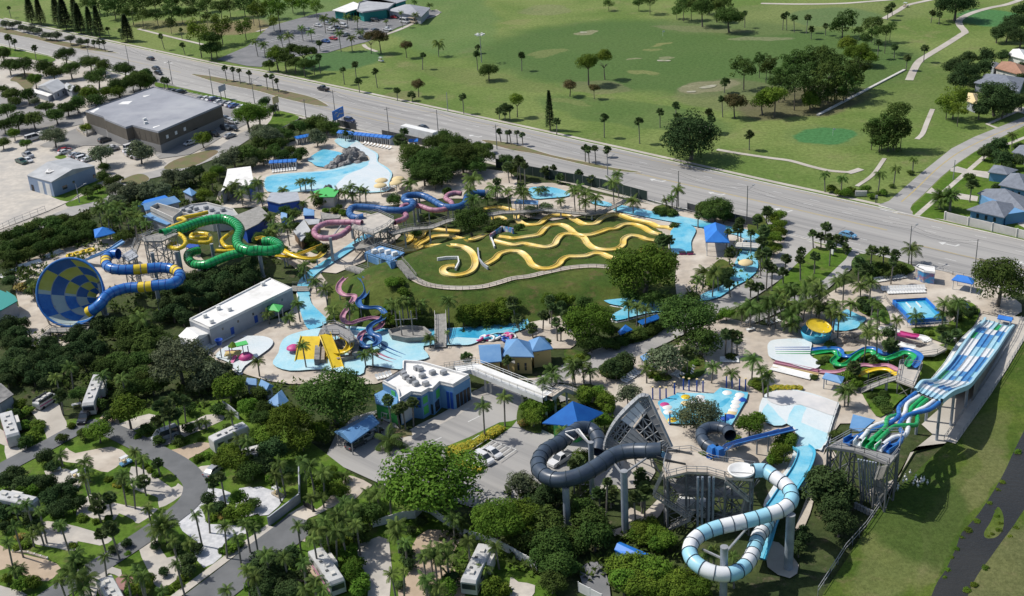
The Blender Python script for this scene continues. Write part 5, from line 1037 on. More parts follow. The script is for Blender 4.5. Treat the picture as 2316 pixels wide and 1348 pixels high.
# footbridge over the drive
def deckrun(name, label, ct, s, w, th=.35, rail='white', mt_='white', piers=(), pm='offwhite', group=None, railh=1.0):
    P = pz(s); c = P[0]; root = empty(name, Vector((c.x, c.y, 0)), label, ct, group)
    wpart('deck', MB().use(mt_).sweep(P, [(-w/2, 0), (-w/2, -th), (w/2, -th), (w/2, 0), (-w/2, 0)], cap=False), root)
    for sg in (-1, 1):
        m_ = MB().use(rail); Q = resample(P, 2.2)
        D = [(Q[min(i+1, len(Q)-1)]-Q[max(i-1, 0)]) for i in range(len(Q))]
        O = [q+Vector((-d.y, d.x, 0)).normalized()*sg*w/2 for q, d in zip(Q, D)]
        for q in O: m_.bar(q, q+Vector((0, 0, railh)), .08)
        for zz in (railh, railh*.5):
            for a, b in zip(O, O[1:]): m_.bar(a+Vector((0, 0, zz)), b+Vector((0, 0, zz)), .07)
        wpart('railing', m_, root)
    for k in piers:
        q = P[0].lerp(P[-1], k) if len(P) == 2 else resample(P, .5)[int(k*(len(resample(P, .5))-1))]
        zb = mound(q.x, q.y)
        wpart('pier', MB().use(pm).bar((q.x, q.y, zb-.2), (q.x, q.y, q.z-th), .45, .45), root)
    return root
br = deckrun('footbridge', 'white pedestrian bridge crossing over the entrance drive', 'bridge', 'c2 1790,650,5.2 1950,620,5.2 2300,760,5.2 c3 310,880,5.2', 3.0, 1.1, 'white', 'white', (.02, .3, .36, .72, .98))
wpart('lattice_girder', MB().use('offwhite').bar(G(*PXL('c2 1960,660')[0][:2], 4.8), G(*PXL('c3 300,905')[0][:2], 4.8), .3, 1.2), br)
deckrun('bridge_ramp', 'tan ramp turning down from the right end of the white bridge', 'ramp', 'c3 310,880,5.2 440,795,5 560,830,3.6 700,890,1.5 740,900,.4', 2.4, .9, 'greywood', 'deck', (.2, .45))
deckrun('bridge_ramp', 'wooden ramp from the pool deck up to the left end of the white bridge', 'ramp', 'c2 1650,640,1.5 1790,625,4 1950,600,5.2', 2.2, .4, 'greywood', 'greywood', (.3, .6))
# restaurant by the river, with cream walls
hut('restaurant', 'cream-walled restaurant with pale blue gable roof by the river', 'building', 'c2 2000,560 2120,545 2190,570 2180,400 2000,410', 4.2, 'gable', 1.8, 'bluepale', 'wall_cream', .4, P=pts('c2 2010,590 2200,575 2185,420 1990,430', 4.2))
hut('restaurant', 'cream-walled restaurant hall under a pale blue hip roof', 'building', 'c3 -100,530 190,535 150,400 -60,380', 4.4, 'hip', 2.4, 'bluepale', 'wall_cream', .5, win=[(0, 3, .8, 2.6, .1, .9, .3, 'window', 'glass')])
hut('restaurant', 'rear cream restaurant wing with blue hip roof', 'building', 'c3 170,490 360,460 300,370 140,390', 4.2, 'hip', 2.0, 'bluepale', 'wall_cream', .4)
hut('restaurant', 'flat wooden deck roof between the two restaurant gables', 'building', 'c2 2185,560 2320,600 2300,430 2190,425', 3.2, 'flat', rm='greywood', wm='wall_cream', over=.2)
hut('pavilion', 'large blue pyramid-roofed pavilion with green walls', 'pavilion', 'c3 262,1128 590,1165 812,1035 500,985', 4.6, 'pyr', 3.6, 'blue', 'wall_green', 1.2)
hut('pavilion', 'blue hip-roofed boarding pavilion at the flume pool', 'pavilion', 'b3 1712,700 1730,838 1945,842 1905,690', 4.2, 'hip', 2.2, 'blue', 'white', .2, posts=True, ridgeaxis=0)
hut('carport', 'long pale-blue roofed carport in the shade beside the drive', 'carport', 'c2 700,1205 850,1305 1105,1125 985,1060', 3.4, 'gable', 1.0, 'bluepale', 'galv', .2, posts=True, ridgeaxis=1)
hut('pavilion', 'pale blue pyramid roof below the family pool', 'pavilion', 'c2 90,945 200,985 290,930 225,830', 3.4, 'pyr', 1.6, 'bluepale', 'wall_pale', .4)
hut('pavilion', 'small dark blue roof left of the great oak', 'pavilion', 'c2 20,790 90,830 155,795 70,750', 3.2, 'gable', .9, 'bluepale', 'wall_pale', .3)
hut('pavilion', 'tiny blue roof above the dark thicket', 'pavilion', 'c1 2200,780 2300,790 2310,740 2240,730', 3.2, 'gable', .9, 'bluepale', 'wall_pale', .3)
hut('canopy', 'blue hip canopy beside the racing slide pool steps', 'canopy', 'c4 490,725 665,775 690,715 520,675', 2.8, 'hip', .7, 'bluepale', 'steel', .1, posts=True)
hut('shelter', 'grey-blue flat shelter roof beside the racer tower', 'shelter', 'c4 735,1180 835,1215 965,1110 765,1060', 3.2, 'flat', rm='bluepale', wm='steel', posts=True, over=.1)
hut('snack_stand', 'bright blue mural-painted snack stand with white roof', 'kiosk', 'b4 1320,1075 1400,1110 1505,1125 1500,1075 1350,1050', 3.0, 'flat', rm='roof_white', wm='mural', over=.1, para=.25)
hut('canopy', 'arched bright blue canopy at the fence near the highway', 'canopy', 'b4 1650,1175 1840,1215 1870,1170 1700,1130', 2.8, 'hip', .9, 'blue', 'white', .1, posts=True)
hut('canopy', 'long bright blue canopy on the lazy river island', 'canopy', 'c3 1120,215 1165,245 1320,190 1270,165', 2.6, 'gable', .7, 'blue', 'white', .1, posts=True, ridgeaxis=1)
hut('canopy', 'square bright blue canopy beside the big green tree', 'canopy', 'c3 940,310 960,335 1075,290 1010,245', 2.6, 'hip', .8, 'blue', 'white', .1, posts=True)
hut('umbrella', 'small pale blue pyramid sunshade by the service road', 'umbrella', 'c3 1140,530 1180,578 1260,555 1200,500', 2.4, 'pyr', .8, 'bluepale', 'white', .1, posts=True)
hut('canopy', 'small dark blue canopy above the racer slide', 'canopy', 'c4 1705,70 1720,95 1815,90 1790,50', 2.5, 'gable', .6, 'royal', 'white', .1, posts=True)
hut('canopy', 'blue ribbed canopy at the far end of the racer slide', 'canopy', 'c4 2060,190 2190,215 2205,185 2080,160', 2.0, 'gable', .5, 'blue', 'white', .1, posts=True)
hut('shed', 'bright blue box-roofed shed in the foreground wood', 'shed', 'd3 910,930 1100,1035 1215,970 960,862', 3.2, 'gable', .5, 'blue', 'royal', .15)
hut('ticket_building', 'teal-roofed building cut off by the left edge', 'building', 'b1 -60,1250 60,1300 c1 60,-50 140,0 160,40 20,120 -100,160', 4, 'flat', rm='wall_teal', wm='wall_pale', over=.3)
hut('shed', 'corrugated grey roof in the jungle at left edge', 'shed', 'c1 -60,800 10,780 125,880 0,960 -80,960', 3, 'flat', rm='rockgrey', wm='wall_pale', over=.3)
hut('canopy', 'pale canopy with blue curtains in the mid pools', 'canopy', 'b3 10,490 225,500 230,465 50,455', 2.8, 'gable', .6, 'bluepale', 'galv', .1, posts=True)
# cabanas
def cabrow(s, n, where, z=2.6, group='blue-roofed white cabanas', depth=3.0, side=1):
    a, b = pts(s); d = (b-a)/n; nr = Vector((-d.y, d.x, 0)).normalized()*side
    for i in range(n):
        p = a+d*i; q = a+d*(i+.88)
        P = [p, q, q+nr*depth, p+nr*depth]
        hut('cabana', nth(i, n, 'blue-roofed cabana', where), 'cabana', None, z, 'gable', .5, 'blue', 'white', .25, group=group, P=P, win=[(0, 1, .1, 2.1, .2, .8, .9, 'painted_opening', 'dkgrey')], ridgeaxis=0)  # flat dark grey panel paints the shade inside each cabana
cabrow('a2 725,1255 1205,1310', 13, 'behind the beach pool', group='cabanas behind the beach pool')
cabrow('a2 370,1310 495,1285', 4, 'left of the beach pool trees', group='cabanas left of the beach')
cabrow('b2 120,200 370,185', 6, 'left of the splash pool', group='cabanas left of the splash pool')
cabrow('a2 1370,1340 1460,1335', 2, 'below the lorry trailer', group='cabanas below the lorry')
# ================================================================== SLIDES AND TOWERS
def circ(r, n=14): return [(r*math.cos(2*PI*k/n), r*math.sin(2*PI*k/n)) for k in range(n)]
def trough(r, n=9, th=.08, fl=.12):
    o = [(-r-fl, 0), (-r, 0)]+[(-r*math.cos(PI*k/n), -r*math.sin(PI*k/n)*.8) for k in range(1, n)]+[(r, 0), (r+fl, 0)]
    return o+[(x*(1+th/r) if abs(x) < r else x, y-th) for x, y in reversed(o)]+[o[0]]
def FLP(r): return [(-r-.14, .22), (-r, .22), (-r*.8, .02), (-r*.4, -.06), (r*.4, -.06), (r*.8, .02), (r, .22), (r+.14, .22), (r+.16, -.25), (-r-.16, -.25), (-r-.14, .22)]
def flat_trough(w, h=.3): return [(-w/2-.15, h), (-w/2, h), (-w/2, 0), (w/2, 0), (w/2, h), (w/2+.15, h), (w/2+.15, -.2), (-w/2-.15, -.2), (-w/2-.15, h)]
def slide(name, label, s, r, cols, mode='tube', seg=2.4, pat=None, sm=6, group=None, legs=0, legm='steel', onmound=False, P=None, legr=.16, ct='water slide', ringw=.05, water=None, ringm=None):
    if P is None:
        if onmound: P = [GM(t[0], t[1], .38) for t in PXL(s)]
        else: P = pz(s)
    P = resample(cat(P, sm), seg/4)
    c = P[0]; root = empty(name, Vector((c.x, c.y, 0)), label, ct, group)
    prof = circ(r) if mode == 'tube' else (trough(r) if mode == 'half' else FLP(r) if mode == 'flume' else flat_trough(r*2))
    pat = pat or (lambda k: 0)
    m_ = MB(); m_.sweep(P, prof, closed=(mode == 'tube'), mats=lambda i: cols[pat(i//4)])
    if mode in ('tube', 'half') and ringw:
        for i in range(0, len(P)-1, 4):
            d = (P[i+1]-P[i]).normalized(); m_.use(ringm or cols[pat(i//4)])
            rr = r*1.06+.02
            if mode == 'tube': m_.sweep([P[i]-d*.06, P[i]-d*.06+d*.001, P[i]+d*.06-d*.001, P[i]+d*.06], lambda k: circ(r*.99 if k in (0, 3) else rr), closed=True)
            else: m_.sweep([P[i]-d*.05, P[i]+d*.05], [(x*1.1, y*1.1-.03) for x, y in trough(r)[:11]])
    o = wpart('tube' if mode == 'tube' else 'chute', m_, root, True)
    autosmooth(o, 50)
    if water:
        m_ = MB().use(water); m_.sweep(P, [(-r*.75, -r*.52 if mode == 'half' else .05), (r*.75, -r*.52 if mode == 'half' else .05)]); wpart('running_water', m_, root)
    if legs:
        n = len(P)
        for k in range(legs):
            q = P[int((k+.5)/legs*n)]; zb = mound(q.x, q.y)
            if q.z-r-zb > .6: wpart('support_column', MB().use(legm).tube((q.x, q.y, zb-.2), (q.x, q.y, q.z-r*.6), legr, legr, 10), root)
    return root, P
def pillar(s, z, r, label, arm=None, cap='galv', group='tall steel pillars of the tube slides'):
    t = PXL(s)[0]; b = G(t[0], t[1]); root = empty('steel_pillar', b, label, 'pillar', group)
    wpart('shaft', MB().use('steel').tube(b, b+Vector((0, 0, z)), r, r, 20), root, False)
    autosmooth(root.children[0], 40)
    wpart('base_plate', MB().use('concrete').tube(b-Vector((0, 0, .1)), b+Vector((0, 0, .25)), r*1.6, r*1.6, 20), root)
    wpart('cap', MB().use('galv').tube(b+Vector((0, 0, z)), b+Vector((0, 0, z+.15)), r*1.05, r*1.05, 20), root)
    if arm:
        for s2 in arm:
            q = pz(s2)[0]; wpart('arm', MB().use('galv').bar(b+Vector((0, 0, min(z-.4, q.z+1.2))), q, .28, .28), root)
    return root
def railing(P, root, h=1.05, mt_='galv', closed=True, step=2.0, name='railing'):
    m_ = MB().use(mt_); P = list(P)+([P[0]] if closed else []); Q = []
    for a, b in zip(P, P[1:]): Q += resample([a, b], step)
    for q in Q: m_.bar(q, q+Vector((0, 0, h)), .08)
    for a, b in zip(P, P[1:]):
        for zz in (h, h*.55): m_.bar(a+Vector((0, 0, zz)), b+Vector((0, 0, zz)), .08)
    return wpart(name, m_, root)
def tower(name, label, s, z, mt_='concrete', th=.4, cols=True, brace=True, col_m='galv', cr=.14, group=None, railc=True, zb=0, step=4.5):
    P = pts(s, z); c = sum(P, Vector((0, 0, 0)))/len(P); root = empty(name, Vector((c.x, c.y, 0)), label, 'slide tower', group)
    wpart('platform', MB().use(mt_).prism(P, z-th, z, bottom=True), root)
    if railc: railing(inset([Vector((p.x, p.y, z)) for p in P], .15), root)
    I = inset(P, .4); Q = []
    for a, b in zip(I, I[1:]+[I[0]]):
        n = max(1, round((b-a).length/step)); Q += [a.lerp(b, k/n) for k in range(n)]
    if cols:
        for q in Q:
            zz = mound(q.x, q.y)-.1 if zb == 0 else zb
            wpart('column', MB().use(col_m).tube((q.x, q.y, zz), (q.x, q.y, z-th), cr, cr, 8), root)
    if brace:
        m_ = MB().use(col_m); nl = max(1, round(z/4.5))
        for a, b in zip(Q, Q[1:]+[Q[0]]):
            za = mound(a.x, a.y)
            for k in range(nl):
                z0, z1 = za+(z-th-za)*k/nl+.1, za+(z-th-za)*(k+1)/nl-.1
                m_.bar((a.x, a.y, z0), (b.x, b.y, z1), .12); m_.bar((b.x, b.y, z0), (a.x, a.y, z1), .12); m_.bar((a.x, a.y, z1), (b.x, b.y, z1), .14)
        wpart('bracing', m_, root)
    return root
def stairs(root, s, w=1.5, mt_='greywood', name='stair_flight'):
    P = pz(s)
    for a, b in zip(P, P[1:]):
        d = b-a; h = Vector((d.x, d.y, 0)); L = h.length; 
        if abs(d.z) < .4: wpart('landing', MB().use(mt_).bar(a, b, w, .15), root); continue
        n = max(3, int(abs(d.z)/.24)); m_ = MB().use(mt_); u_ = h.normalized(); sd = Vector((-u_.y, u_.x, 0))
        for k in range(n):
            q = a+d*((k+.5)/n); m_.bar(q-sd*w/2, q+sd*w/2, max(.2, L/n*.75), .06)
        for sg in (-1, 1): m_.bar(a+sd*sg*w/2, b+sd*sg*w/2, .10, .35)
        wpart(name, m_, root); m2 = MB().use('galv')
        for sg in (-1, 1):
            o = sd*sg*w/2; up = Vector((0, 0, 1))
            m2.bar(a+o+up, b+o+up, .07); m2.bar(a+o+up*.5, b+o+up*.5, .06)
            for k in range(0, n+1, 5): q = a+d*(k/n)+o; m2.bar(q, q+up, .07)
        wpart('handrail', m2, root)
# --- dark tube, pillars
slide('tube_slide', 'huge charcoal tube slide looping out left of the lattice wall', 'd3 1330,40,12.6 1230,45,12.4 1100,45,11.9 980,60,11.4 880,100,11 780,170,10.6 680,230,10.2 580,275,9.8 450,305,9.4 330,290,9.1 240,220,8.9 235,130,8.7 300,40,8.4 c3 400,1320,8 500,1240,7.4 600,1180,6.9 700,1190,6.4 760,1260,6 775,1330,5.6 d3 760,60,5.0', 1.4, ['sdark'], seg=2.3, ringm='seam_dark')
slide('tube_slide', 'lower dark tube curl beside the lattice wall', 'c3 1810,1370,4.5 1720,1310,4.8 1690,1230,5 1740,1180,5.2 1830,1170,5.4 1920,1190,5.6 1950,1240,5.8', 1.15, ['sdark'], seg=2.0)
slide('open_slide', 'dark open launch trough at the charcoal tube mouth', 'd3 1580,110,12.0 1480,90,12.0 1400,70,12.2 1320,45,12.4', 1.7, ['dkgrey'], 'half', ringw=0, ct='water slide', water='water_mid')
pillar('d3 490,740', 8.2, .62, 'thick blue-grey pillar under the bend of the charcoal tube')
pillar('d3 1008,790', 12.6, .62, 'tallest blue-grey pillar standing free beside the lattice wall', arm=('d3 900,150,10.4', 'd3 1200,110,11.6'))
pillar('d3 715,460', 11.4, .5, 'blue-grey pillar rising behind the charcoal tube', arm=('c3 560,1190,10.2',))
pillar('d4 185,1110', 10.6, .72, 'tall blue-grey pillar right of the striped loop', )
pillar('d3 1885,1480', 12.0, .6, 'blue-grey pillar inside the striped loop', arm=('d3 2100,740,9.6', 'd3 1700,930,8.6'))
t = empty('cable_arm', G(*PXL('d3 720,440')[0][:2]), 'white angular hanger arm over the charcoal tube', 'bracket')
wpart('bar', MB().use('white').bar(*pz('c3 470,1210,9.2 590,1185,9.4'), .22), t); wpart('bar', MB().use('white').bar(*pz('c3 590,1185,9.4 700,1330,10.8'), .22), t); wpart('bar', MB().use('white').bar(*pz('c3 470,1225,9.0 550,1280,8.8'), .18), t)
# lattice wall
A, B_, C_ = pz('c3 1185,868,16.5')[0], pz('c3 1420,1345,7.5')[0], pz('c3 835,1320,7.5')[0]
LW = empty('lattice_wall', Vector(((B_.x+C_.x)/2, (B_.y+C_.y)/2, 0)), 'big tilted diamond wall of steel lattice with pale panels', 'slide wall')
nrm = (C_-A).cross(B_-A).normalized(); nrm = nrm if nrm.z > 0 else -nrm
def OP(x, y):
    t = PXL(f'c3 {x},{y}')[0]; r_ = ray(t[0], t[1]); return CAM+r_*((A-CAM).dot(nrm)/r_.dot(nrm))
for q in ([(1130, 935), (1185, 875), (1255, 955), (1190, 1010)], [(970, 1100), (1070, 1170), (960, 1315), (860, 1250)], [(1200, 1035), (1355, 1285), (1235, 1330), (1085, 1180)]):
    q = [OP(*p) for p in q]; m_ = MB().use('galv')
    for k in range(4):
        f = k/3; m_.bar(q[0].lerp(q[1], f), q[3].lerp(q[2], f), .18); m_.bar(q[0].lerp(q[3], f), q[1].lerp(q[2], f), .18)
    g3 = lambda x, y: q[0].lerp(q[1], x/3).lerp(q[3].lerp(q[2], x/3), y/3)
    for x in range(3):
        for y in range(3): m_.bar(g3(x, y), g3(x+1, y+1), .1) if (x+y) % 2 else m_.bar(g3(x+1, y), g3(x, y+1), .1)
    wpart('lattice_panel', m_, LW); m_ = MB().use('dkgrey').add([p-nrm*1.0 for p in q], [(0, 1, 2, 3), (3, 2, 1, 0)]); wpart('slide_sheet', m_, LW)
for q, mt_ in (([(1130, 935), (1190, 1010), (1070, 1170), (970, 1100)], 'white'), ([(1190, 1010), (1255, 955), (1420, 1310), (1355, 1285)], 'wall_grey'), ([(1070, 1170), (1235, 1330), (1190, 1400), (960, 1315)], 'galv'), ([(860, 1250), (960, 1315), (930, 1380), (815, 1345)], 'wall_grey'), ([(1235, 1330), (1355, 1285), (1420, 1310), (1400, 1380)], 'galv')):
    q = [OP(*p) for p in q]; m_ = MB().use(mt_).add([p+nrm*.1 for p in q]+[p-nrm*.1 for p in q], [(0, 1, 2, 3), (7, 6, 5, 4), (0, 4, 5, 1), (1, 5, 6, 2), (2, 6, 7, 3), (3, 7, 4, 0)]); m_.use('galv')
    for k in range(5): m_.bar(q[0].lerp(q[3], k/4)+nrm*.14, q[1].lerp(q[2], k/4)+nrm*.14, .08)
    wpart('wall_panel', m_, LW)
L1 = cat([OP(*p) for p in ((1215, 875), (1150, 868), (1080, 915), (990, 1000), (900, 1110), (845, 1210), (812, 1300), (805, 1360))], 4)
L2 = cat([OP(*p) for p in ((1200, 900), (1150, 915), (1120, 945), (1030, 1035), (960, 1105), (880, 1215), (850, 1290), (835, 1365))], 4)
m_ = MB().use('galv'); n0 = len(L1)
m_.add([p+nrm*k for p_ in zip(L1, L2) for p, k in ((p_[0], -.7), (p_[0]*.5+p_[1]*.5, .45), (p_[1], .1))], [(3*i+k, 3*i+3+k, 3*i+4+k, 3*i+1+k) for i in range(n0-1) for k in (0, 1)]+[(3*i+1+k, 3*i+4+k, 3*i+3+k, 3*i+k) for i in range(n0-1) for k in (0, 1)]); wpart('curved_lip', m_, LW)
m_ = MB().use('galv')
for i in range(0, n0, 2): m_.bar(L1[i]+nrm*.05-nrm*.7, L1[i]*.5+L2[i]*.5+nrm*.5, .12); m_.bar(L1[i]*.5+L2[i]*.5+nrm*.5, L2[i]+nrm*.15, .12)
wpart('lip_ribs', m_, LW)
wpart('edge_beam', MB().use('galv').bar(OP(1215, 880)+nrm*.2, OP(1425, 1340)+nrm*.2, .45, .45), LW)
LP = lambda u_, v_: A+(C_-A)*(u_/3)+(B_-A)*(v_/3)
for f in (.1, .35, .6, .85):
    for e in (LP(3*f, 0), LP(0, 3*f), LP(3*f, 3*(1-f))): wpart('strut', MB().use('galv').bar(e, (e.x+1.2, e.y+4.5, 0), .2), LW)
# striped loop
PAT = [0, 0, 1, 1]
slide('tube_slide', 'white and light-blue striped tube slide looping over the trees', 'd3 2150,225,12.6 2240,220,12.5 d4 0,235,12.4 90,300,12.1 190,380,11.8 215,490,11.5 130,575,11.2 0,620,10.9 d3 2150,660,10.6 1980,700,10.3 1820,740,10 1680,800,9.7 1600,880,9.4 1590,980,9.1 1660,1070,8.8 1800,1140,8.4 1960,1150,8.1 2080,1080,7.8 2150,970,7.4 2180,880,7.0 2210,800,6.5 2260,740,5.6 d4 20,640,4.4', 1.2, ['sicy', 'swhite'], seg=2.0, ringm='seam_dark', pat=lambda k: PAT[k % 4])
slide('open_slide', 'wide aqua run-out chute leading into the wave pool', 'd3 2180,1000,3.0 2240,840,2.9 d4 20,640,2.8 120,490,2.6 210,350,2.4 310,190,2.2 350,60,1.8 c4 300,1340,1.2', 1.5, ['saqua'], 'flat', ringw=0, legs=5, water='water_mid')
t = empty('slide_mouth', G(*PXL('d3 2060,500')[0][:2]), 'white oval launch bowl of the striped tube slide', 'slide part')
q = G(*PXL('d3 2050,225')[0][:2], 12.6); wpart('bowl', MB().use('white').lathe(q, [(1.6, -.3), (2.2, -.1), (2.3, .25), (2.1, .28), (1.8, .0), (0.01, -.05)], 20), t, True)
# steel tower carrying them
TW = tower('slide_tower', 'tan-decked steel tower with zigzag stairs between the tube slides', 'd3 1380,60 1600,40 1800,130 2180,190 2150,300 1900,285 1740,240 1560,235 1370,280 1340,200', 11.6, 'deck', .45, group=None, col_m='dksteel', cr=.2, step=3.2)
wpart('lower_platform', MB().use('greywood').prism(pts('d3 1400,330 1900,330 2060,460 1500,440', 5.5), 5.2, 5.5, bottom=True), TW)
wpart('mid_platform', MB().use('greywood').prism(pts('d3 1380,300 1700,260 2000,330 1700,400', 8.4), 8.1, 8.4, bottom=True), TW)
m_ = MB().use('dksteel'); Rq = random.Random(2)
for k in range(26):
    a = G(*PXL(f'd3 {Rq.randint(1380, 2100)},{Rq.randint(420, 700)}')[0][:2]); b_ = a+Vector((Rq.uniform(-4, 4), Rq.uniform(-3, 3), 0)); m_.bar(a, Vector((b_.x, b_.y, Rq.uniform(4, 8))), .14)
wpart('cross_struts', m_, TW)
stairs(TW, 'd3 1345,260,11.5 1270,420,7.6'); stairs(TW, 'd3 1270,430,7.6 1600,650,3.4'); stairs(TW, 'd3 1600,650,3.4 1400,740,.2'); stairs(TW, 'd3 1900,300,11.5 2110,480,7.4'); stairs(TW, 'd3 2110,480,7.4 2080,600,4.2'); stairs(TW, 'd3 2080,600,4.2 1800,660,.2')
for x in (1660, 1700, 1762, 1800):
    a = pz(f'd3 {x},280,11.2')[0]; wpart('water_pipe', MB().use('steel').tube(a, (a.x, a.y, .0), .22, .22, 10), TW)
for s, r, lab in (('d3 1560,500', 1.7, 'left'), ('d3 1720,520', 1.5, 'right')):
    q = G(*PXL(s)[0][:2], 2); t = empty('water_tank', Vector((q.x, q.y, 0)), f'{lab} round white tank under the steel tower', 'tank', 'round white tanks under the tower'); wpart('tank_body', MB().use('white').lathe((q.x, q.y, 0), [(r, 0), (r, 2.0), (r*.9, 2.4), (.01, 2.5)], 18), t, True)
for k, (s, lab) in enumerate((('c4 250,1170,2.4 c3 2000,1300,6.5 d3 1900,20,11 1790,60,12.1', 'far'), ('c4 130,1190,2.2 c3 1950,1330,6.3 d3 1870,55,11 1760,95,12.1', 'near'))):
    a = PXL(s); slide('open_slide', f'{lab} bright blue straight slide dropping to the wave pool', ' '.join(s.split()), .62, ['sblue'], 'half', sm=4, ringw=0, legs=2, group='pair of straight blue slides')
t = empty('slide_mouth', G(*PXL('d3 1830,300')[0][:2]), 'bright blue double arch at the head of the straight slides', 'slide part')
for s in ('d3 1790,60', 'd3 1850,75'):
    q = G(*PXL(s)[0][:2], 12); wpart('arch', MB().use('sblue').box((q.x, q.y, 12.6), (1.5, 1.6, 1.3), .5, .7), t)
# --- racer tower
RT_ = tower('slide_tower', 'tall steel start tower of the racing slide with grey deck', 'c4 530,1345 740,1225 1215,1215 d4 1185,50 1095,165 865,70 780,45 545,10', 10.6, 'wall_grey', .5, step=3, col_m='dksteel', cr=.18)
for k in range(7): 
    a = pz(f'd4 {815+k*26},{120+k*5},10.0')[0]; b = pz(f'd4 {840+k*25},{480+k*10},.3')[0]; wpart('water_pipe', MB().use('steel').tube(a, b, .17, .17, 8), RT_)
stairs(RT_, 'd4 1040,180,10.4 1000,300,7 1010,420,3.6 980,520,.2', 1.4)
pm = empty('pump_station', G(*PXL('d4 880,600')[0][:2]), 'row of grey pumps at the foot of the racer tower', 'machinery')
for k in range(6): q = G(*PXL(f'd4 {790+k*28},{560+k*14}')[0][:2]); wpart('pump', MB().use('galv').tube((q.x, q.y, 0), (q.x, q.y, 1.1), .35, .3, 10), pm)
MO = [('blue', 'sblue', '760,1270,11.2 800,1255,11 900,1215,10.6 1000,1175,10.3 1100,1130,10.1 1175,1065,9.9 1180,990,9.8 1250,920,9.7 1330,860,9.7'), ('white', 'swhite', '830,1285,11.2 870,1240,11 930,1170,10.6 1030,1130,10.2 1130,1100,9.7 1225,1050,9.6 1255,960,9.7 1360,890,9.7'),
      ('green', 'sgreen', '905,1300,11.2 980,1240,11 1060,1160,10.6 1075,1090,10.2 1160,1060,9.3 1260,1040,9.2 1300,985,9.6 1395,905,9.7'), ('green', 'sgreen', '970,1310,11.2 1050,1230,11 1130,1165,10.6 1250,1150,10.1 1330,1145,9.6 1345,1090,9.2 1345,1000,9.4 1430,920,9.7'),
      ('white', 'swhite', '1035,1325,11.2 1130,1260,11 1230,1240,10.5 1260,1180,9.9 1270,1090,9.3 1320,1030,9.5 1410,990,9.6 1495,930,9.7'), ('blue', 'sblue', '1110,1340,11.2 1180,1310,10.9 1210,1230,10.3 1180,1150,9.9 1240,1070,9.8 1340,1035,9.7 1450,1010,9.6 1540,945,9.7')]
for k, (cn, mt_, s) in enumerate(MO):
    slide('racer_tube', f'{cn} mat racer tube, {["outer left", "second from left", "third from left", "third from right", "second from right", "outer right"][k]} of six', 'c4 '+s, .42, [mt_], seg=1.6, group='six racer tubes')
    q = pz('c4 '+s)[0]; t = empty('slide_mouth', Vector((q.x, q.y, 10.6)), f'{cn} square start tub, {["first", "second", "third", "fourth", "fifth", "sixth"][k]} from the left on the racer tower', 'slide part', 'racer start tubs')
    d = (pz('c4 '+s)[1]-q); d.z = 0; d.normalize(); c = q-d*.3
    wpart('tub', MB().use(mt_).sweep([c-d*1.3+Vector((0, 0, -.25)), c+d*.9+Vector((0, 0, -.25))], [(-.75, .75), (-.6, .75), (-.5, 0), (.5, 0), (.6, .75), (.75, .75), (.75, -.2), (-.75, -.2), (-.75, .75)], cap=True), t)
LE = pz('c4 1325,840,9.7 1385,770,9.5 1475,757,7.4 1545,700,5.8 1640,600,4.0 1760,430,2.3 1850,310,1.4 1930,235,.9 1950,200,.6')
RE = pz('c4 1560,935,9.7 1660,860,9.0 1800,800,6.8 1870,720,5.4 1950,620,4.0 2060,470,2.4 2130,360,1.4 2180,290,.9 2205,265,.6')
RC = empty('racer_slide', Vector((LE[4].x, LE[4].y, 0)), 'wide six-lane racing slide with blue, white and green checker', 'water slide')
LE, RE = cat(LE, 8), cat(RE, 8); n = min(len(LE), len(RE)); LE, RE = LE[:n], RE[:n]
rows = ['iiiiii', 'wwwwww', 'bbibbb', 'wwwwww', 'iwwwww', 'gabibb', 'gaibba', 'bbwwbb', 'bbwwbb', 'wwiaww', 'wwbbia', 'gibbib', 'bbwwbb', 'wwigww', 'wwigww', 'iiiiii']
mm = {'i': 'lane_pale', 'w': 'swhite', 'b': 'lane_blue', 'g': 'sgreen', 'a': 'sicy'}
for L in range(6):
    m_ = MB(); nc = 5
    for i in range(n-1):
        row = rows[min(len(rows)-1, i*len(rows)//(n-1))]; m_.use(mm[row[L]]); V = []
        for j in range(nc+1):
            for q in (i, i+1):
                f = (L+j/nc)/6; p = LE[q].lerp(RE[q], f); V.append(p+Vector((0, 0, .30*(1 if j in (0, nc) else 0))))
        for j in range(nc): m_.add([V[2*j], V[2*j+1], V[2*j+3], V[2*j+2]], [(0, 1, 2, 3)])
    wpart('lane', m_, RC)
for Lx, nm in ((LE, -1), (RE, 1)):
    m_ = MB().use('lane_pale').sweep(Lx, [(-.25, -.5), (-.25, .55), (.25, .55), (.25, -.5)]); wpart('side_wall', m_, RC)
wpart('underside', MB().use('wall_grey').add([p-Vector((0, 0, .35)) for i in range(n) for p in (LE[i], RE[i])], [(2*i, 2*i+1, 2*i+3, 2*i+2) for i in range(n-1)]+[(2*i+2, 2*i+3, 2*i+1, 2*i) for i in range(n-1)]), RC)
for LL_ in (LE, RE):
    I_ = [p for p in LL_ if p.z < 5.6]; wpart('side_skirt', MB().use('concrete_pale').add([Vector((p.x, p.y, z)) for p in I_ for z in (-.1, p.z-.3)], [(2*i, 2*i+2, 2*i+3, 2*i+1) for i in range(len(I_)-1)]+[(2*i+1, 2*i+3, 2*i+2, 2*i) for i in range(len(I_)-1)]), RC)
for i in range(2, n-6, 9):
    for e in (LE[i].lerp(RE[i], .12), LE[i].lerp(RE[i], .88)): wpart('support_column', MB().use('steel').tube((e.x, e.y, -.1), (e.x, e.y, e.z-.3), .28, .28, 10), RC)
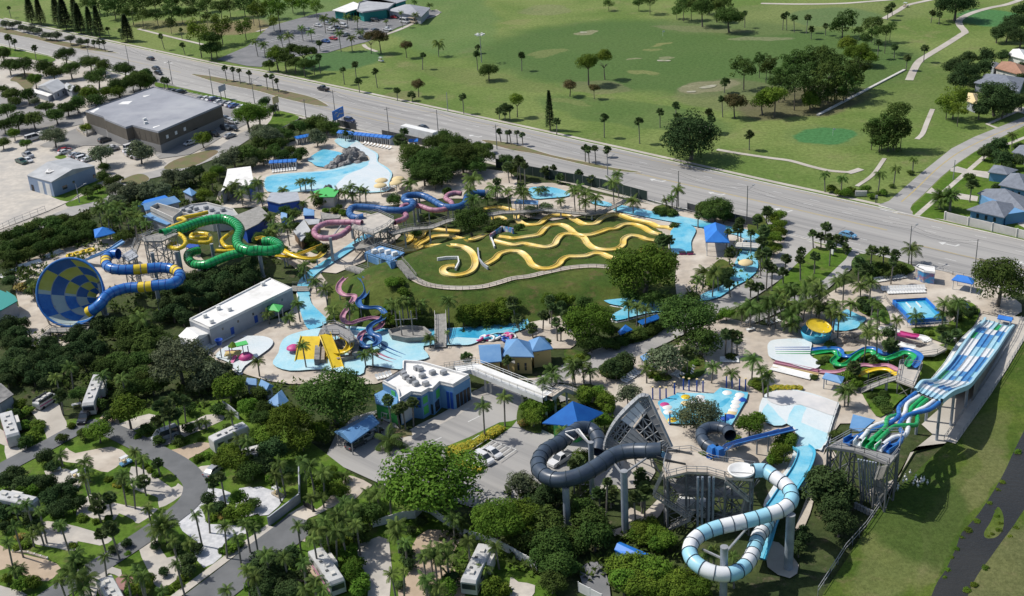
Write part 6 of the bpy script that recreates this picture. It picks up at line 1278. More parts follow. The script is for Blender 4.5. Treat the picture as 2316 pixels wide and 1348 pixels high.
deckrun('racer_walkway', 'long pale concrete wall and walkway beside the racing slide', 'walkway', 'c4 2320,215,.7 2255,370,.7 2105,620,.7 1955,850,.7 1805,1060,.7 1635,1300,.6', 2.2, .6, 'galv', 'concrete_pale', (), railh=1.1)
deckrun('retaining_wall', 'low white retaining wall along the left of the racing slide', 'wall', 'c4 1930,210,1.2 1760,370,1.6 1700,440,2 1600,600,2.4 1480,745,2.4', .8, 1.6, 'white', 'white', (), railh=.1)
t = empty('rail_fence', G(*PXL('c4 2060,190')[0][:2]), 'black dashed railing at the finish of the racing slide', 'fence'); railing(pts('c4 1930,165 2200,222', 0), t, 1.0, 'black', False, 1.2)
# --- little racing slides in the middle right
Z0 = [.6, .7, .9, 1.1, 1.3, 1.5, 1.7, 2.0, 2.3, 2.6, 2.9, 3.2, 3.5, 3.8, 4.0, 4.2, 4.4, 4.5]
def zs(s, z0, z1, pan): 
    L = s.split(); return pan+' '+' '.join(f'{p},{z0+(z1-z0)*i/(len(L)-1):.2f}' for i, p in enumerate(L))
slide('open_slide', 'wavy green open slide among palms', zs('385,505 500,485 590,478 632,520 588,570 640,603 720,590 790,530 860,485 930,480 990,530 1060,550 1150,520 1230,492 1305,520 1275,560 1258,605', .6, 4.6, 'c4'), .62, ['sgreen'], 'half', legs=5, ringw=0)
slide('open_slide', 'wavy dark blue open slide behind the green one', zs('385,468 500,455 640,462 665,515 750,525 840,480 900,452 970,465 1040,505 1130,490 1200,462 1290,475 1365,520 1345,580 1322,612', .6, 4.6, 'c4'), .60, ['sblue'], 'half', legs=5, ringw=0)
slide('open_slide', 'pink straight slide on the little racing hill', zs('440,662 560,668 640,662 720,640 850,605 950,612 1060,605 1110,620 1170,652', .5, 3.8, 'c4'), .55, ['spink'], 'half', legs=3, ringw=0)
slide('open_slide', 'yellow slide in front of the pink one', zs('815,698 900,660 1000,640 1090,648 1150,688', 1.8, 3.8, 'c4'), .55, ['syellow'], 'half', legs=2, ringw=0)
for s, mt_, lab in (('c4 50,470,.35 380,466,.5', 'royal', 'dark blue upper'), ('c4 55,508,.35 385,505,.5', 'sgreen', 'green upper'), ('c4 60,585,.35 250,625,.4 450,668,.5', 'spink', 'pink lower'), ('c4 50,625,.35 250,662,.4 450,702,.5', 'shade_tan', 'tan lower')):
    slide('run_out_lane', f'{lab} run-out lane in the shallow landing pool', s, .42, [mt_], 'flat', ringw=0, sm=3, group='run-out lanes of the landing pool')
PT = tower('slide_platform', 'tan platform with wooden railings at the head of the little slides', 'c4 1180,600 1390,610 1310,805 1150,745', 3.6, 'concrete_pale', .35, col_m='greywood')
deckrun('boardwalk', 'wooden boardwalk zigzagging down from the little slide platform', 'walkway', 'c4 1160,720,3.6 1050,750,2.6 920,800,1.4 830,840,.5', 1.8, .2, 'greywood', 'greywood', (.3, .7))
deckrun('boardwalk', 'tan terrace with wooden rail above the little slides', 'walkway', 'c4 1190,450,1.2 1340,490,1.6 1450,480,1.9 1540,430,2.2', 4.0, .4, 'greywood', 'concrete_pale', (.3, .7))
for s, mt_, lab in (('c4 990,285,1.4 1110,300,1.6 1180,325,1.8 1290,350,2 1400,370,2.2 1440,400,2.2', 'magenta', 'pink-trimmed white'), ('c4 1170,420,1.4 1230,440,1.5 1320,460,1.5', 'white', 'short white')):
    slide('toddler_slide', f'{lab} trough on the terrace above the little slides', s, .8, ['white', mt_], 'flat', ringw=0, pat=lambda k: (k//2) % 2)
# bowl slide
q = G(*PXL('c4 435,340')[0][:2], 1.0); t = empty('bowl_slide', Vector((q.x, q.y, 0)), 'aqua round bowl with a tilted yellow dish on top', 'water slide')
wpart('bowl', MB().use('saqua').lathe((q.x, q.y, 0), [(2.7, 0), (3.2, 1.2), (3.4, 2.2), (3.2, 2.2), (2.8, 1.2), (.01, .6)], 28), t, True)
q2 = pz('c4 460,262,4.2')[0]; m_ = MB().use('syellow').lathe((0, 0, 0), [(2.75, .2), (2.8, .1), (2.4, -.05), (1.6, -.2), (.01, -.3)], 28)
Rm = Matrix.Rotation(math.radians(9), 3, 'X') @ Matrix.Rotation(math.radians(10), 3, 'Y'); m_.v = [tuple(Rm @ Vector(v)+q2) for v in m_.v]; wpart('dish', m_, t, True)
for a in range(5): wpart('support_column', MB().use('white').tube((q.x+2.6*math.cos(a*1.25), q.y+2.6*math.sin(a*1.25), .3), (q2.x+2*math.cos(a*1.25), q2.y+2*math.sin(a*1.25), 3.9), .1), t)
# deep shallow blue pool box
def boxpool(s, z, label):
    P = pts(s, z); c = P[0]; root = empty('raised_pool', Vector((c.x, c.y, 0)), label, 'pool')
    wpart('side_wall', MB().use('blue').sweep([Vector((p.x, p.y, 0)) for p in P+[P[0], P[1]]], [(-.2, 0), (-.2, z+.35), (.35, z+.35), (.35, 0)]), root)
    wpart('water', MB().use('water_deep').prism(P, 0, z-.1, sides=False), root)
    I = inset(P, 1.2); wpart('shallow_water', MB().use('water_mid').prism(I, 0, z-.08, sides=False), root)
    for a, b in ((.25, .3), (.7, .3)):
        p = I[0].lerp(I[1], a); q = p.lerp(I[3].lerp(I[2], a), .35); wpart('divider', MB().use('white').bar((p.x, p.y, z), (q.x, q.y, z), .25), root)
    return root
boxpool('c4 1128,35 1420,18 1590,190 1290,215', 1.2, 'square blue-walled raised pool right of the palms')
P = pts('c4 1290,225 1620,205 1625,262 1330,285', 0)
t = empty('terrace_wall', P[0], 'white and grey railed terrace below the raised blue pool', 'wall'); railing(pts('c4 1250,280 1620,262', 0), t, 1.2, 'white', False, 1.0)
# --- mound flumes
FL = [('b3 30,600 42,640 115,683 230,678 290,632 350,602 480,602 560,640 640,678 740,673 800,622 880,592 960,595 1060,630 1150,650 1230,668 1300,700 1380,707 1455,728', 'topmost yellow flume snaking along the far side of the mound'),
 ('b2 2170,790 2250,800 b3 0,808 120,792 230,772 280,722 330,690 440,685 510,720 570,770 680,777 780,750 850,725 920,717 990,683 1080,680 1170,707 1240,750 1340,778', 'second yellow flume from the top, crossing mid mound'),
 ('b2 2120,825 2200,845 b3 0,865 90,853 200,873 290,885 370,862 400,812 450,770 550,768 630,793 670,850 730,893 830,910 930,900 985,865 995,815 1050,782 1130,790 1200,815 1280,828', 'third yellow flume looping deeply in the middle of the mound'),
 ('b2 2065,1035 2140,990 2180,945 2250,922 b3 0,920 70,930 130,980 170,1040 250,1075 340,1072 410,1040 440,1000 490,972 560,970 650,965 720,942 800,945 860,970 925,995', 'lowest yellow flume starting at the bent grey wall'),
 ('b3 1140,920 1200,905 1300,915 1400,920', 'short yellow flume end above the dense tree'),
 ('b2 1320,925 1420,910 1500,880 1600,866 1750,866 1860,885 1930,932 1960,1000 1955,1060 1905,1110 1800,1137 1710,1127 1668,1095 1700,1060 1780,1052', 'yellow flume curling into a big hook below the start house'),
 ('b2 1240,908 1400,882 1500,832 1580,792 1700,783 1800,800 1900,818 2000,795 2060,768', 'yellow flume running straight from the start house to the mural wall'),
 ('b2 1160,878 1280,862 1365,825 1385,790 1335,752', 'small yellow flume bending up behind the start house'),
 ('b2 1230,892 1370,882 1430,845 1445,810 1490,775 1505,740 1570,722 1680,732 1830,745', 'yellow flume passing under the wooden walkway'),
 ('b2 2020,565 2070,535 2150,528 2230,535 2310,560', 'yellow flume arching beside the top lagoon'), ('b2 2110,628 2190,618 2235,650 2205,685', 'short curled yellow flume above the mural wall')]
for s, lab in FL: slide('yellow_flume', lab, s, .70, ['flume'], 'flume', onmound=True, seg=2.4, group='yellow mat flumes on the grassy mound', ringw=.04)
def wall_run(name, label, s, h, w, mt_, onm=True, ct='wall', z0=0):
    P = [GM(t[0], t[1], h) for t in PXL(s)] if onm else pts(s, h); c = P[0]
    root = empty(name, Vector((c.x, c.y, 0)), label, ct)
    wpart('wall_face', MB().use(mt_).sweep([Vector((p.x, p.y, p.z-h)) for p in P], [(-w/2, -.6), (-w/2, h), (w/2, h), (w/2, -.6)], cap=True), root); return root
wall_run('retaining_wall', 'white boxed flume wall around the big yellow hook', 'b2 1620,980 1700,968 1805,965 1815,1010 1785,1070', .9, .35, 'white')
wall_run('retaining_wall', 'bent pale grey wall in the middle of the mound', 'b2 1985,888 1995,980 2030,1025 2075,1060', .9, .35, 'wall_pale')
wall_run('mural_wall', 'blue mural wall with pink figures on the mound', 'b2 2095,770 2200,695 2300,715 b3 0,720', 1.6, .4, 'mural'); wall_run('retaining_wall', 'short white wing of the mural wall', 'b2 2095,775 2120,830 2135,875', .8, .35, 'white')
P = [GM(t[0], t[1]) for t in PXL('b2 1400,1165 1500,1215 1600,1240 1750,1255 1900,1255 2050,1240 2200,1200 b3 0,1170 150,1150 300,1115 500,1075 700,1058 880,1068')]
P = cat(P, 5); o = MB().use('deck').sweep([Vector((p.x, p.y, mound(p.x, p.y)+.24)) for p in P], [(-1.1, 0), (1.1, 0)]).build('mound_path'); tag(o, kind='structure')
t = empty('rail_fence', P[0], 'thin railing along the curved path on the mound', 'fence'); railing([Vector((p.x, p.y, mound(p.x, p.y)+.2))+Vector((.3, -1.2, 0)) for p in P[::2]], t, .9, 'galv', False, 3)
SH = tower('start_house', 'white and blue start platform at the top of the mound', 'b2 970,930 1110,870 1330,930 1210,1010', 6.4, 'bluepale', .3, zb=0, brace=False, col_m='white')
wall_run('parapet_wall', 'long white and blue wall below the start platform', 'b2 970,945 1080,985 1210,1025 1260,1000', 1.8, .3, 'bluepale')
for k, s in enumerate(('b2 1060,930', 'b2 1120,920', 'b2 1180,935', 'b2 1240,950')):
    q = pz(s+',6.6')[0]; wpart('start_tub', MB().use('white').box((q.x, q.y, 6.9), (1.6, 1.2, .9), .5, .8), SH)
t = empty('stairway', GM(*PXL('b2 1290,1040')[0][:2]), 'long wooden stairway from the start platform to the mound path', 'stairs'); 
P = [GM(a[0], a[1], .7) for a in PXL('b2 1270,1010 1340,1090 1400,1165')]
m_ = MB().use('greywood'); R_ = resample(P, .5)
for a, b in zip(R_, R_[1:]): sd = Vector((-(b-a).y, (b-a).x, 0)).normalized(); m_.bar(a-sd*1.1, a+sd*1.1, .35, .1)
wpart('steps', m_, t); railing([p+Vector((1.0, .6, 0)) for p in P], t, 1, 'greywood', False); railing([p-Vector((1.0, .6, 0)) for p in P], t, 1, 'greywood', False)
# wooden ramps behind
deckrun('boardwalk', 'long wooden ramp climbing behind the yellow flumes', 'walkway', 'b2 1200,760,6 1400,715,5.4 1560,705,4.6 1700,650,4 1850,620,3.6 2040,600,3.2 2200,570,2.8 2330,565,2.6 b3 130,560,2.4 260,545,2.2', 2.2, .35, 'greywood', 'greywood', (.1, .25, .4, .55, .7, .85))
deckrun('boardwalk', 'curved wooden railing walk between lagoon and yellow flumes', 'walkway', 'b3 260,545,2.2 420,560,2 560,575,1.8 700,585,1.8 800,570,1.8 900,520,2.2 1000,470,2.8 1040,440,2.8', 1.8, .3, 'greywood', 'greywood', (.2, .5, .8))
deckrun('river_bridge', 'grey slab bridge over the lazy river on the right', 'bridge', 'b3 2000,858,1.6 2100,862,1.8 2215,870,1.8', 3.2, .5, 'offwhite', 'offwhite', (.05, .95)); deckrun('river_bridge', 'straight grey footbridge over the deep river pool', 'bridge', 'c2 1650,150,3 1655,300,2 1650,450,.6', 2.6, .5, 'offwhite', 'greywood', (.4,))
deckrun('boardwalk', 'wooden stepped terrace crowning the pink and blue twin slides', 'walkway', 'b2 830,1060,3.6 950,1100,3.8 1080,1140,3.8 1170,1180,3.6', 2.6, .4, 'greywood', 'greywood', (.2, .5, .8))
deckrun('river_bridge', 'wooden plank bridge over the left river arm', 'bridge', 'b2 300,1250,.8 390,1255,.9 480,1255,.8', 3.0, .3, 'greywood', 'greywood', ())
# --- lagoon tower with blue and pink tubes
LT = tower('slide_tower', 'white-floored wooden tower where the pink and blue tubes begin', 'b2 850,705 930,620 1090,570 1240,640 1180,700 1050,765', 7.6, 'concrete_pale', .4, col_m='greywood', step=3.5)
for s, z in (('b2 860,860 900,900 1040,880 1150,800 1000,800', 3.4),): wpart('lower_platform', MB().use('greywood').prism(pts(s, z), z-.3, z, bottom=True), LT)
stairs(LT, 'b2 1100,740,7.4 1200,720,5.8 1290,740,4.0 1180,800,2.6 1100,830,.6')
slide('tube_slide', 'long dark-blue tube snaking over the lagoon', zs('960,612 900,622 845,600 838,555 890,525 1050,532 1200,552 1330,552 1395,520 1400,480 1340,470 1330,435 1400,418 1500,425 1590,470 1680,520 1800,525 1870,490 1890,430 1930,400 2050,398', 7.9, 4.2, 'b2'), .95, ['snavy'], seg=1.9, legs=6, legm='steel', legr=.3)
slide('tube_slide', 'pink tube looping out over the sheds', zs('945,668 860,662 760,662 640,668 550,705 518,752 560,797 660,803 760,775 835,715', 8.0, 6.6, 'b2'), .78, ['spink'], seg=1.7, legs=0)
slide('tube_slide', 'pink tube winding under the long blue tube', zs('1240,662 1320,632 1345,600 1300,560 1310,520 1380,505 1480,520 1560,548 1650,552 1750,520 1745,480 1700,450 1720,415 1780,400 1840,405', 6.2, 3.8, 'b2'), .72, ['spink'], seg=1.7, legs=5)
pillar('b2 690,1030', 7.2, .4, 'dark steel pillar carrying the pink loop', arm=('b2 560,770,6.8', 'b2 760,690,7.2'), group=None); pillar('b2 1455,655', 6.8, .32, 'dark pillar where the long blue tube crosses itself', group=None)
# --- pink and blue open twin slides
slide('twin_slide', 'blue open slide twisting down to the river pool', zs('930,1150 975,1200 990,1270 950,1330', 4.6, 4.1, 'b2')+' '+zs('915,20 930,75 1000,90 1090,90 1145,135 1130,190 1060,225 1010,270 1030,320 1090,345 1095,390 1050,425 970,435 925,400 940,360 1000,345 1060,375 1100,420 1200,475 1300,520 1400,553', 4.0, .5, 'c2'), .62, ['snavy'], 'half', seg=1.6, legs=6, legr=.12)
slide('twin_slide', 'pink open slide twisting beside the blue one', zs('800,1150 745,1210 740,1270 790,1310 880,1320', 4.6, 4.1, 'b2')+' '+zs('820,90 775,160 785,210 850,228 920,205 1040,180 1120,200 1120,245 1070,280 990,295 935,335 925,400 980,450 1120,525 1200,560 1300,590', 4.0, .5, 'c2'), .58, ['spink'], 'half', seg=1.6, legs=6, legr=.12)
# --- yellow family slides with rock tower
FT = tower('slide_tower', 'grey ramped rockwork tower of the yellow family slides', 'c2 590,260 700,240 830,300 880,380 830,400 740,330 620,330', 4.4, 'wall_grey', .4, col_m='greywood')
wall_run('rock_wall', 'curved brown rock wall under the yellow family slides', 'c2 580,560 590,440 680,400 780,420 850,470 850,520 740,540 700,500', 1.6, 1.4, 'sandstone', False)
wall_run('ramp_wall', 'dark stone ramp wall left of the family slides', 'c2 540,560 550,430 580,330 600,280', 2.0, 1.2, 'rockgrey', False); wall_run('ramp_wall', 'dark stone ramp wall right of the family slides', 'c2 760,260 830,320 900,400 880,500', 2.2, 1.2, 'rockgrey', False)
slide('open_slide', 'wide straight yellow slide into the family pool', 'c2 615,330,4.4 650,420,3.2 690,520,1.9 735,650,.4', 1.15, ['syellow'], 'flat', ringw=0, legs=3)
slide('open_slide', 'curved yellow slide coiling beside the straight one', zs('760,345 820,370 840,420 800,470 740,487 660,470 610,500 590,550 605,620', 4.3, .5, 'c2'), .8, ['syellow'], 'half', legs=3, ringw=0)
slide('open_slide', 'broad yellow multi-lane toddler slide on the left', 'c2 490,350,3.0 465,450,1.8 440,580,.4', 2.3, ['syellow'], 'flat', ringw=0, legs=2)
def mushroom(s, z, r, label, mt_='shade_tan', ct='water umbrella', group=None):
    q = G(*PXL(s)[0][:2], z); t = empty('water_umbrella', Vector((q.x, q.y, 0)), label, ct, group); wpart('pole', MB().use('white').tube((q.x, q.y, -.1), (q.x, q.y, z), .12), t)
    wpart('shade', MB().use(mt_).lathe((q.x, q.y, z), [(r, -.35), (r*.95, -.1), (r*.6, .25), (.02, .4)], 16), t, True)
mushroom('c2 330,445', 1.8, 1.6, 'red and white dome umbrella in the family pool', 'magenta'); mushroom('b3 2090,1015', 2.6, 1.9, 'tan mushroom umbrella standing in the right river bend')
for i, s in enumerate(('b2 1120,280', 'b2 1110,325', 'b2 1270,265', 'b2 1250,300')): mushroom(s, 3.4, 2.0, ['upper left', 'lower left', 'upper right', 'lower right'][i]+' tan umbrella beside the beach pool', ct='umbrella', group='tan umbrellas at the beach pool')
# pirate ship and rock islands
def rocks(name, label, s, h, mt_='rockgrey', n=26, seed=1, sz=1.6):
    P = pts(s); c = sum(P, Vector((0, 0, 0)))/len(P); root = empty(name, Vector((c.x, c.y, 0)), label, 'rocks'); R = random.Random(seed)
    P2 = [Vector((p.x, p.y)) for p in P]; m_ = MB().use(mt_); x0, x1 = min(p.x for p in P), max(p.x for p in P); y0, y1 = min(p.y for p in P), max(p.y for p in P); k = 0; tries = 0
    while k < n and tries < 4000:
        tries += 1; q = Vector((R.uniform(x0, x1), R.uniform(y0, y1)))
        if not inpoly(q, P2): continue
        d = min(segd(q, P2[i-1], P2[i]) for i in range(len(P2))); hh = h*(.35+.65*min(1, d/2.5))*R.uniform(.7, 1.1); a = R.uniform(0, 3); s_ = sz*R.uniform(.7, 1.5); o = len(m_.v); V = []
        for ring, (rr, zz) in enumerate(((1, -.1), (.95, .35), (.7, .75), (.3, 1.0))):
            for j in range(7): t = 6.283*j/7+a; f = rr*s_*R.uniform(.75, 1.15); V.append((q.x+f*math.cos(t), q.y+f*math.sin(t)*.8, hh*zz*R.uniform(.85, 1.1)))
        m_.add(V, [(r*7+j, r*7+(j+1) % 7, (r+1)*7+(j+1) % 7, (r+1)*7+j) for r in range(3) for j in range(7)]+[tuple(range(21, 28))]); k += 1
    wpart('boulders', m_, root); return root
rocks('rock_island', 'grey boulder hill between the beach pool and splash pool', 'b2 640,175 700,120 790,60 800,15 900,20 1000,90 1005,120 900,145 780,170 700,185', 2.6, 'rockgrey', 60, 3, 1.5)
rocks('rock_bed', 'tan rock garden behind the little racing slides', 'c4 600,380 700,330 860,350 870,420 740,440 600,430', 1.5, 'sandstone', 30, 5, 1.1)
rocks('rock_bed', 'brown boulders inside the family slide tower', 'c2 600,430 700,360 800,390 840,480 750,540 620,540', 1.8, 'sandstone', 26, 6, 1.1)
rocks('rock_island', 'dark stones around the sunken ship', 'c2 1205,400 1300,420 1500,440 1540,420 1530,455 1300,440 1210,430', .8, 'rockgrey', 16, 7, .8)
rocks('rock_spire', 'small stone totem standing on the beach pool edge', 'b2 610,400 660,400 655,365 615,365', 5.0, 'rockgrey', 5, 8, 1.0)
P = pts('c2 1205,365 1300,335 1400,330 1500,340 1560,390 1500,420 1350,425 1230,400'); c = sum(P, Vector((0, 0, 0)))/len(P); t = empty('play_ship', c, 'grey wooden pirate ship in the river pool', 'play ship')
wpart('hull', MB().use('greywood').sweep(P+[P[0], P[1]], [(-.2, 0), (-.5, 2.0), (.0, 2.0), (.3, 0)]), t); wpart('deck', MB().use('greywood').prism(P, 0, 1.3, sides=False), t)
for s in ('c2 1310,390', 'c2 1410,385'):
    q = G(*PXL(s)[0][:2]); m_ = MB().use('greywood').tube((q.x, q.y, 1.2), (q.x, q.y, 7.5), .16, .1); m_.tube((q.x-1.3, q.y, 5.4), (q.x+1.3, q.y, 5.4), .08); wpart('mast', m_, t)
# toddler play structure
q = G(*PXL('c1 2120,560')[0][:2]); t = empty('play_structure', q, 'red, green and blue climbing frame in the toddler pool', 'play structure')
wpart('frame', MB().use('steel').tube((q.x-3.2, q.y, 0), (q.x-3.2, q.y, 4.2), .12).tube((q.x-1, q.y+1.5, 0), (q.x-1, q.y+1.5, 3.4), .12).tube((q.x+1.5, q.y+1.5, 0), (q.x+1.5, q.y+1.5, 3.6), .12).tube((q.x+3, q.y, 0), (q.x+3, q.y, 3.2), .12).tube((q.x-1, q.y-.8, 0), (q.x-1, q.y-.8, 3.4), .12), t)
wpart('platform', MB().use('wall_cream').box((q.x-.6, q.y+.3, 1.5), (3.6, 2.4, .25)), t); wpart('bucket', MB().use('royal').lathe((q.x-3.2, q.y, 4.0), [(.5, 0), (.9, 1.3), (.8, 1.3), (.01, .2)], 12), t)
wpart('roof', MB().use('wall_green').box((q.x+1.6, q.y+.6, 3.6), (2.6, 2.0, .2), .4), t); wpart('roof', MB().use('leaf_yellow').lathe((q.x-.4, q.y+.6, 3.2), [(1.2, 0), (.02, 1.1)], 8), t)
wpart('dome', MB().use('magenta').lathe((q.x+2.4, q.y-.6, .2), [(1.7, 0), (1.7, .8), (1.1, 1.4), (.02, 1.6)], 14), t, True); wpart('slide', MB().use('magenta').bar((q.x+.2, q.y-.9, 1.5), (q.x-.8, q.y-3.6, .2), .8, .15), t); wpart('railing', MB().use('magenta').bar((q.x-2.4, q.y+.3, 2.2), (q.x+1.2, q.y+.3, 2.2), .12), t)
hut('canopy', 'lime green leaf-shaped canopy at the end of the service building', 'canopy', 'c2 80,110 130,140 240,80 200,50 130,40', 3.2, 'pyr', .8, 'wall_green', 'white', .1, posts=True, P=pts('c2 80,110 200,130 240,75 120,45', 3.2))
# --- giant funnel
RC_ = pz('b1 628,1290,8.6')[0]; HC = pz('c1 805,5,7.2')[0]
vd = (CAM-RC_).normalized(); left = vd.cross(Vector((0, 0, 1))).normalized(); ax = (vd*.93-Vector((1, 0, 0))*.36+Vector((0, 0, .05))).normalized()
Rr = 77/ppm(RC_); FU = empty('funnel_slide', Vector((RC_.x, RC_.y, 0)), 'giant blue and yellow checkered funnel slide', 'water slide')
dep = 8.5; ux = ax.orthogonal().normalized(); ux = (Vector((0, 0, 1))-ax*ax.z).normalized(); uy = ax.cross(ux)
NA, NRr = 48, 5
PR = [(Rr, 0), (Rr*.80, -dep*.25), (Rr*.60, -dep*.47), (Rr*.42, -dep*.66), (Rr*.27, -dep*.83), (Rr*.15, -dep)]
m_ = MB(); pal = {'n': 'funnel_navy', 'b': 'sblue', 'o': 'funnel_olive', 'p': 'funnel_pale', 'a': 'saqua'}
gridc = ['bnobaonb', 'bobnpnab', 'opnbaobn', 'nboanbop', 'onbonbab']
off = RC_-(HC-(RC_-ax*dep))*0
sh = HC-(RC_-ax*dep); sh = sh-ax*sh.dot(ax)
def FP(r, z, a): f = -z/dep; return RC_+ax*z+sh*f*.9+ux*(r*math.cos(a))+uy*(r*math.sin(a))
SEC = ['nbnopbob', 'ononpapn', 'nonoanbp', 'onbonapb', 'nonbonba']
sectors = ['obnopbab', 'nooabpbp', 'onbobapb', 'nobaobpb', 'bonbonob']
for k in range(NRr):
    (r0, z0), (r1, z1) = PR[k], PR[k+1]
    for j in range(NA):
        a0, a1 = 2*PI*j/NA, 2*PI*(j+1)/NA; sec = int((j/NA*8+(.0 if k % 2 == 0 else .0))) % 8
        top = math.cos((a0+a1)/2); rgt = math.sin((a0+a1)/2)
        c = ('n' if top > 0 else 'b') if (sec+k) % 2 == 0 else ('o' if top > .15 else 'p')
        m_.use(pal[c]); s_ = 3
        for q in range(s_):
            f0, f1 = q/s_, (q+1)/s_; ra, za, rb, zb_ = r0+(r1-r0)*f0, z0+(z1-z0)*f0, r0+(r1-r0)*f1, z0+(z1-z0)*f1
            m_.add([FP(ra, za, a0), FP(ra, za, a1), FP(rb, zb_, a1), FP(rb, zb_, a0)], [(0, 1, 2, 3)])
wpart('funnel_wall', m_, FU)
m_ = MB().use('sblue'); rim = [FP(Rr, 0, 2*PI*j/48) for j in range(50)]; m_.sweep(rim, circ(.32, 8), closed=True, up=ax); wpart('rim', m_, FU)
for k in (1, 2, 3):
    r, z = PR[k]; ring = [FP(r+.15, z, 2*PI*j/32) for j in range(34)]; wpart('rib', MB().use('steel').sweep(ring, circ(.14, 6), closed=True, up=ax), FU)
for a in (2.0, 2.7, 3.5, 4.2):
    e = FP(Rr*.8, -dep*.25, a); wpart('support_column', MB().use('galv').tube((e.x, e.y, -.1), e, .3, .3, 8), FU); e2 = FP(Rr*.98, -.4, a); wpart('support_column', MB().use('galv').tube((e2.x+.5, e2.y+1, -.1), e2, .22, .22, 8), FU)
deckrun('boardwalk', 'wooden ramp winding under the giant funnel', 'walkway', 'c1 300,440,.5 420,330,1.2 440,290,2 600,290,2.2 790,280,2.2', 2.4, .3, 'greywood', 'greywood', (.4, .7))
slide('tube_slide', 'blue and yellow banded tube winding into the giant funnel', 'b1 1060,945,10.8 990,950,10.6 950,1000,10.4 970,1060,10.2 1050,1085,10.0 1200,1087,9.7 1330,1075,9.5 1450,1068,9.3 1560,1085,9.1 1615,1140,8.9 1560,1205,8.7 1420,1225,8.5 1280,1242,8.3 1130,1252,8.2 1010,1290,8.1 c1 945,0,7.8 905,55,7.0 855,100,6.0 790,135,5.0', 1.3, ['sblue', 'syellow'], seg=1.7, ringm='royal', pat=lambda k: 1 if k in (3, 4, 10, 11, 16, 17, 24, 25, 34, 35, 36) else 0)
pillar('b1 1425,1260', 10.0, .45, 'steel pillar inside the banded tube bend', group='steel pillars around the banded tube'); pillar('c1 950,160', 8.6, .5, 'steel pillar between funnel rim and banded tube', group='steel pillars around the banded tube'); pillar('c1 1440,110', 8.2, .5, 'pair-braced steel pillar below the banded tube', group='steel pillars around the banded tube')
FTW = tower('slide_tower', 'tall grey stair tower behind the giant funnel', 'b1 1270,800 1470,740 1600,760 1450,830 1300,830', 11.5, 'greywood', .4, step=3)
stairs(FTW, 'b1 1370,740,11.4 1240,830,8.4 1180,990,4.6 1080,1020,1.0', 1.8)
tower('slide_platform', 'low grey raft platform beside the banded tube start', 'b1 1080,960 1180,900 1240,960 1150,1010', 9.6, 'wall_pale', .4, brace=True, step=3)
slide('open_slide', 'open pale-blue conveyor chute behind the banded tube', 'b1 1110,830,6 980,910,4.6 800,985,2.2 740,1010,.8', .8, ['bluepale'], 'flat', ringw=0, legs=3)
slide('tube_slide', 'big green tube arching high above the service building', zs('1450,768 1540,745 1640,715 1750,675 1880,640 2010,632 2100,665 2150,730 2125,820 2150,880 2230,915', 11.6, 9.2, 'b1')+' '+zs('10,915 110,918 195,900 200,865 140,835 60,840', 9.0, 8.0, 'b2'), 1.3, ['sgreen'], seg=1.2, ringm='sgreen_seam')
slide('tube_slide', 'lower green tube curling behind the banded tube', zs('2180,930 2060,960 1950,1000 1850,1040 1740,1035 1690,990 1700,940 1780,915', 7.4, 4.0, 'b1'), 1.15, ['sgreen'], seg=1.1, ringm='sgreen_seam')
for s, z0, z1, lab in (('1440,742 1540,745 1620,775 1665,830 1640,880 1580,897 1515,880 1530,855 1580,850', 11.4, 8.4, 'thin yellow tube curling like a snail in front of the stair tower'), ('1480,735 1560,695 1660,655 1640,628 1600,632 1680,612 1780,592 1860,572', 11.4, 9.0, 'thin yellow tube bending up behind the big green tube'),
    ('1680,832 1780,842 1880,838 1890,790 1850,765 1740,765 1715,795 1780,805 1860,800', 7.6, 6.0, 'thin yellow tube looping twice under the green arch'), ('2085,745 2020,795 1990,830 2030,880 2110,885', 6.8, 5.6, 'short thin yellow tube beside the green bend'), ('1940,918 2030,922 2120,915', 5.4, 5.0, 'straight bit of thin yellow tube under the green curl')):
    slide('tube_slide', lab, zs(s, z0, z1, 'b1'), .55, ['syellow'], seg=1.3, group='thin yellow tubes')
slide('tube_slide', 'yellow trough sweeping right from the green tube end', zs('0,800 60,800 230,905 330,955 450,980 550,970 605,925', 5.0, 2.6, 'b2'), .75, ['syellow'], 'half', seg=1.6, legs=3); slide('tube_slide', 'far yellow trough behind the sweeping one', zs('165,955 300,962 400,935 500,895 600,855', 3.4, 2.2, 'b2'), .6, ['syellow'], 'half', seg=1.6, legs=3)
pillar('b1 1640,1210', 9.0, .75, 'broad dark pillar between banded and green tubes', group='steel pillars of the green tube'); pillar('b1 1940,1110', 8.0, .45, 'steel pillar in the lower green curl', group='steel pillars of the green tube'); pillar('b1 1985,880', 7.0, .42, 'steel pillar beneath the green arch', group='steel pillars of the green tube'); pillar('b2 60,1150', 7.4, .5, 'steel pillar under the right end of the green tube', group='steel pillars of the green tube')
hut('canopy', 'deep blue flat canopy below the banded tube', 'canopy', 'b1 1650,880 1720,905 1800,880 1740,850', 2.5, 'flat', rm='royal', wm='white', posts=True, over=.1)
# inflatable yellow rafts
for i, s in enumerate(('b1 640,968', 'b1 697,953', 'b1 757,938', 'b1 812,923')):
    q = G(*PXL(s)[0][:2]); t = MB().use('syellow'); t.sweep([Vector((1.1*math.cos(k*PI/8), 1.1*math.sin(k*PI/8), .35)) for k in range(18)], circ(.38, 8), closed=True)
    t.use('dkgrey').lathe((0, 0, .2), [(.8, 0), (.01, .02)], 12)
    o = t.build('raft', smooth=True); o.location = q; tag(o, nth(i, 4, 'round yellow raft', 'standing beyond the giant funnel rim'), 'raft', 'yellow rafts beyond the funnel')
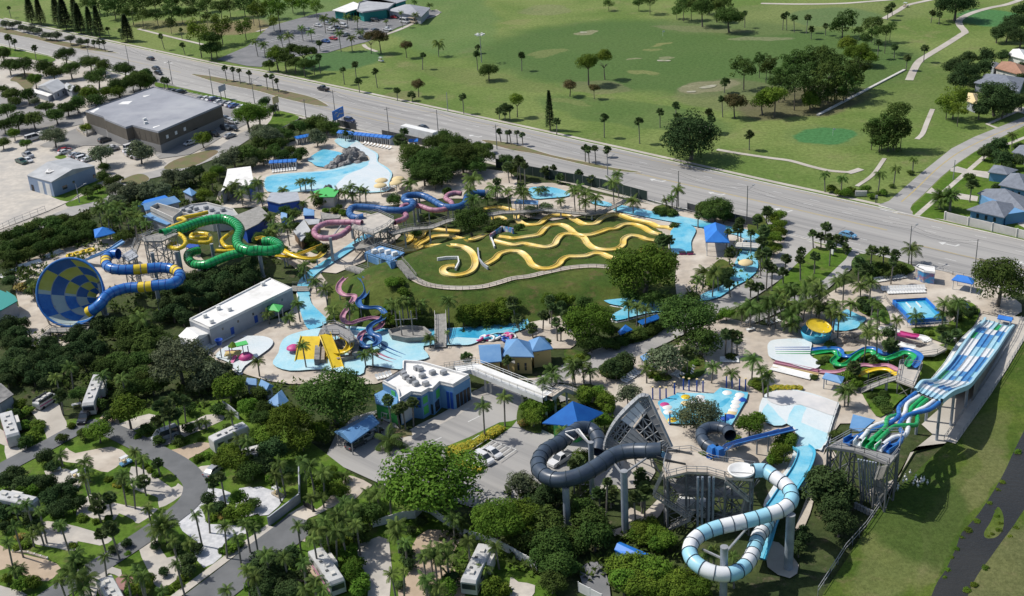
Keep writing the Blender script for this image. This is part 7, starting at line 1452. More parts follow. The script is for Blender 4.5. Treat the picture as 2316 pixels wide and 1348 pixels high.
# ================================================================== VEHICLES
def carmesh(kind):
    L, W, H = {'sedan': (4.7, 1.85, 1.42), 'suv': (4.8, 1.95, 1.75), 'pickup': (5.7, 2.0, 1.85), 'van': (5.6, 2.05, 2.3), 'cart': (2.5, 1.25, 1.85)}[kind]
    X = {'sedan': [(-.5, .62), (-.44, .92), (-.25, .97), (.18, .95), (.42, .80), (.5, .60)], 'suv': [(-.5, .75), (-.48, 1.08), (0, 1.08), (.25, 1.05), (.45, .95), (.5, .7)],
         'pickup': [(-.5, .80), (-.49, 1.12), (-.1, 1.12), (.2, 1.10), (.46, 1.02), (.5, .75)], 'van': [(-.5, .8), (-.49, 1.2), (0, 1.2), (.3, 1.15), (.46, .98), (.5, .75)], 'cart': [(-.5, .4), (-.45, .7), (-.1, .55), (.2, .55), (.4, .75), (.5, .4)]}[kind]
    b = MB(); V = []
    for x, z in X:
        w = W/2*(.86 if abs(x) > .47 else 1)
        V += [(x*L, -w, .30), (x*L, -w*1.0, z*.62), (x*L, -w*.93, z), (x*L, w*.93, z), (x*L, w, z*.62), (x*L, w, .30)]
    n = len(X); Fc = [(i*6+k, i*6+(k+1) % 6, (i+1)*6+(k+1) % 6, (i+1)*6+k) for i in range(n-1) for k in range(6)]+[tuple(range(5, -1, -1)), tuple((n-1)*6+k for k in range(6))]
    b.add(V, Fc)
    C = {'sedan': (-.38, -.22, .10, .30), 'suv': (-.485, -.42, .10, .27), 'pickup': (-.12, -.08, .12, .24), 'van': (-.49, -.46, .22, .40), 'cart': (-.4, -.38, .2, .25)}[kind]
    zb = X[2][1]-.03; g = MB(); wb, wt = W/2*.92, W/2*.74
    if kind == 'cart': zb = 1.0
    Vg = [(C[0]*L, -wb, zb), (C[3]*L, -wb, zb), (C[3]*L, wb, zb), (C[0]*L, wb, zb), (C[1]*L, -wt, H-.06), (C[2]*L, -wt, H-.06), (C[2]*L, wt, H-.06), (C[1]*L, wt, H-.06)]
    g.add(Vg, [(0, 1, 5, 4), (1, 2, 6, 5), (2, 3, 7, 6), (3, 0, 4, 7), (4, 5, 6, 7)])
    rf = MB(); rf.box(((C[1]+C[2])/2*L, 0, H-.04), ((C[2]-C[1])*L+.1, wt*2+.06, .07), 0, .94)
    for x in (C[1]*L, C[2]*L) + (((C[1]+C[2])/2*L,) if kind != 'pickup' else ()):
        for s in (-1, 1):
            xb = x+(-.0 if x == (C[1]+C[2])/2*L else (C[0]-C[1])*L if x < 0 and x == C[1]*L else (C[3]-C[2])*L if x == C[2]*L else 0)
            rf.bar((xb, s*(wb+.0), zb), (x, s*(wt+.01), H-.06), .09, .09)
    return L, W, H, b, g, rf, X, kind
PAINT = {'white': (.62, .62, .62), 'silver': (.30, .31, .33), 'black': (.012, .012, .014), 'dark grey': (.05, .055, .06), 'blue': (.02, .09, .30), 'light blue': (.12, .30, .48), 'red': (.38, .02, .03), 'dark green': (.02, .07, .05), 'beige': (.45, .38, .28), 'dark blue': (.015, .03, .10)}
for k, v in PAINT.items(): defm('paint_'+k, v, .3, spec=.5, coat=.6)
defm('rv_body', (.50, .50, .49), .45, (.40, .40, .39), .8)
defm('lamp_red', (.35, .01, .01), .3); defm('lamp_clear', (.7, .7, .68), .2)
CARM = {}
def paintme(b, name, mt_):
    me = bpy.data.meshes.new(name); me.from_pydata(b.v, [], b.f); me.materials.append(MT[mt_]); me.update(); return me
wh = MB(); wh.tube((0, -.11, 0), (0, .11, 0), .34, .34, 14); WT_ = paintme(wh, 'tyre', 'tyre'); wh = MB(); wh.tube((0, -.12, 0), (0, .12, 0), .2, .2, 10); WR_ = paintme(wh, 'rim', 'hub')
def car(kind, colr, base, d, label, group=None, name=None):
    if kind not in CARM:
        CARM[kind] = carmesh(kind)
        L, W, H, b, g, rf, X, _ = CARM[kind]; CARM[kind+'g'] = paintme(g, 'windows', 'glass')
    L, W, H, b, g, rf, X, _ = CARM[kind]; key = (kind, colr)
    if key not in CARM: CARM[key] = (paintme(b, 'body', 'paint_'+colr), paintme(rf, 'cabin_roof', 'paint_'+(colr if kind != 'cart' else 'white')))
    bm, rm = CARM[key]; rz = math.atan2(d.y, d.x)
    e = empty(name or {'sedan': 'car', 'suv': 'car', 'pickup': 'pickup_truck', 'van': 'van', 'cart': 'golf_cart'}[kind], Vector((base.x, base.y, .25)), label, {'pickup': 'pickup truck', 'van': 'van', 'cart': 'golf cart'}.get(kind, 'car'), group, rz)
    child('body', bm, e); child('cabin_roof', rm, e); child('windows', CARM[kind+'g'], e) if kind != 'cart' else None
    if kind == 'pickup': 
        if 'bed' not in CARM: m_ = MB().box((-L*.31, 0, 1.12), (L*.34, W*.78, .05)); CARM['bed'] = paintme(m_, 'cargo_bed', 'dkgrey')
        child('cargo_bed', CARM['bed'], e)
    if kind == 'cart':
        if 'seat' not in CARM: CARM['seat'] = paintme(MB().box((-.3, 0, .85), (.6, 1.0, .3)), 'seat', 'shade_tan')
        child('seat', CARM['seat'], e)
    r = .34 if kind != 'cart' else .22
    for x in (-.31, .32):
        for s in (-1, 1):
            w_ = child('wheel', WT_, e, (x*L, s*(W/2-.1), r-.0), (r/.34,)*3); child('rim', WR_, w_, (0, s*.01, 0))
    if 'hl' not in CARM: CARM['hl'] = paintme(MB().box((0, 0, 0), (.12, .38, .14)), 'headlight', 'lamp_clear'); CARM['tl'] = paintme(MB().box((0, 0, 0), (.1, .3, .16)), 'tail_light', 'lamp_red')
    if kind != 'cart':
        for s in (-1, 1): child('headlight', CARM['hl'], e, (L*.485, s*W*.34, X[-1][1]+.03)); child('tail_light', CARM['tl'], e, (-L*.49, s*W*.36, X[0][1]+.08))
    return e
def carat(kind, colr, s, label, d=None, group=None, flip=1):
    q = pts(s, .8); p = q[0]; dd = d if d is not None else (pts(s, .8)[1]-p)
    if len(q) > 1: p = (q[0]+q[1])/2
    return car(kind, colr, p, dd*flip, label, group)
U, NN = u, n_
carat('sedan', 'black', 'a1 1350,523', 'black car alone on the far carriageway near the median tip', U, 'cars on the highway', -1)
carat('sedan', 'dark grey', 'a1 1400,610', 'dark grey car, farther of two side by side on the highway', U, 'cars on the highway')
carat('sedan', 'black', 'a1 1420,650', 'black car, nearer of two side by side on the highway', U, 'cars on the highway')
carat('pickup', 'black', 'a2 600,795', 'black pickup truck on the highway right of the palm median', U, 'cars on the highway', -1)
carat('suv', 'dark blue', 'a2 835,1080', 'dark car on the highway beside the blue park sign', U, 'cars on the highway')
carat('sedan', 'dark grey', 'a2 1495,1142', 'dark car passing behind the white lorry trailer', U, 'cars on the highway')
carat('sedan', 'light blue', 'b4 720,772', 'light blue car on the highway near the park driveways', U, 'cars on the highway')
q0, q1 = pts('a2 1325,1160 1600,1215', 2.6); d = (q1-q0); c = (q0+q1)/2; TR = empty('lorry_trailer', Vector((c.x, c.y, .1)), 'long white box lorry trailer on the near highway lane', 'lorry', None, math.atan2(U.y, U.x))
m_ = MB().use('white').box((0, 0, 2.55), (15.5, 2.6, 2.8)); m_.build('cargo_box', TR); MB().use('dkgrey').box((0, 0, 1.0), (15.0, 1.0, .25)).build('chassis', TR); MB().use('paint_white').box((9.3, 0, 1.9), (2.4, 2.4, 2.6), 0, .9).build('cab', TR); MB().use('glass').box((10.45, 0, 2.3), (.2, 2.1, .9)).build('windscreen', TR)
for x in (-6.5, -5.2, 6.2, 9.6):
    for s in (-1, 1): child('wheel', WT_, TR, (x, s*1.15, .45), (1.4, 1.6, 1.4))
def lot(rows, group, where):
    L = []
    for r in rows.split('|'):
        k, colr, s, dr = r.strip().split(':'); L.append((PXL(s)[0][0], k, colr, s, dr))
    cnt = {}
    for x, k, colr, s, dr in sorted(L): cnt.setdefault((k, colr), []).append(s)
    for x, k, colr, s, dr in sorted(L):
        i = cnt[k, colr].index(s); n = len(cnt[k, colr]); noun = {'sedan': 'car', 'suv': 'suv', 'pickup': 'pickup', 'van': 'van', 'cart': 'golf cart'}[k]
        dd = {'u': U, 'n': NN, 'x': Vector((1, 0, 0)), 'd': (U+NN).normalized(), 'e': (U-NN).normalized()}[dr[0]]
        carat(k, colr, s, nth(i, n, f'{colr} {noun}', where), dd, group, -1 if len(dr) > 1 else 1)
lot('sedan:black:a1 1560,815:n|suv:black:a1 1620,825:n|sedan:dark grey:a1 1805,882:n|sedan:white:a1 1850,880:n|sedan:white:a1 1890,888:n-|suv:dark blue:a1 1925,893:n|sedan:white:a1 1965,912:n|sedan:silver:a1 2020,922:n|sedan:white:a1 2062,935:n|sedan:blue:a1 2097,945:n|sedan:white:a1 2170,960:n-|sedan:silver:a1 2240,985:n', 'cars parked between the warehouse and highway', 'between the warehouse and highway')
lot('sedan:dark grey:a1 2022,1058:u|sedan:silver:a1 2055,1075:u-|sedan:white:a1 2090,1088:u|sedan:silver:a1 2062,1215:n|sedan:white:a1 1705,1280:n-|pickup:black:a1 1910,1200:u|suv:dark grey:a1 2025,1148:u|sedan:black:a1 2090,1150:u', 'cars at the right side of the warehouse', 'at the warehouse right side')
lot('sedan:white:a1 1005,1320:n|van:white:a1 1250,1275:n|van:white:a1 1180,1325:n|suv:dark grey:a1 940,1255:n|sedan:white:a1 370,1200:u|van:white:a1 295,1240:n|sedan:red:a1 580,1343:n|sedan:white:b1 1155,15:n|suv:white:b1 1180,38:n|sedan:white:b1 1215,58:n|sedan:silver:b1 1255,68:n|suv:white:b1 1285,38:n|sedan:silver:b1 1010,0:n', 'cars parked before the warehouse', 'in front of the warehouse')
lot('sedan:white:b1 575,30:n|sedan:silver:b1 672,55:n|sedan:dark grey:b1 708,60:n|suv:white:b1 742,85:n|sedan:white:b1 785,97:n|pickup:silver:b1 250,60:u|pickup:dark green:b1 190,115:u|sedan:white:b1 250,102:u', 'vehicles around the metal workshop', 'by the metal workshop')
lot('sedan:white:a2 550,226:u|sedan:white:a2 665,260:u|suv:white:a2 785,230:u|sedan:silver:a2 635,208:u|sedan:silver:a2 715,245:u|sedan:silver:a2 460,262:u|sedan:blue:a2 622,368:u|sedan:red:a2 690,343:u|sedan:dark grey:a2 1060,270:n|sedan:white:a2 1172,260:u|suv:black:a2 1065,180:u|sedan:dark blue:a2 980,142:n|sedan:dark grey:a2 1010,142:n|van:white:a2 1330,192:u|van:beige:a2 1400,192:u|sedan:red:a2 1240,152:u|suv:black:a2 1272,155:u|sedan:silver:a2 800,310:n|sedan:dark grey:a2 950,338:u', 'cars parked at the golf clubhouse', 'in the golf clubhouse car park')
carat('cart', 'white', 'a2 1118,540', 'white golf cart on the turf near the small bunkerless green', U); carat('cart', 'beige', 'a4 1240,48', 'golf cart driving on the far top path', U)
carat('suv', 'white', 'd2 1985,85 2090,145', 'nearer white car parked beside the yellow hedge', None, 'white cars beside the yellow hedge'); carat('sedan', 'white', 'd2 2060,35 2160,85', 'farther white car parked beside the yellow hedge', None, 'white cars beside the yellow hedge')
carat('pickup', 'white', 'd3 480,90 380,150', 'white pickup truck seen through the charcoal tube loop', None)
lot('suv:silver:c2 965,1268:n|sedan:dark grey:c2 895,1312:n|sedan:black:c2 1045,1215:n', 'cars under the carport', 'under the blue carport'); carat('cart', 'white', 'c2 1170,1085', 'white cart beside the entrance building corner', U)
carat('pickup', 'black', 'c1 800,1010 725,1140', 'shiny black pickup parked behind the tall motorhome', None); carat('van', 'silver', 'c1 1550,1220 1420,1270', 'silver van parked on the camp pitch under palms', None)
carat('sedan', 'silver', 'd1 1880,245 1950,190', 'silver car half hidden by palms at the camp road', None); carat('cart', 'white', 'd1 690,275', 'white golf cart on the grey camp pitch', NN); carat('cart', 'light blue', 'd1 1130,145', 'blue-covered golf cart on the tan camp pitch', NN); carat('cart', 'beige', 'd2 190,430', 'tan golf cart on the patio by the camp wall', U)
def rv(label, s, w=2.5, h=3.3, hump=False, ct='motorhome', front=True, slides=1, stripe='magenta'):
    a, b = pts(s, h)[:2]; d = b-a; L = min(13.5, max(5.0, d.length)); c = (a+b)/2; e = empty('motorhome' if ct == 'motorhome' else 'camper_trailer', Vector((c.x, c.y, .15)), label, ct, None, math.atan2(d.y, d.x))
    prof = [(-.5, h-.25), (-.48, h-.05), (-.2, h+(.15 if hump else 0)), (.2, h+(.35 if hump else 0)), (.46, h-(.05 if not hump else -.3)), (.5, h-.5)]
    V = []
    for x, z in prof:
        V += [(x*L, -w/2, .55), (x*L, -w/2, z-.18), (x*L, -w/2*.9, z), (x*L, w/2*.9, z), (x*L, w/2, z-.18), (x*L, w/2, .55)]
    n = len(prof); m_ = MB().use('rv_body').add(V, [(i*6+k, i*6+(k+1) % 6, (i+1)*6+(k+1) % 6, (i+1)*6+k) for i in range(n-1) for k in range(6)]+[tuple(range(5, -1, -1)), tuple((n-1)*6+k for k in range(6))]); m_.build('body', e)
    for x in (-.28, .05, .3): MB().use('offwhite').box((x*L, .1, h+.15+(.2 if hump else 0)), (1.0, .8, .28), 0, .85).build('roof_vent', e)
    for x in (-.1, .18): MB().use('dkgrey').box((x*L, -.5, h+.07+(.25 if hump else 0)), (.5, .5, .1)).build('skylight', e)
    for s2 in (-1, 1):
        for x in (-.32, -.05, .22): MB().use('glass').box((x*L, s2*(w/2+.01), 2.1), (1.3, .06, .7)).build('window', e)
        MB().use(stripe).box((0, s2*(w/2+.012), 1.2), (L*.9, .05, .22)).build('stripe', e)
        for x in (-.28, .32): child('wheel', WT_, e, (x*L, s2*(w/2-.15), .4), (1.3, 1.4, 1.3))
    if ct == 'motorhome': MB().use('glass').box((L/2+.0, 0, 2.0), (.08, w*.85, 1.0)).build('windscreen', e)
    if slides: MB().use('offwhite').box((-.15*L, w/2+.35, 1.9), (L*.3, .8, 2.0)).build('slide_out', e)
    return e
rv('tall white motorhome with roof vents at the jungle edge', 'c1 890,685 785,960', 2.6)
rv('white trailer cut by the left edge', 'c1 50,1030 115,1235', 2.6, ct='camper trailer')
rv('long cream camper trailer with an arched raised nose', 'c1 1890,1275 2215,1150', 2.6, hump=True, ct='camper trailer', slides=0, stripe='dkgrey')
rv('white motorhome with silver roof at the bottom centre', 'd2 525,925 725,1215', 2.6)
rv('silver-roofed coach with side awning among bottom palms', 'd2 2060,880 1900,1215', 2.7, stripe='dkgrey')
rv('white trailer with a porch half hidden at the left edge', 'd1 -30,430 300,500', 2.8, ct='camper trailer', stripe='black')
rv('white motorhome cut by the bottom left edge', 'd1 930,1180 1060,1420', 2.7, slides=0)
rv('white trailer half buried in the central thicket', 'c1 2180,1400 2420,1360', 2.6, ct='camper trailer')
rv('small white utility trailer at the jungle foot', 'c1 350,935 440,880', 2.0, 2.0, ct='camper trailer', slides=0)
rv('motorhome roof peeping through the right thicket', 'd1 2180,60 2330,20', 2.5, ct='camper trailer', slides=0)
# ================================================================== STREET FURNITURE
def upole(s, ytop, label, arms=True, lamp=0, name='utility_pole', group='utility poles along the highway', r=.16):
    t = PXL(s)[0]; b = G(t[0], t[1]); h = max(6, hgt(b, ytop)); h = max(h, 8.5) if name == 'utility_pole' else h
    e = empty(name, b, label, 'pole', group); wpart('pole', MB().use('greywood' if name == 'utility_pole' else 'galv').tube(b, b+Vector((0, 0, h)), r, r*.7, 8), e)
    if arms: wpart('crossarm', MB().use('greywood').bar(b+Vector((0, 0, h-.7))-NN*1.2, b+Vector((0, 0, h-.7))+NN*1.2, .14), e)
    if lamp:
        a = b+Vector((0, 0, h-1.5)); c = a+NN*3.0*lamp+Vector((0, 0, .8)); wpart('lamp_arm', MB().use('galv').tube(a, c, .06), e); wpart('lamp_head', MB().use('galv').box((c.x, c.y, c.z), (.9, .35, .18), math.atan2(NN.y, NN.x)), e)
PL = [('a1 1158,580', 118, 0, 0), ('a1 1548,760', 137, 1, 0), ('a1 1912,858', 156, 0, 0), ('a1 2285,930', 176, 0, 1), ('a2 705,1010', 217, 1, 0), ('a2 1190,1190', 242, 1, 0), ('a2 1632,1200', 267, 0, 0), ('b3 1485,525', 386, 0, 0), ('b3 2098,640', 420, 0, 1), ('b4 1262,1050', 510, 0, 1), ('b4 1852,1140', 541, 0, 0), ('a2 450,1090', 243, 1, 0), ('a2 2158,1340', 293, 1, 0)]
PL.sort(key=lambda a: PXL(a[0])[0][0])
for i, (s, y, a, l) in enumerate(PL): upole(s, y, nth(i, len(PL), 'tall grey utility pole', 'beside the near side of the highway'), a, l)
PB = []
for s, y, a, l in PL:
    t = PXL(s)[0]; b_ = G(t[0], t[1]); PB.append((b_, max(8.5, hgt(b_, y))))
for i in range(len(PB)-1):
    (p, hp), (q, hq) = PB[i], PB[i+1]
    if (p-q).length > 90: continue
    m_ = MB().use('dkgrey')
    for o_ in (-1.0, 1.0):
        L_ = [p.lerp(q, k/6)+Vector((0, 0, hp-.6+(hq-hp)*k/6-1.2*(1-(k/3-1)**2)))+NN*o_ for k in range(7)]
        for a_, c2_ in zip(L_, L_[1:]): m_.tube(a_, c2_, .022, .022, 4)
    e = empty('power_line', p, nth(i, len(PB)-1, 'pair of sagging wires', 'between the near highway poles'), 'power line', 'wires along the highway'); wpart('wires', m_, e)
upole('b3 850,240', 351, 'white steel mast with a lamp arm at the median end', False, 1, 'lamp_post', None); upole('a2 1718,1003', 209, 'slender pole on the golf verge beyond the highway', False, 0, 'lamp_post', None)
upole('a1 800,530', 108, 'lamp post on the highway left of the median palms', False, 1, 'lamp_post', None); upole('b1 715,490', 417, 'lamp post in the grass by the metal workshop', False, 1, 'lamp_post', None); upole('b4 1665,280', 377, 'slim lamp post on the side street lawn', False, 0, 'lamp_post', None); upole('d1 815,445', 1101, 'short lamp post on the camp lawn', False, 0, 'lamp_post', None)
t = PXL('a2 2020,560')[0]; b = G(t[0], t[1]); h = hgt(b, 78); e = empty('floodlight_mast', b, 'tall mast with a ring of white floodlights on the golf course', 'floodlight'); wpart('mast', MB().use('galv').tube(b, b+Vector((0, 0, h)), .22, .12, 10), e)
for k in range(6): wpart('lamp', MB().use('white').box((b.x+1.6*math.cos(k*1.05), b.y+1.6*math.sin(k*1.05), h), (.9, .7, .5), k*1.05), e)
wpart('lamp_ring', MB().use('white').sweep([Vector((b.x+1.5*math.cos(k*PI/8), b.y+1.5*math.sin(k*PI/8), h)) for k in range(18)], circ(.1, 6), closed=True), e)
def board(name, label, s, z0, h, mt_, ct='sign', mark=None, th=.25, posts=True):
    a, b = pts(s, z0); d = (b-a); d.z = 0; nr = Vector((d.y, -d.x, 0)).normalized(); c = (a+b)/2; e = empty(name, Vector((c.x, c.y, 0)), label, ct)
    wpart('board', MB().use(mt_).bar(Vector((a.x, a.y, z0+h/2)), Vector((b.x, b.y, z0+h/2)), th, h), e)
    if posts:
        for f in (.2, .8): q = a.lerp(b, f); wpart('post', MB().use('dkgrey').tube((q.x, q.y, -.1), (q.x, q.y, z0+.1), .12), e)
    if mark:
        m_ = MB().use(mark)
        for sg in (1,):
            o = nr*(th/2+.02)
            P = lambda f, g_: a.lerp(b, f)+Vector((0, 0, g_*h))+o
            for poly in ([(.08, .55), (.3, .8), (.5, .62), (.3, .66)], [(.3, .3), (.55, .55), (.95, .35), (.9, .25), (.6, .42), (.4, .2)], [(.55, .72), (.75, .9), (.9, .75), (.75, .8)]): m_.add([P(*p) for p in poly], [tuple(range(len(poly))), tuple(range(len(poly)-1, -1, -1))])
        wpart('emblem', m_, e)
    return e
board('roadside_sign', 'big blue roadside sign with a white wave emblem', 'a2 690,1090 785,1040', 3.2, 3.6, 'blue', mark='white')
board('billboard', 'small white billboard on legs beside the warehouse parking', 'a1 1965,830 2025,805', 3.5, 2.4, 'wall_pale'); board('billboard', 'yellowish billboard by the dark tree and highway verge', 'a2 150,935 200,915', 5.0, 2.6, 'shade_tan')
board('monument_sign', 'low white monument sign at the golf entrance corner', 'b4 785,425 890,425', .2, 1.5, 'offwhite', posts=False, th=.5); board('stop_sign', 'white round-backed sign by the side street mouth', 'b4 968,440 988,440', 1.6, .7, 'galv'); board('street_sign', 'small white notice on the park driveway lawn', 'b4 560,935 590,950', .8, 1.2, 'white')
board('wall_panel', 'magenta panel stripe at the family pool edge', 'c2 1575,610 1660,645', .1, .5, 'magenta', posts=False, ct='panel') if False else None
def fence(name, label, s, h, mt_, ct='fence', post=3.0, pm='galv', th=.06, pr=.07, z0=0):
    P = pts(s, z0); c = P[0]; e = empty(name, Vector((c.x, c.y, 0)), label, ct)
    wpart('panel', MB().use(mt_).sweep([Vector((p.x, p.y, 0)) for p in P], [(-th/2, .05), (-th/2, h), (th/2, h), (th/2, .05)], cap=True), e)
    for q in resample([Vector((p.x, p.y, 0)) for p in P], post)[:90]: wpart('post', MB().use(pm).tube(q-Vector((0, 0, .1)), q+Vector((0, 0, h+.12)), pr, pr, 6), e)
    return e
fence('screen_fence', 'dark green screened fence along the highway behind the lagoon', 'b3 -150,170 140,238 800,358 1000,415 1205,470', 3.0, 'dkgreen' if 'dkgreen' in MT else 'dkgrey'); fence('screen_fence', 'dark screened fence beyond the blue pavilion', 'b3 1565,565 1900,648 2180,708', 2.6, 'dkgrey'); fence('screen_fence', 'dark screened fence piece below the blue park sign', 'a2 730,1130 900,1170', 2.4, 'dkgrey'); fence('screen_fence', 'dark screened fence behind the lorry trailer', 'a2 1130,1225 1370,1275 1560,1320', 2.4, 'dkgrey')
def railf(label, s, h=1.2, mt_='galv', step=2.5): P = pts(s); e = empty('rail_fence', P[0], label, 'fence'); railing(P, e, h, mt_, False, step)
railf('light railing between the two dark highway screens', 'b3 1210,475 1640,605'); railf('railing along the highway behind the snack stand', 'b4 1400,1050 1660,1140 1850,1180'); railf('thin fence beside the service road above the plaza', 'c3 2040,280 2320,190 c4 60,150 160,110'); railf('fence on the industrial yard boundary', 'b1 -20,750 140,670 410,565', 1.8); railf('black railing along the raised pool terrace', 'c4 1050,20 1120,110 1250,240', 1.2, 'greywood', 1.0)
railf('rail of the wave pool right side', 'c4 630,980 590,1100 530,1300', 1.1); railf('thin wire fence along the canal bank', 'd4 1010,570 880,760 700,960 560,1180 450,1348', 1.8, 'galv', 3)
STW = fence('boundary_wall', 'white street wall with tall piers beside the blue-grey bungalows', 'b4 1590,640 2460,850', 2.3, 'offwhite', 'wall', 7.0, 'offwhite', .25, .3)
fence('boundary_wall', 'long low pale wall crossing the golf course below the wood', 'a4 450,1038 1228,632', .45, 'offwhite', 'wall', 6, 'offwhite', 1.0, .05)
fence('boundary_wall', 'white wall between the patio pitch and the camp gate', 'd2 115,735 395,520', 2.2, 'wall_pale', 'wall', 8, 'wall_pale', .25, .12); fence('boundary_wall', 'grey wall running back from the camp gate', 'd2 395,520 390,250', 2.2, 'wall_pale', 'wall', 8, 'wall_pale', .2, .12)
fence('boundary_wall', 'wavy white fence at the back of the bottom pitches', 'd2 1050,745 1150,720 1330,670 1430,665 1490,600 1560,620 1640,680 1720,730 1850,820 2000,870 2120,900 2330,1010 d3 20,1010 215,1120', 1.9, 'white', 'fence', 2.4, 'white', .1, .08); fence('boundary_wall', 'white fence end at the bottom edge left of centre', 'd3 590,1310 800,1420', 1.9, 'white', 'fence', 2.4, 'white', .1, .08); fence('boundary_wall', 'short white wall by the industrial planting', 'a1 690,1170 780,1230 870,1190', 1.0, 'deck', 'wall', 6, 'deck', .3, .1)
fence('boundary_wall', 'short white wall beyond the arched camper trailer', 'c1 2010,1000 2070,1040 2150,1110', 1.8, 'wall_pale', 'wall', 5, 'wall_pale', .2, .12)
fence('gate', 'dark sliding gate across the camp exit', 'd2 430,560 525,610', 1.6, 'black', 'gate', 1.2, 'black'); fence('boundary_wall', 'low sandstone wall with arches beside the tan pitch', 'd1 120,965 250,975 430,1030', .6, 'sandstone', 'wall', 1.5, 'white', .5, .15)
# loungers
lb = MB().use('white').box((0, 0, .32), (1.25, .62, .06)); LS = paintme(lb, 'seat', 'white'); lb = MB(); lb.bar((-.62, 0, .34), (-1.15, 0, .78), .62, .05); LB = paintme(lb, 'backrest', 'white')
lb = MB(); [lb.box((x, y, .15), (.05, .05, .3)) for x in (-.55, .55) for y in (-.27, .27)]; LL = paintme(lb, 'legs', 'offwhite')
def lounge(s, n, where, face=None, sc=1.0, zz=0.2):
    a, b = pts(s)[:2]; d = b-a; fd = face if face is not None else Vector((-d.y, d.x, 0)).normalized()*-1
    for i in range(n):
        p = a+d*(i/max(1, n-1)); e = empty('sun_lounger', Vector((p.x, p.y, zz)), nth(i, n, 'white sun lounger', where), 'sun lounger', 'sun loungers '+where, math.atan2(fd.y, fd.x)); e.scale = (sc,)*3
        child('seat', LS, e); child('backrest', LB, e); child('frame', LL, e)
lounge('b4 975,1205 1235,1165', 12, 'in front of the hedge near the snack stand'); lounge('b4 1035,1283 1405,1270', 15, 'in the upper of two straight rows'); lounge('b4 1085,1310 1405,1298', 13, 'in the lower of two straight rows')
lounge('c3 1010,775 1130,690', 7, 'beside the planted plaza bed'); lounge('c3 1870,590 2015,590', 7, 'around the round palm planter'); lounge('c4 40,660 375,745', 15, 'below the shallow landing pool'); lounge('c4 10,250 100,225', 4, 'left of the yellow bowl')
lounge('c1 1840,490 2090,360', 14, 'along the service building'); lounge('b2 150,222 350,200', 9, 'at the splash pool cabanas'); lounge('b1 430,990 560,935', 9, 'right above the funnel rim'); lounge('b1 190,1080 370,1030', 10, 'left above the funnel rim'); lounge('a2 960,1300 1190,1345', 9, 'in front of the beach cabanas'); lounge('c2 1090,745 1210,715', 5, 'at the foot of the entrance building'); lounge('b2 1160,395 1260,340', 6, 'at the beach pool umbrellas'); lounge('b1 20,1170 180,1100', 8, 'on the terrace left of the funnel'); lounge('c3 1640,720 1660,650', 4, 'under the plaza trees'); lounge('c3 1440,705 1530,745', 5, 'below the grey-olive tree')
# floats, posts, tubes
Rn = random.Random(4)
FLT = 'c3 1550,905 1548,962 1680,908 1362,975 1385,998 1392,1042 2035,888 2022,922 2002,952 1992,988 1975,1028 1965,1050 1540,1080 1430,1112 1922,868 1690,945 1600,960 2050,930 1950,1080 1900,1100'
L = pts(FLT, .4); cols = ['syellow', 'shade_tan', 'white', 'magenta', 'white', 'white', 'white', 'white', 'white', 'white', 'white', 'shade_tan', 'syellow', 'syellow', 'white', 'white', 'white', 'royal', 'royal', 'royal']
order = sorted(range(len(L)), key=lambda i: L[i].x)
for r_, i in enumerate(order):
    m_ = MB().use(cols[i]); m_.lathe((0, 0, 0), [(1.0, 0), (1.15, .2), (.9, .45), (.01, .5)], 14); o = m_.build('pool_float', smooth=True); o.location = (L[i].x, L[i].y, .3); tag(o, nth(r_, len(L), 'round pool float', 'in the play pool'), 'pool float', 'floats in the play pool')
L = pts('c3 1530,840 1580,850 1650,855 1705,860 1915,820 1965,830 2032,840 2085,850 1320,925 1375,930 1255,925 1450,880 1408,1155 1905,1170')
for r_, p in enumerate(sorted(L, key=lambda p: p.x)):
    e = empty('pool_post', p, nth(r_, len(L), 'blue pole with a tan cap', 'around the play pool'), 'post', 'blue poles around the play pool'); wpart('pole', MB().use('royal').tube(p, p+Vector((0, 0, 3.0)), .16, .14, 8), e); wpart('cap', MB().use('shade_tan').tube(p+Vector((0, 0, 3.0)), p+Vector((0, 0, 3.2)), .24, .24, 8), e)
L = pts('c2 2010,385 2035,365 2060,375 2085,370 2110,375 2140,365 2170,370 2200,360 2225,365 2250,345 2275,340 2295,355 2265,370 2235,385', .5); sw = ['magenta', 'white', 'saqua', 'magenta', 'white', 'saqua', 'white', 'royal', 'white', 'magenta', 'magenta', 'white', 'magenta', 'royal']
for r_, p in enumerate(L):
    m_ = MB().use(sw[r_]); m_.sweep([Vector((.75*math.cos(k*PI/7), .75*math.sin(k*PI/7), .35)) for k in range(16)], circ(.3, 7), closed=True); o = m_.build('inner_tube', smooth=True); o.location = (p.x, p.y, .3); o.rotation_euler = (Rn.uniform(-.5, .5), Rn.uniform(-.5, .5), 0); tag(o, nth(r_, len(L), 'river tube ring', 'heaped behind the gabled restaurant'), 'tube', 'river tubes behind the restaurant')
for r_, s in enumerate(('b3 1520,955', 'b3 1590,955')):
    q = G(*PXL(s)[0][:2]); o = MB().use('magenta').box((0, 0, .5), (1.6, .8, .5)).use('black').box((0, 0, .85), (1.8, 1.0, .12)).build('bin'); o.location = q; tag(o, ['left', 'right'][r_]+' low black-topped magenta rack at the flume pool end', 'rack', 'racks at the flume pool end')
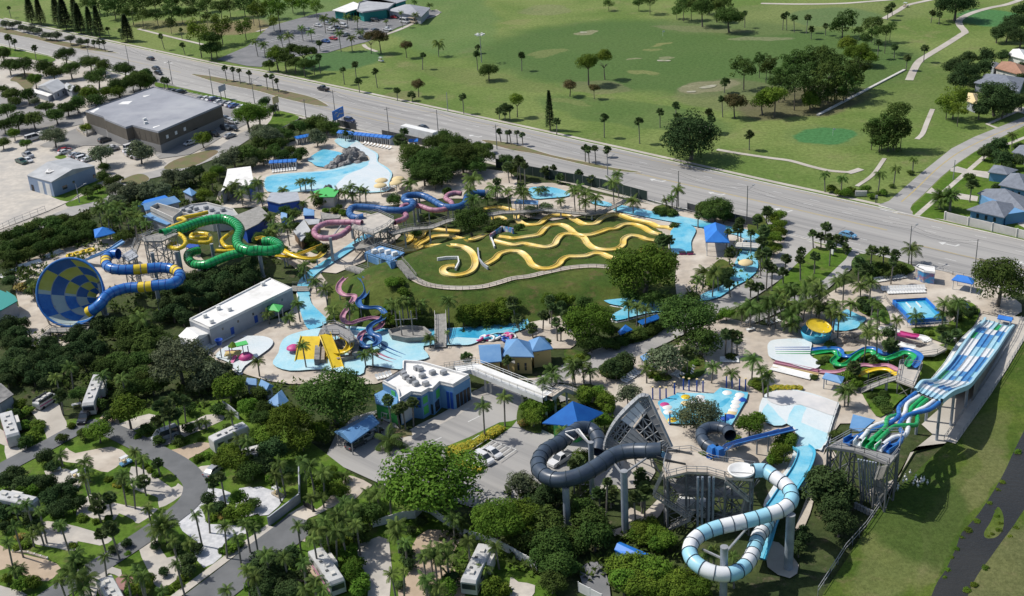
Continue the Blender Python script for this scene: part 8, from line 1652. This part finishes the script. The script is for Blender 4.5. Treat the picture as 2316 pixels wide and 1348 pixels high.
# white birds on the bank
L = pts('d4 1230,318 1245,345 1213,355 1168,400 1162,425 1275,280 1325,325 1318,350 1375,338 1400,340 1367,365 1388,358 1430,372 1303,378 1345,398 1340,365 1395,352')
for r_, p in enumerate(sorted(L, key=lambda p: p.x)):
    m_ = MB().use('white'); m_.lathe((0, 0, .42), [(.01, -.2), (.16, -.1), (.2, 0), (.14, .14), (.05, .22), (.04, .45), (.07, .5), (.01, .56)], 8); m_.tube((.05, .05, 0), (.04, .05, .3), .02); m_.tube((-.05, -.05, 0), (-.04, -.05, .3), .02); m_.tube((0, .05, .92), (.12, .22, .86), .025, .008)
    o = m_.build('bird', smooth=True); o.location = p+Vector((0, 0, .5)); o.rotation_euler = (0, 0, Rn.uniform(0, 6)); o.scale = (1.15,)*3; tag(o, nth(r_, len(L), 'small white wading bird', 'on the dark canal bank'), 'bird', 'white birds on the canal bank')
for s, lab in (('a3 1345,325', 'flag on the dark central golf green'), ('a4 585,1215', 'flag on the putting green beside the big clump')):
    q = G(*PXL(s)[0][:2]); e = empty('golf_flag', q, lab, 'flag'); wpart('pole', MB().use('white').tube(q, q+Vector((0, 0, 2.4)), .05), e); wpart('flag', MB().use('white').bar(q+Vector((0, 0, 2.1)), q+Vector((.8, 0, 2.1)), .03, .5), e)
# benches and small camp things
for s, lab in (('d1 505,240', 'white bench on the grey camp pitch'), ('c1 690,985', 'pale patio table beside the tall motorhome'), ('c3 2130,310', 'white picnic table on the plaza'), ('c4 1640,400', 'picnic table on the terrace')):
    q = G(*PXL(s)[0][:2]); e = empty('patio_table', q, lab, 'table'); wpart('table_top', MB().use('white').box((q.x, q.y, .75), (2.0, .9, .08), .4), e)
    for x in (-.8, .8): wpart('leg', MB().use('white').box((q.x+x*.9, q.y+x*.4, .36), (.1, .7, .72), .4), e)
# ================================================================== GROUND COVER
def cover(name, polys, mt_, dens, size, seed, h=.5):
    R = random.Random(seed); m_ = MB().use(mt_); 
    for s in polys:
        P = [Vector((p.x, p.y)) for p in pts(s)]; x0, x1 = min(p.x for p in P), max(p.x for p in P); y0, y1 = min(p.y for p in P), max(p.y for p in P)
        for k in range(int((x1-x0)*(y1-y0)*dens)):
            q = Vector((R.uniform(x0, x1), R.uniform(y0, y1)))
            if noise.noise(Vector((q.x*.15, q.y*.15, seed))) < -.12 or not inpoly(q, P): continue
            for _ in range(5):
                a = R.uniform(0, 6.28); t = R.uniform(.2, 1.2); s_ = size*R.uniform(.6, 1.3); d = Vector((math.cos(a), math.sin(a), 0)); sd = Vector((-d.y, d.x, 0)); p = Vector((q.x, q.y, R.uniform(.0, h)+.1))+d*R.uniform(0, size)
                o = len(m_.v); m_.v += [tuple(p-sd*s_*.4), tuple(p+sd*s_*.4), tuple(p+d*s_*math.cos(t)+Vector((0, 0, s_*math.sin(t))))]; m_.f.append((o, o+1, o+2)); m_.m.append(0)
    o = m_.build(name); tag(o, kind='stuff'); o['label'] = name.replace('_', ' ')+' of low leafy plants'; return o
cover('jungle_undergrowth', ('f 0,740 160,760 300,740 430,790 470,800 560,860 640,880 640,960 500,930 350,930 200,900 0,900', 'f 240,660 400,660 560,610 640,590 600,640 430,730 260,740', 'f 0,540 250,460 420,400 520,440 500,480 300,530 100,640 0,640', 'f 1000,1200 1180,1100 1390,1090 1390,1190 1560,1200 1640,1348 1000,1348'), 'leaf_oak', .55, .9, 3, 1.0)
cover('garden_undergrowth', ('f 715,1200 760,1170 850,1150 900,1150 860,1190 800,1225 790,1348 740,1348', 'f 1180,900 1300,920 1420,950 1400,1010 1240,980', 'f 560,860 850,870 870,1000 740,980 620,960', 'f 1380,840 1500,790 1600,690 1640,760 1560,850', 'f 1480,720 1700,520 1790,560 1750,620 1700,640', 'f 940,790 1180,700 1200,750 1000,760'), 'leaf_lush', .35, .7, 5, .7)
cover('bank_weeds', ('d4 1740,820 1550,1150 1330,1348 1500,1348 1620,1130 1750,900', 'd4 2240,0 2100,300 1900,600 1740,820 1640,760 1850,450 2000,150 2080,0', 'd4 1000,1050 1150,900 1400,760 1500,800 1300,1000 1100,1200', 'd4 1960,1070 2100,1050 2200,1200 2000,1348 1800,1348', 'd4 2060,590 2100,760 2040,830 1960,820 2010,700'), 'bank_weed', 2.0, .38, 9, .05)
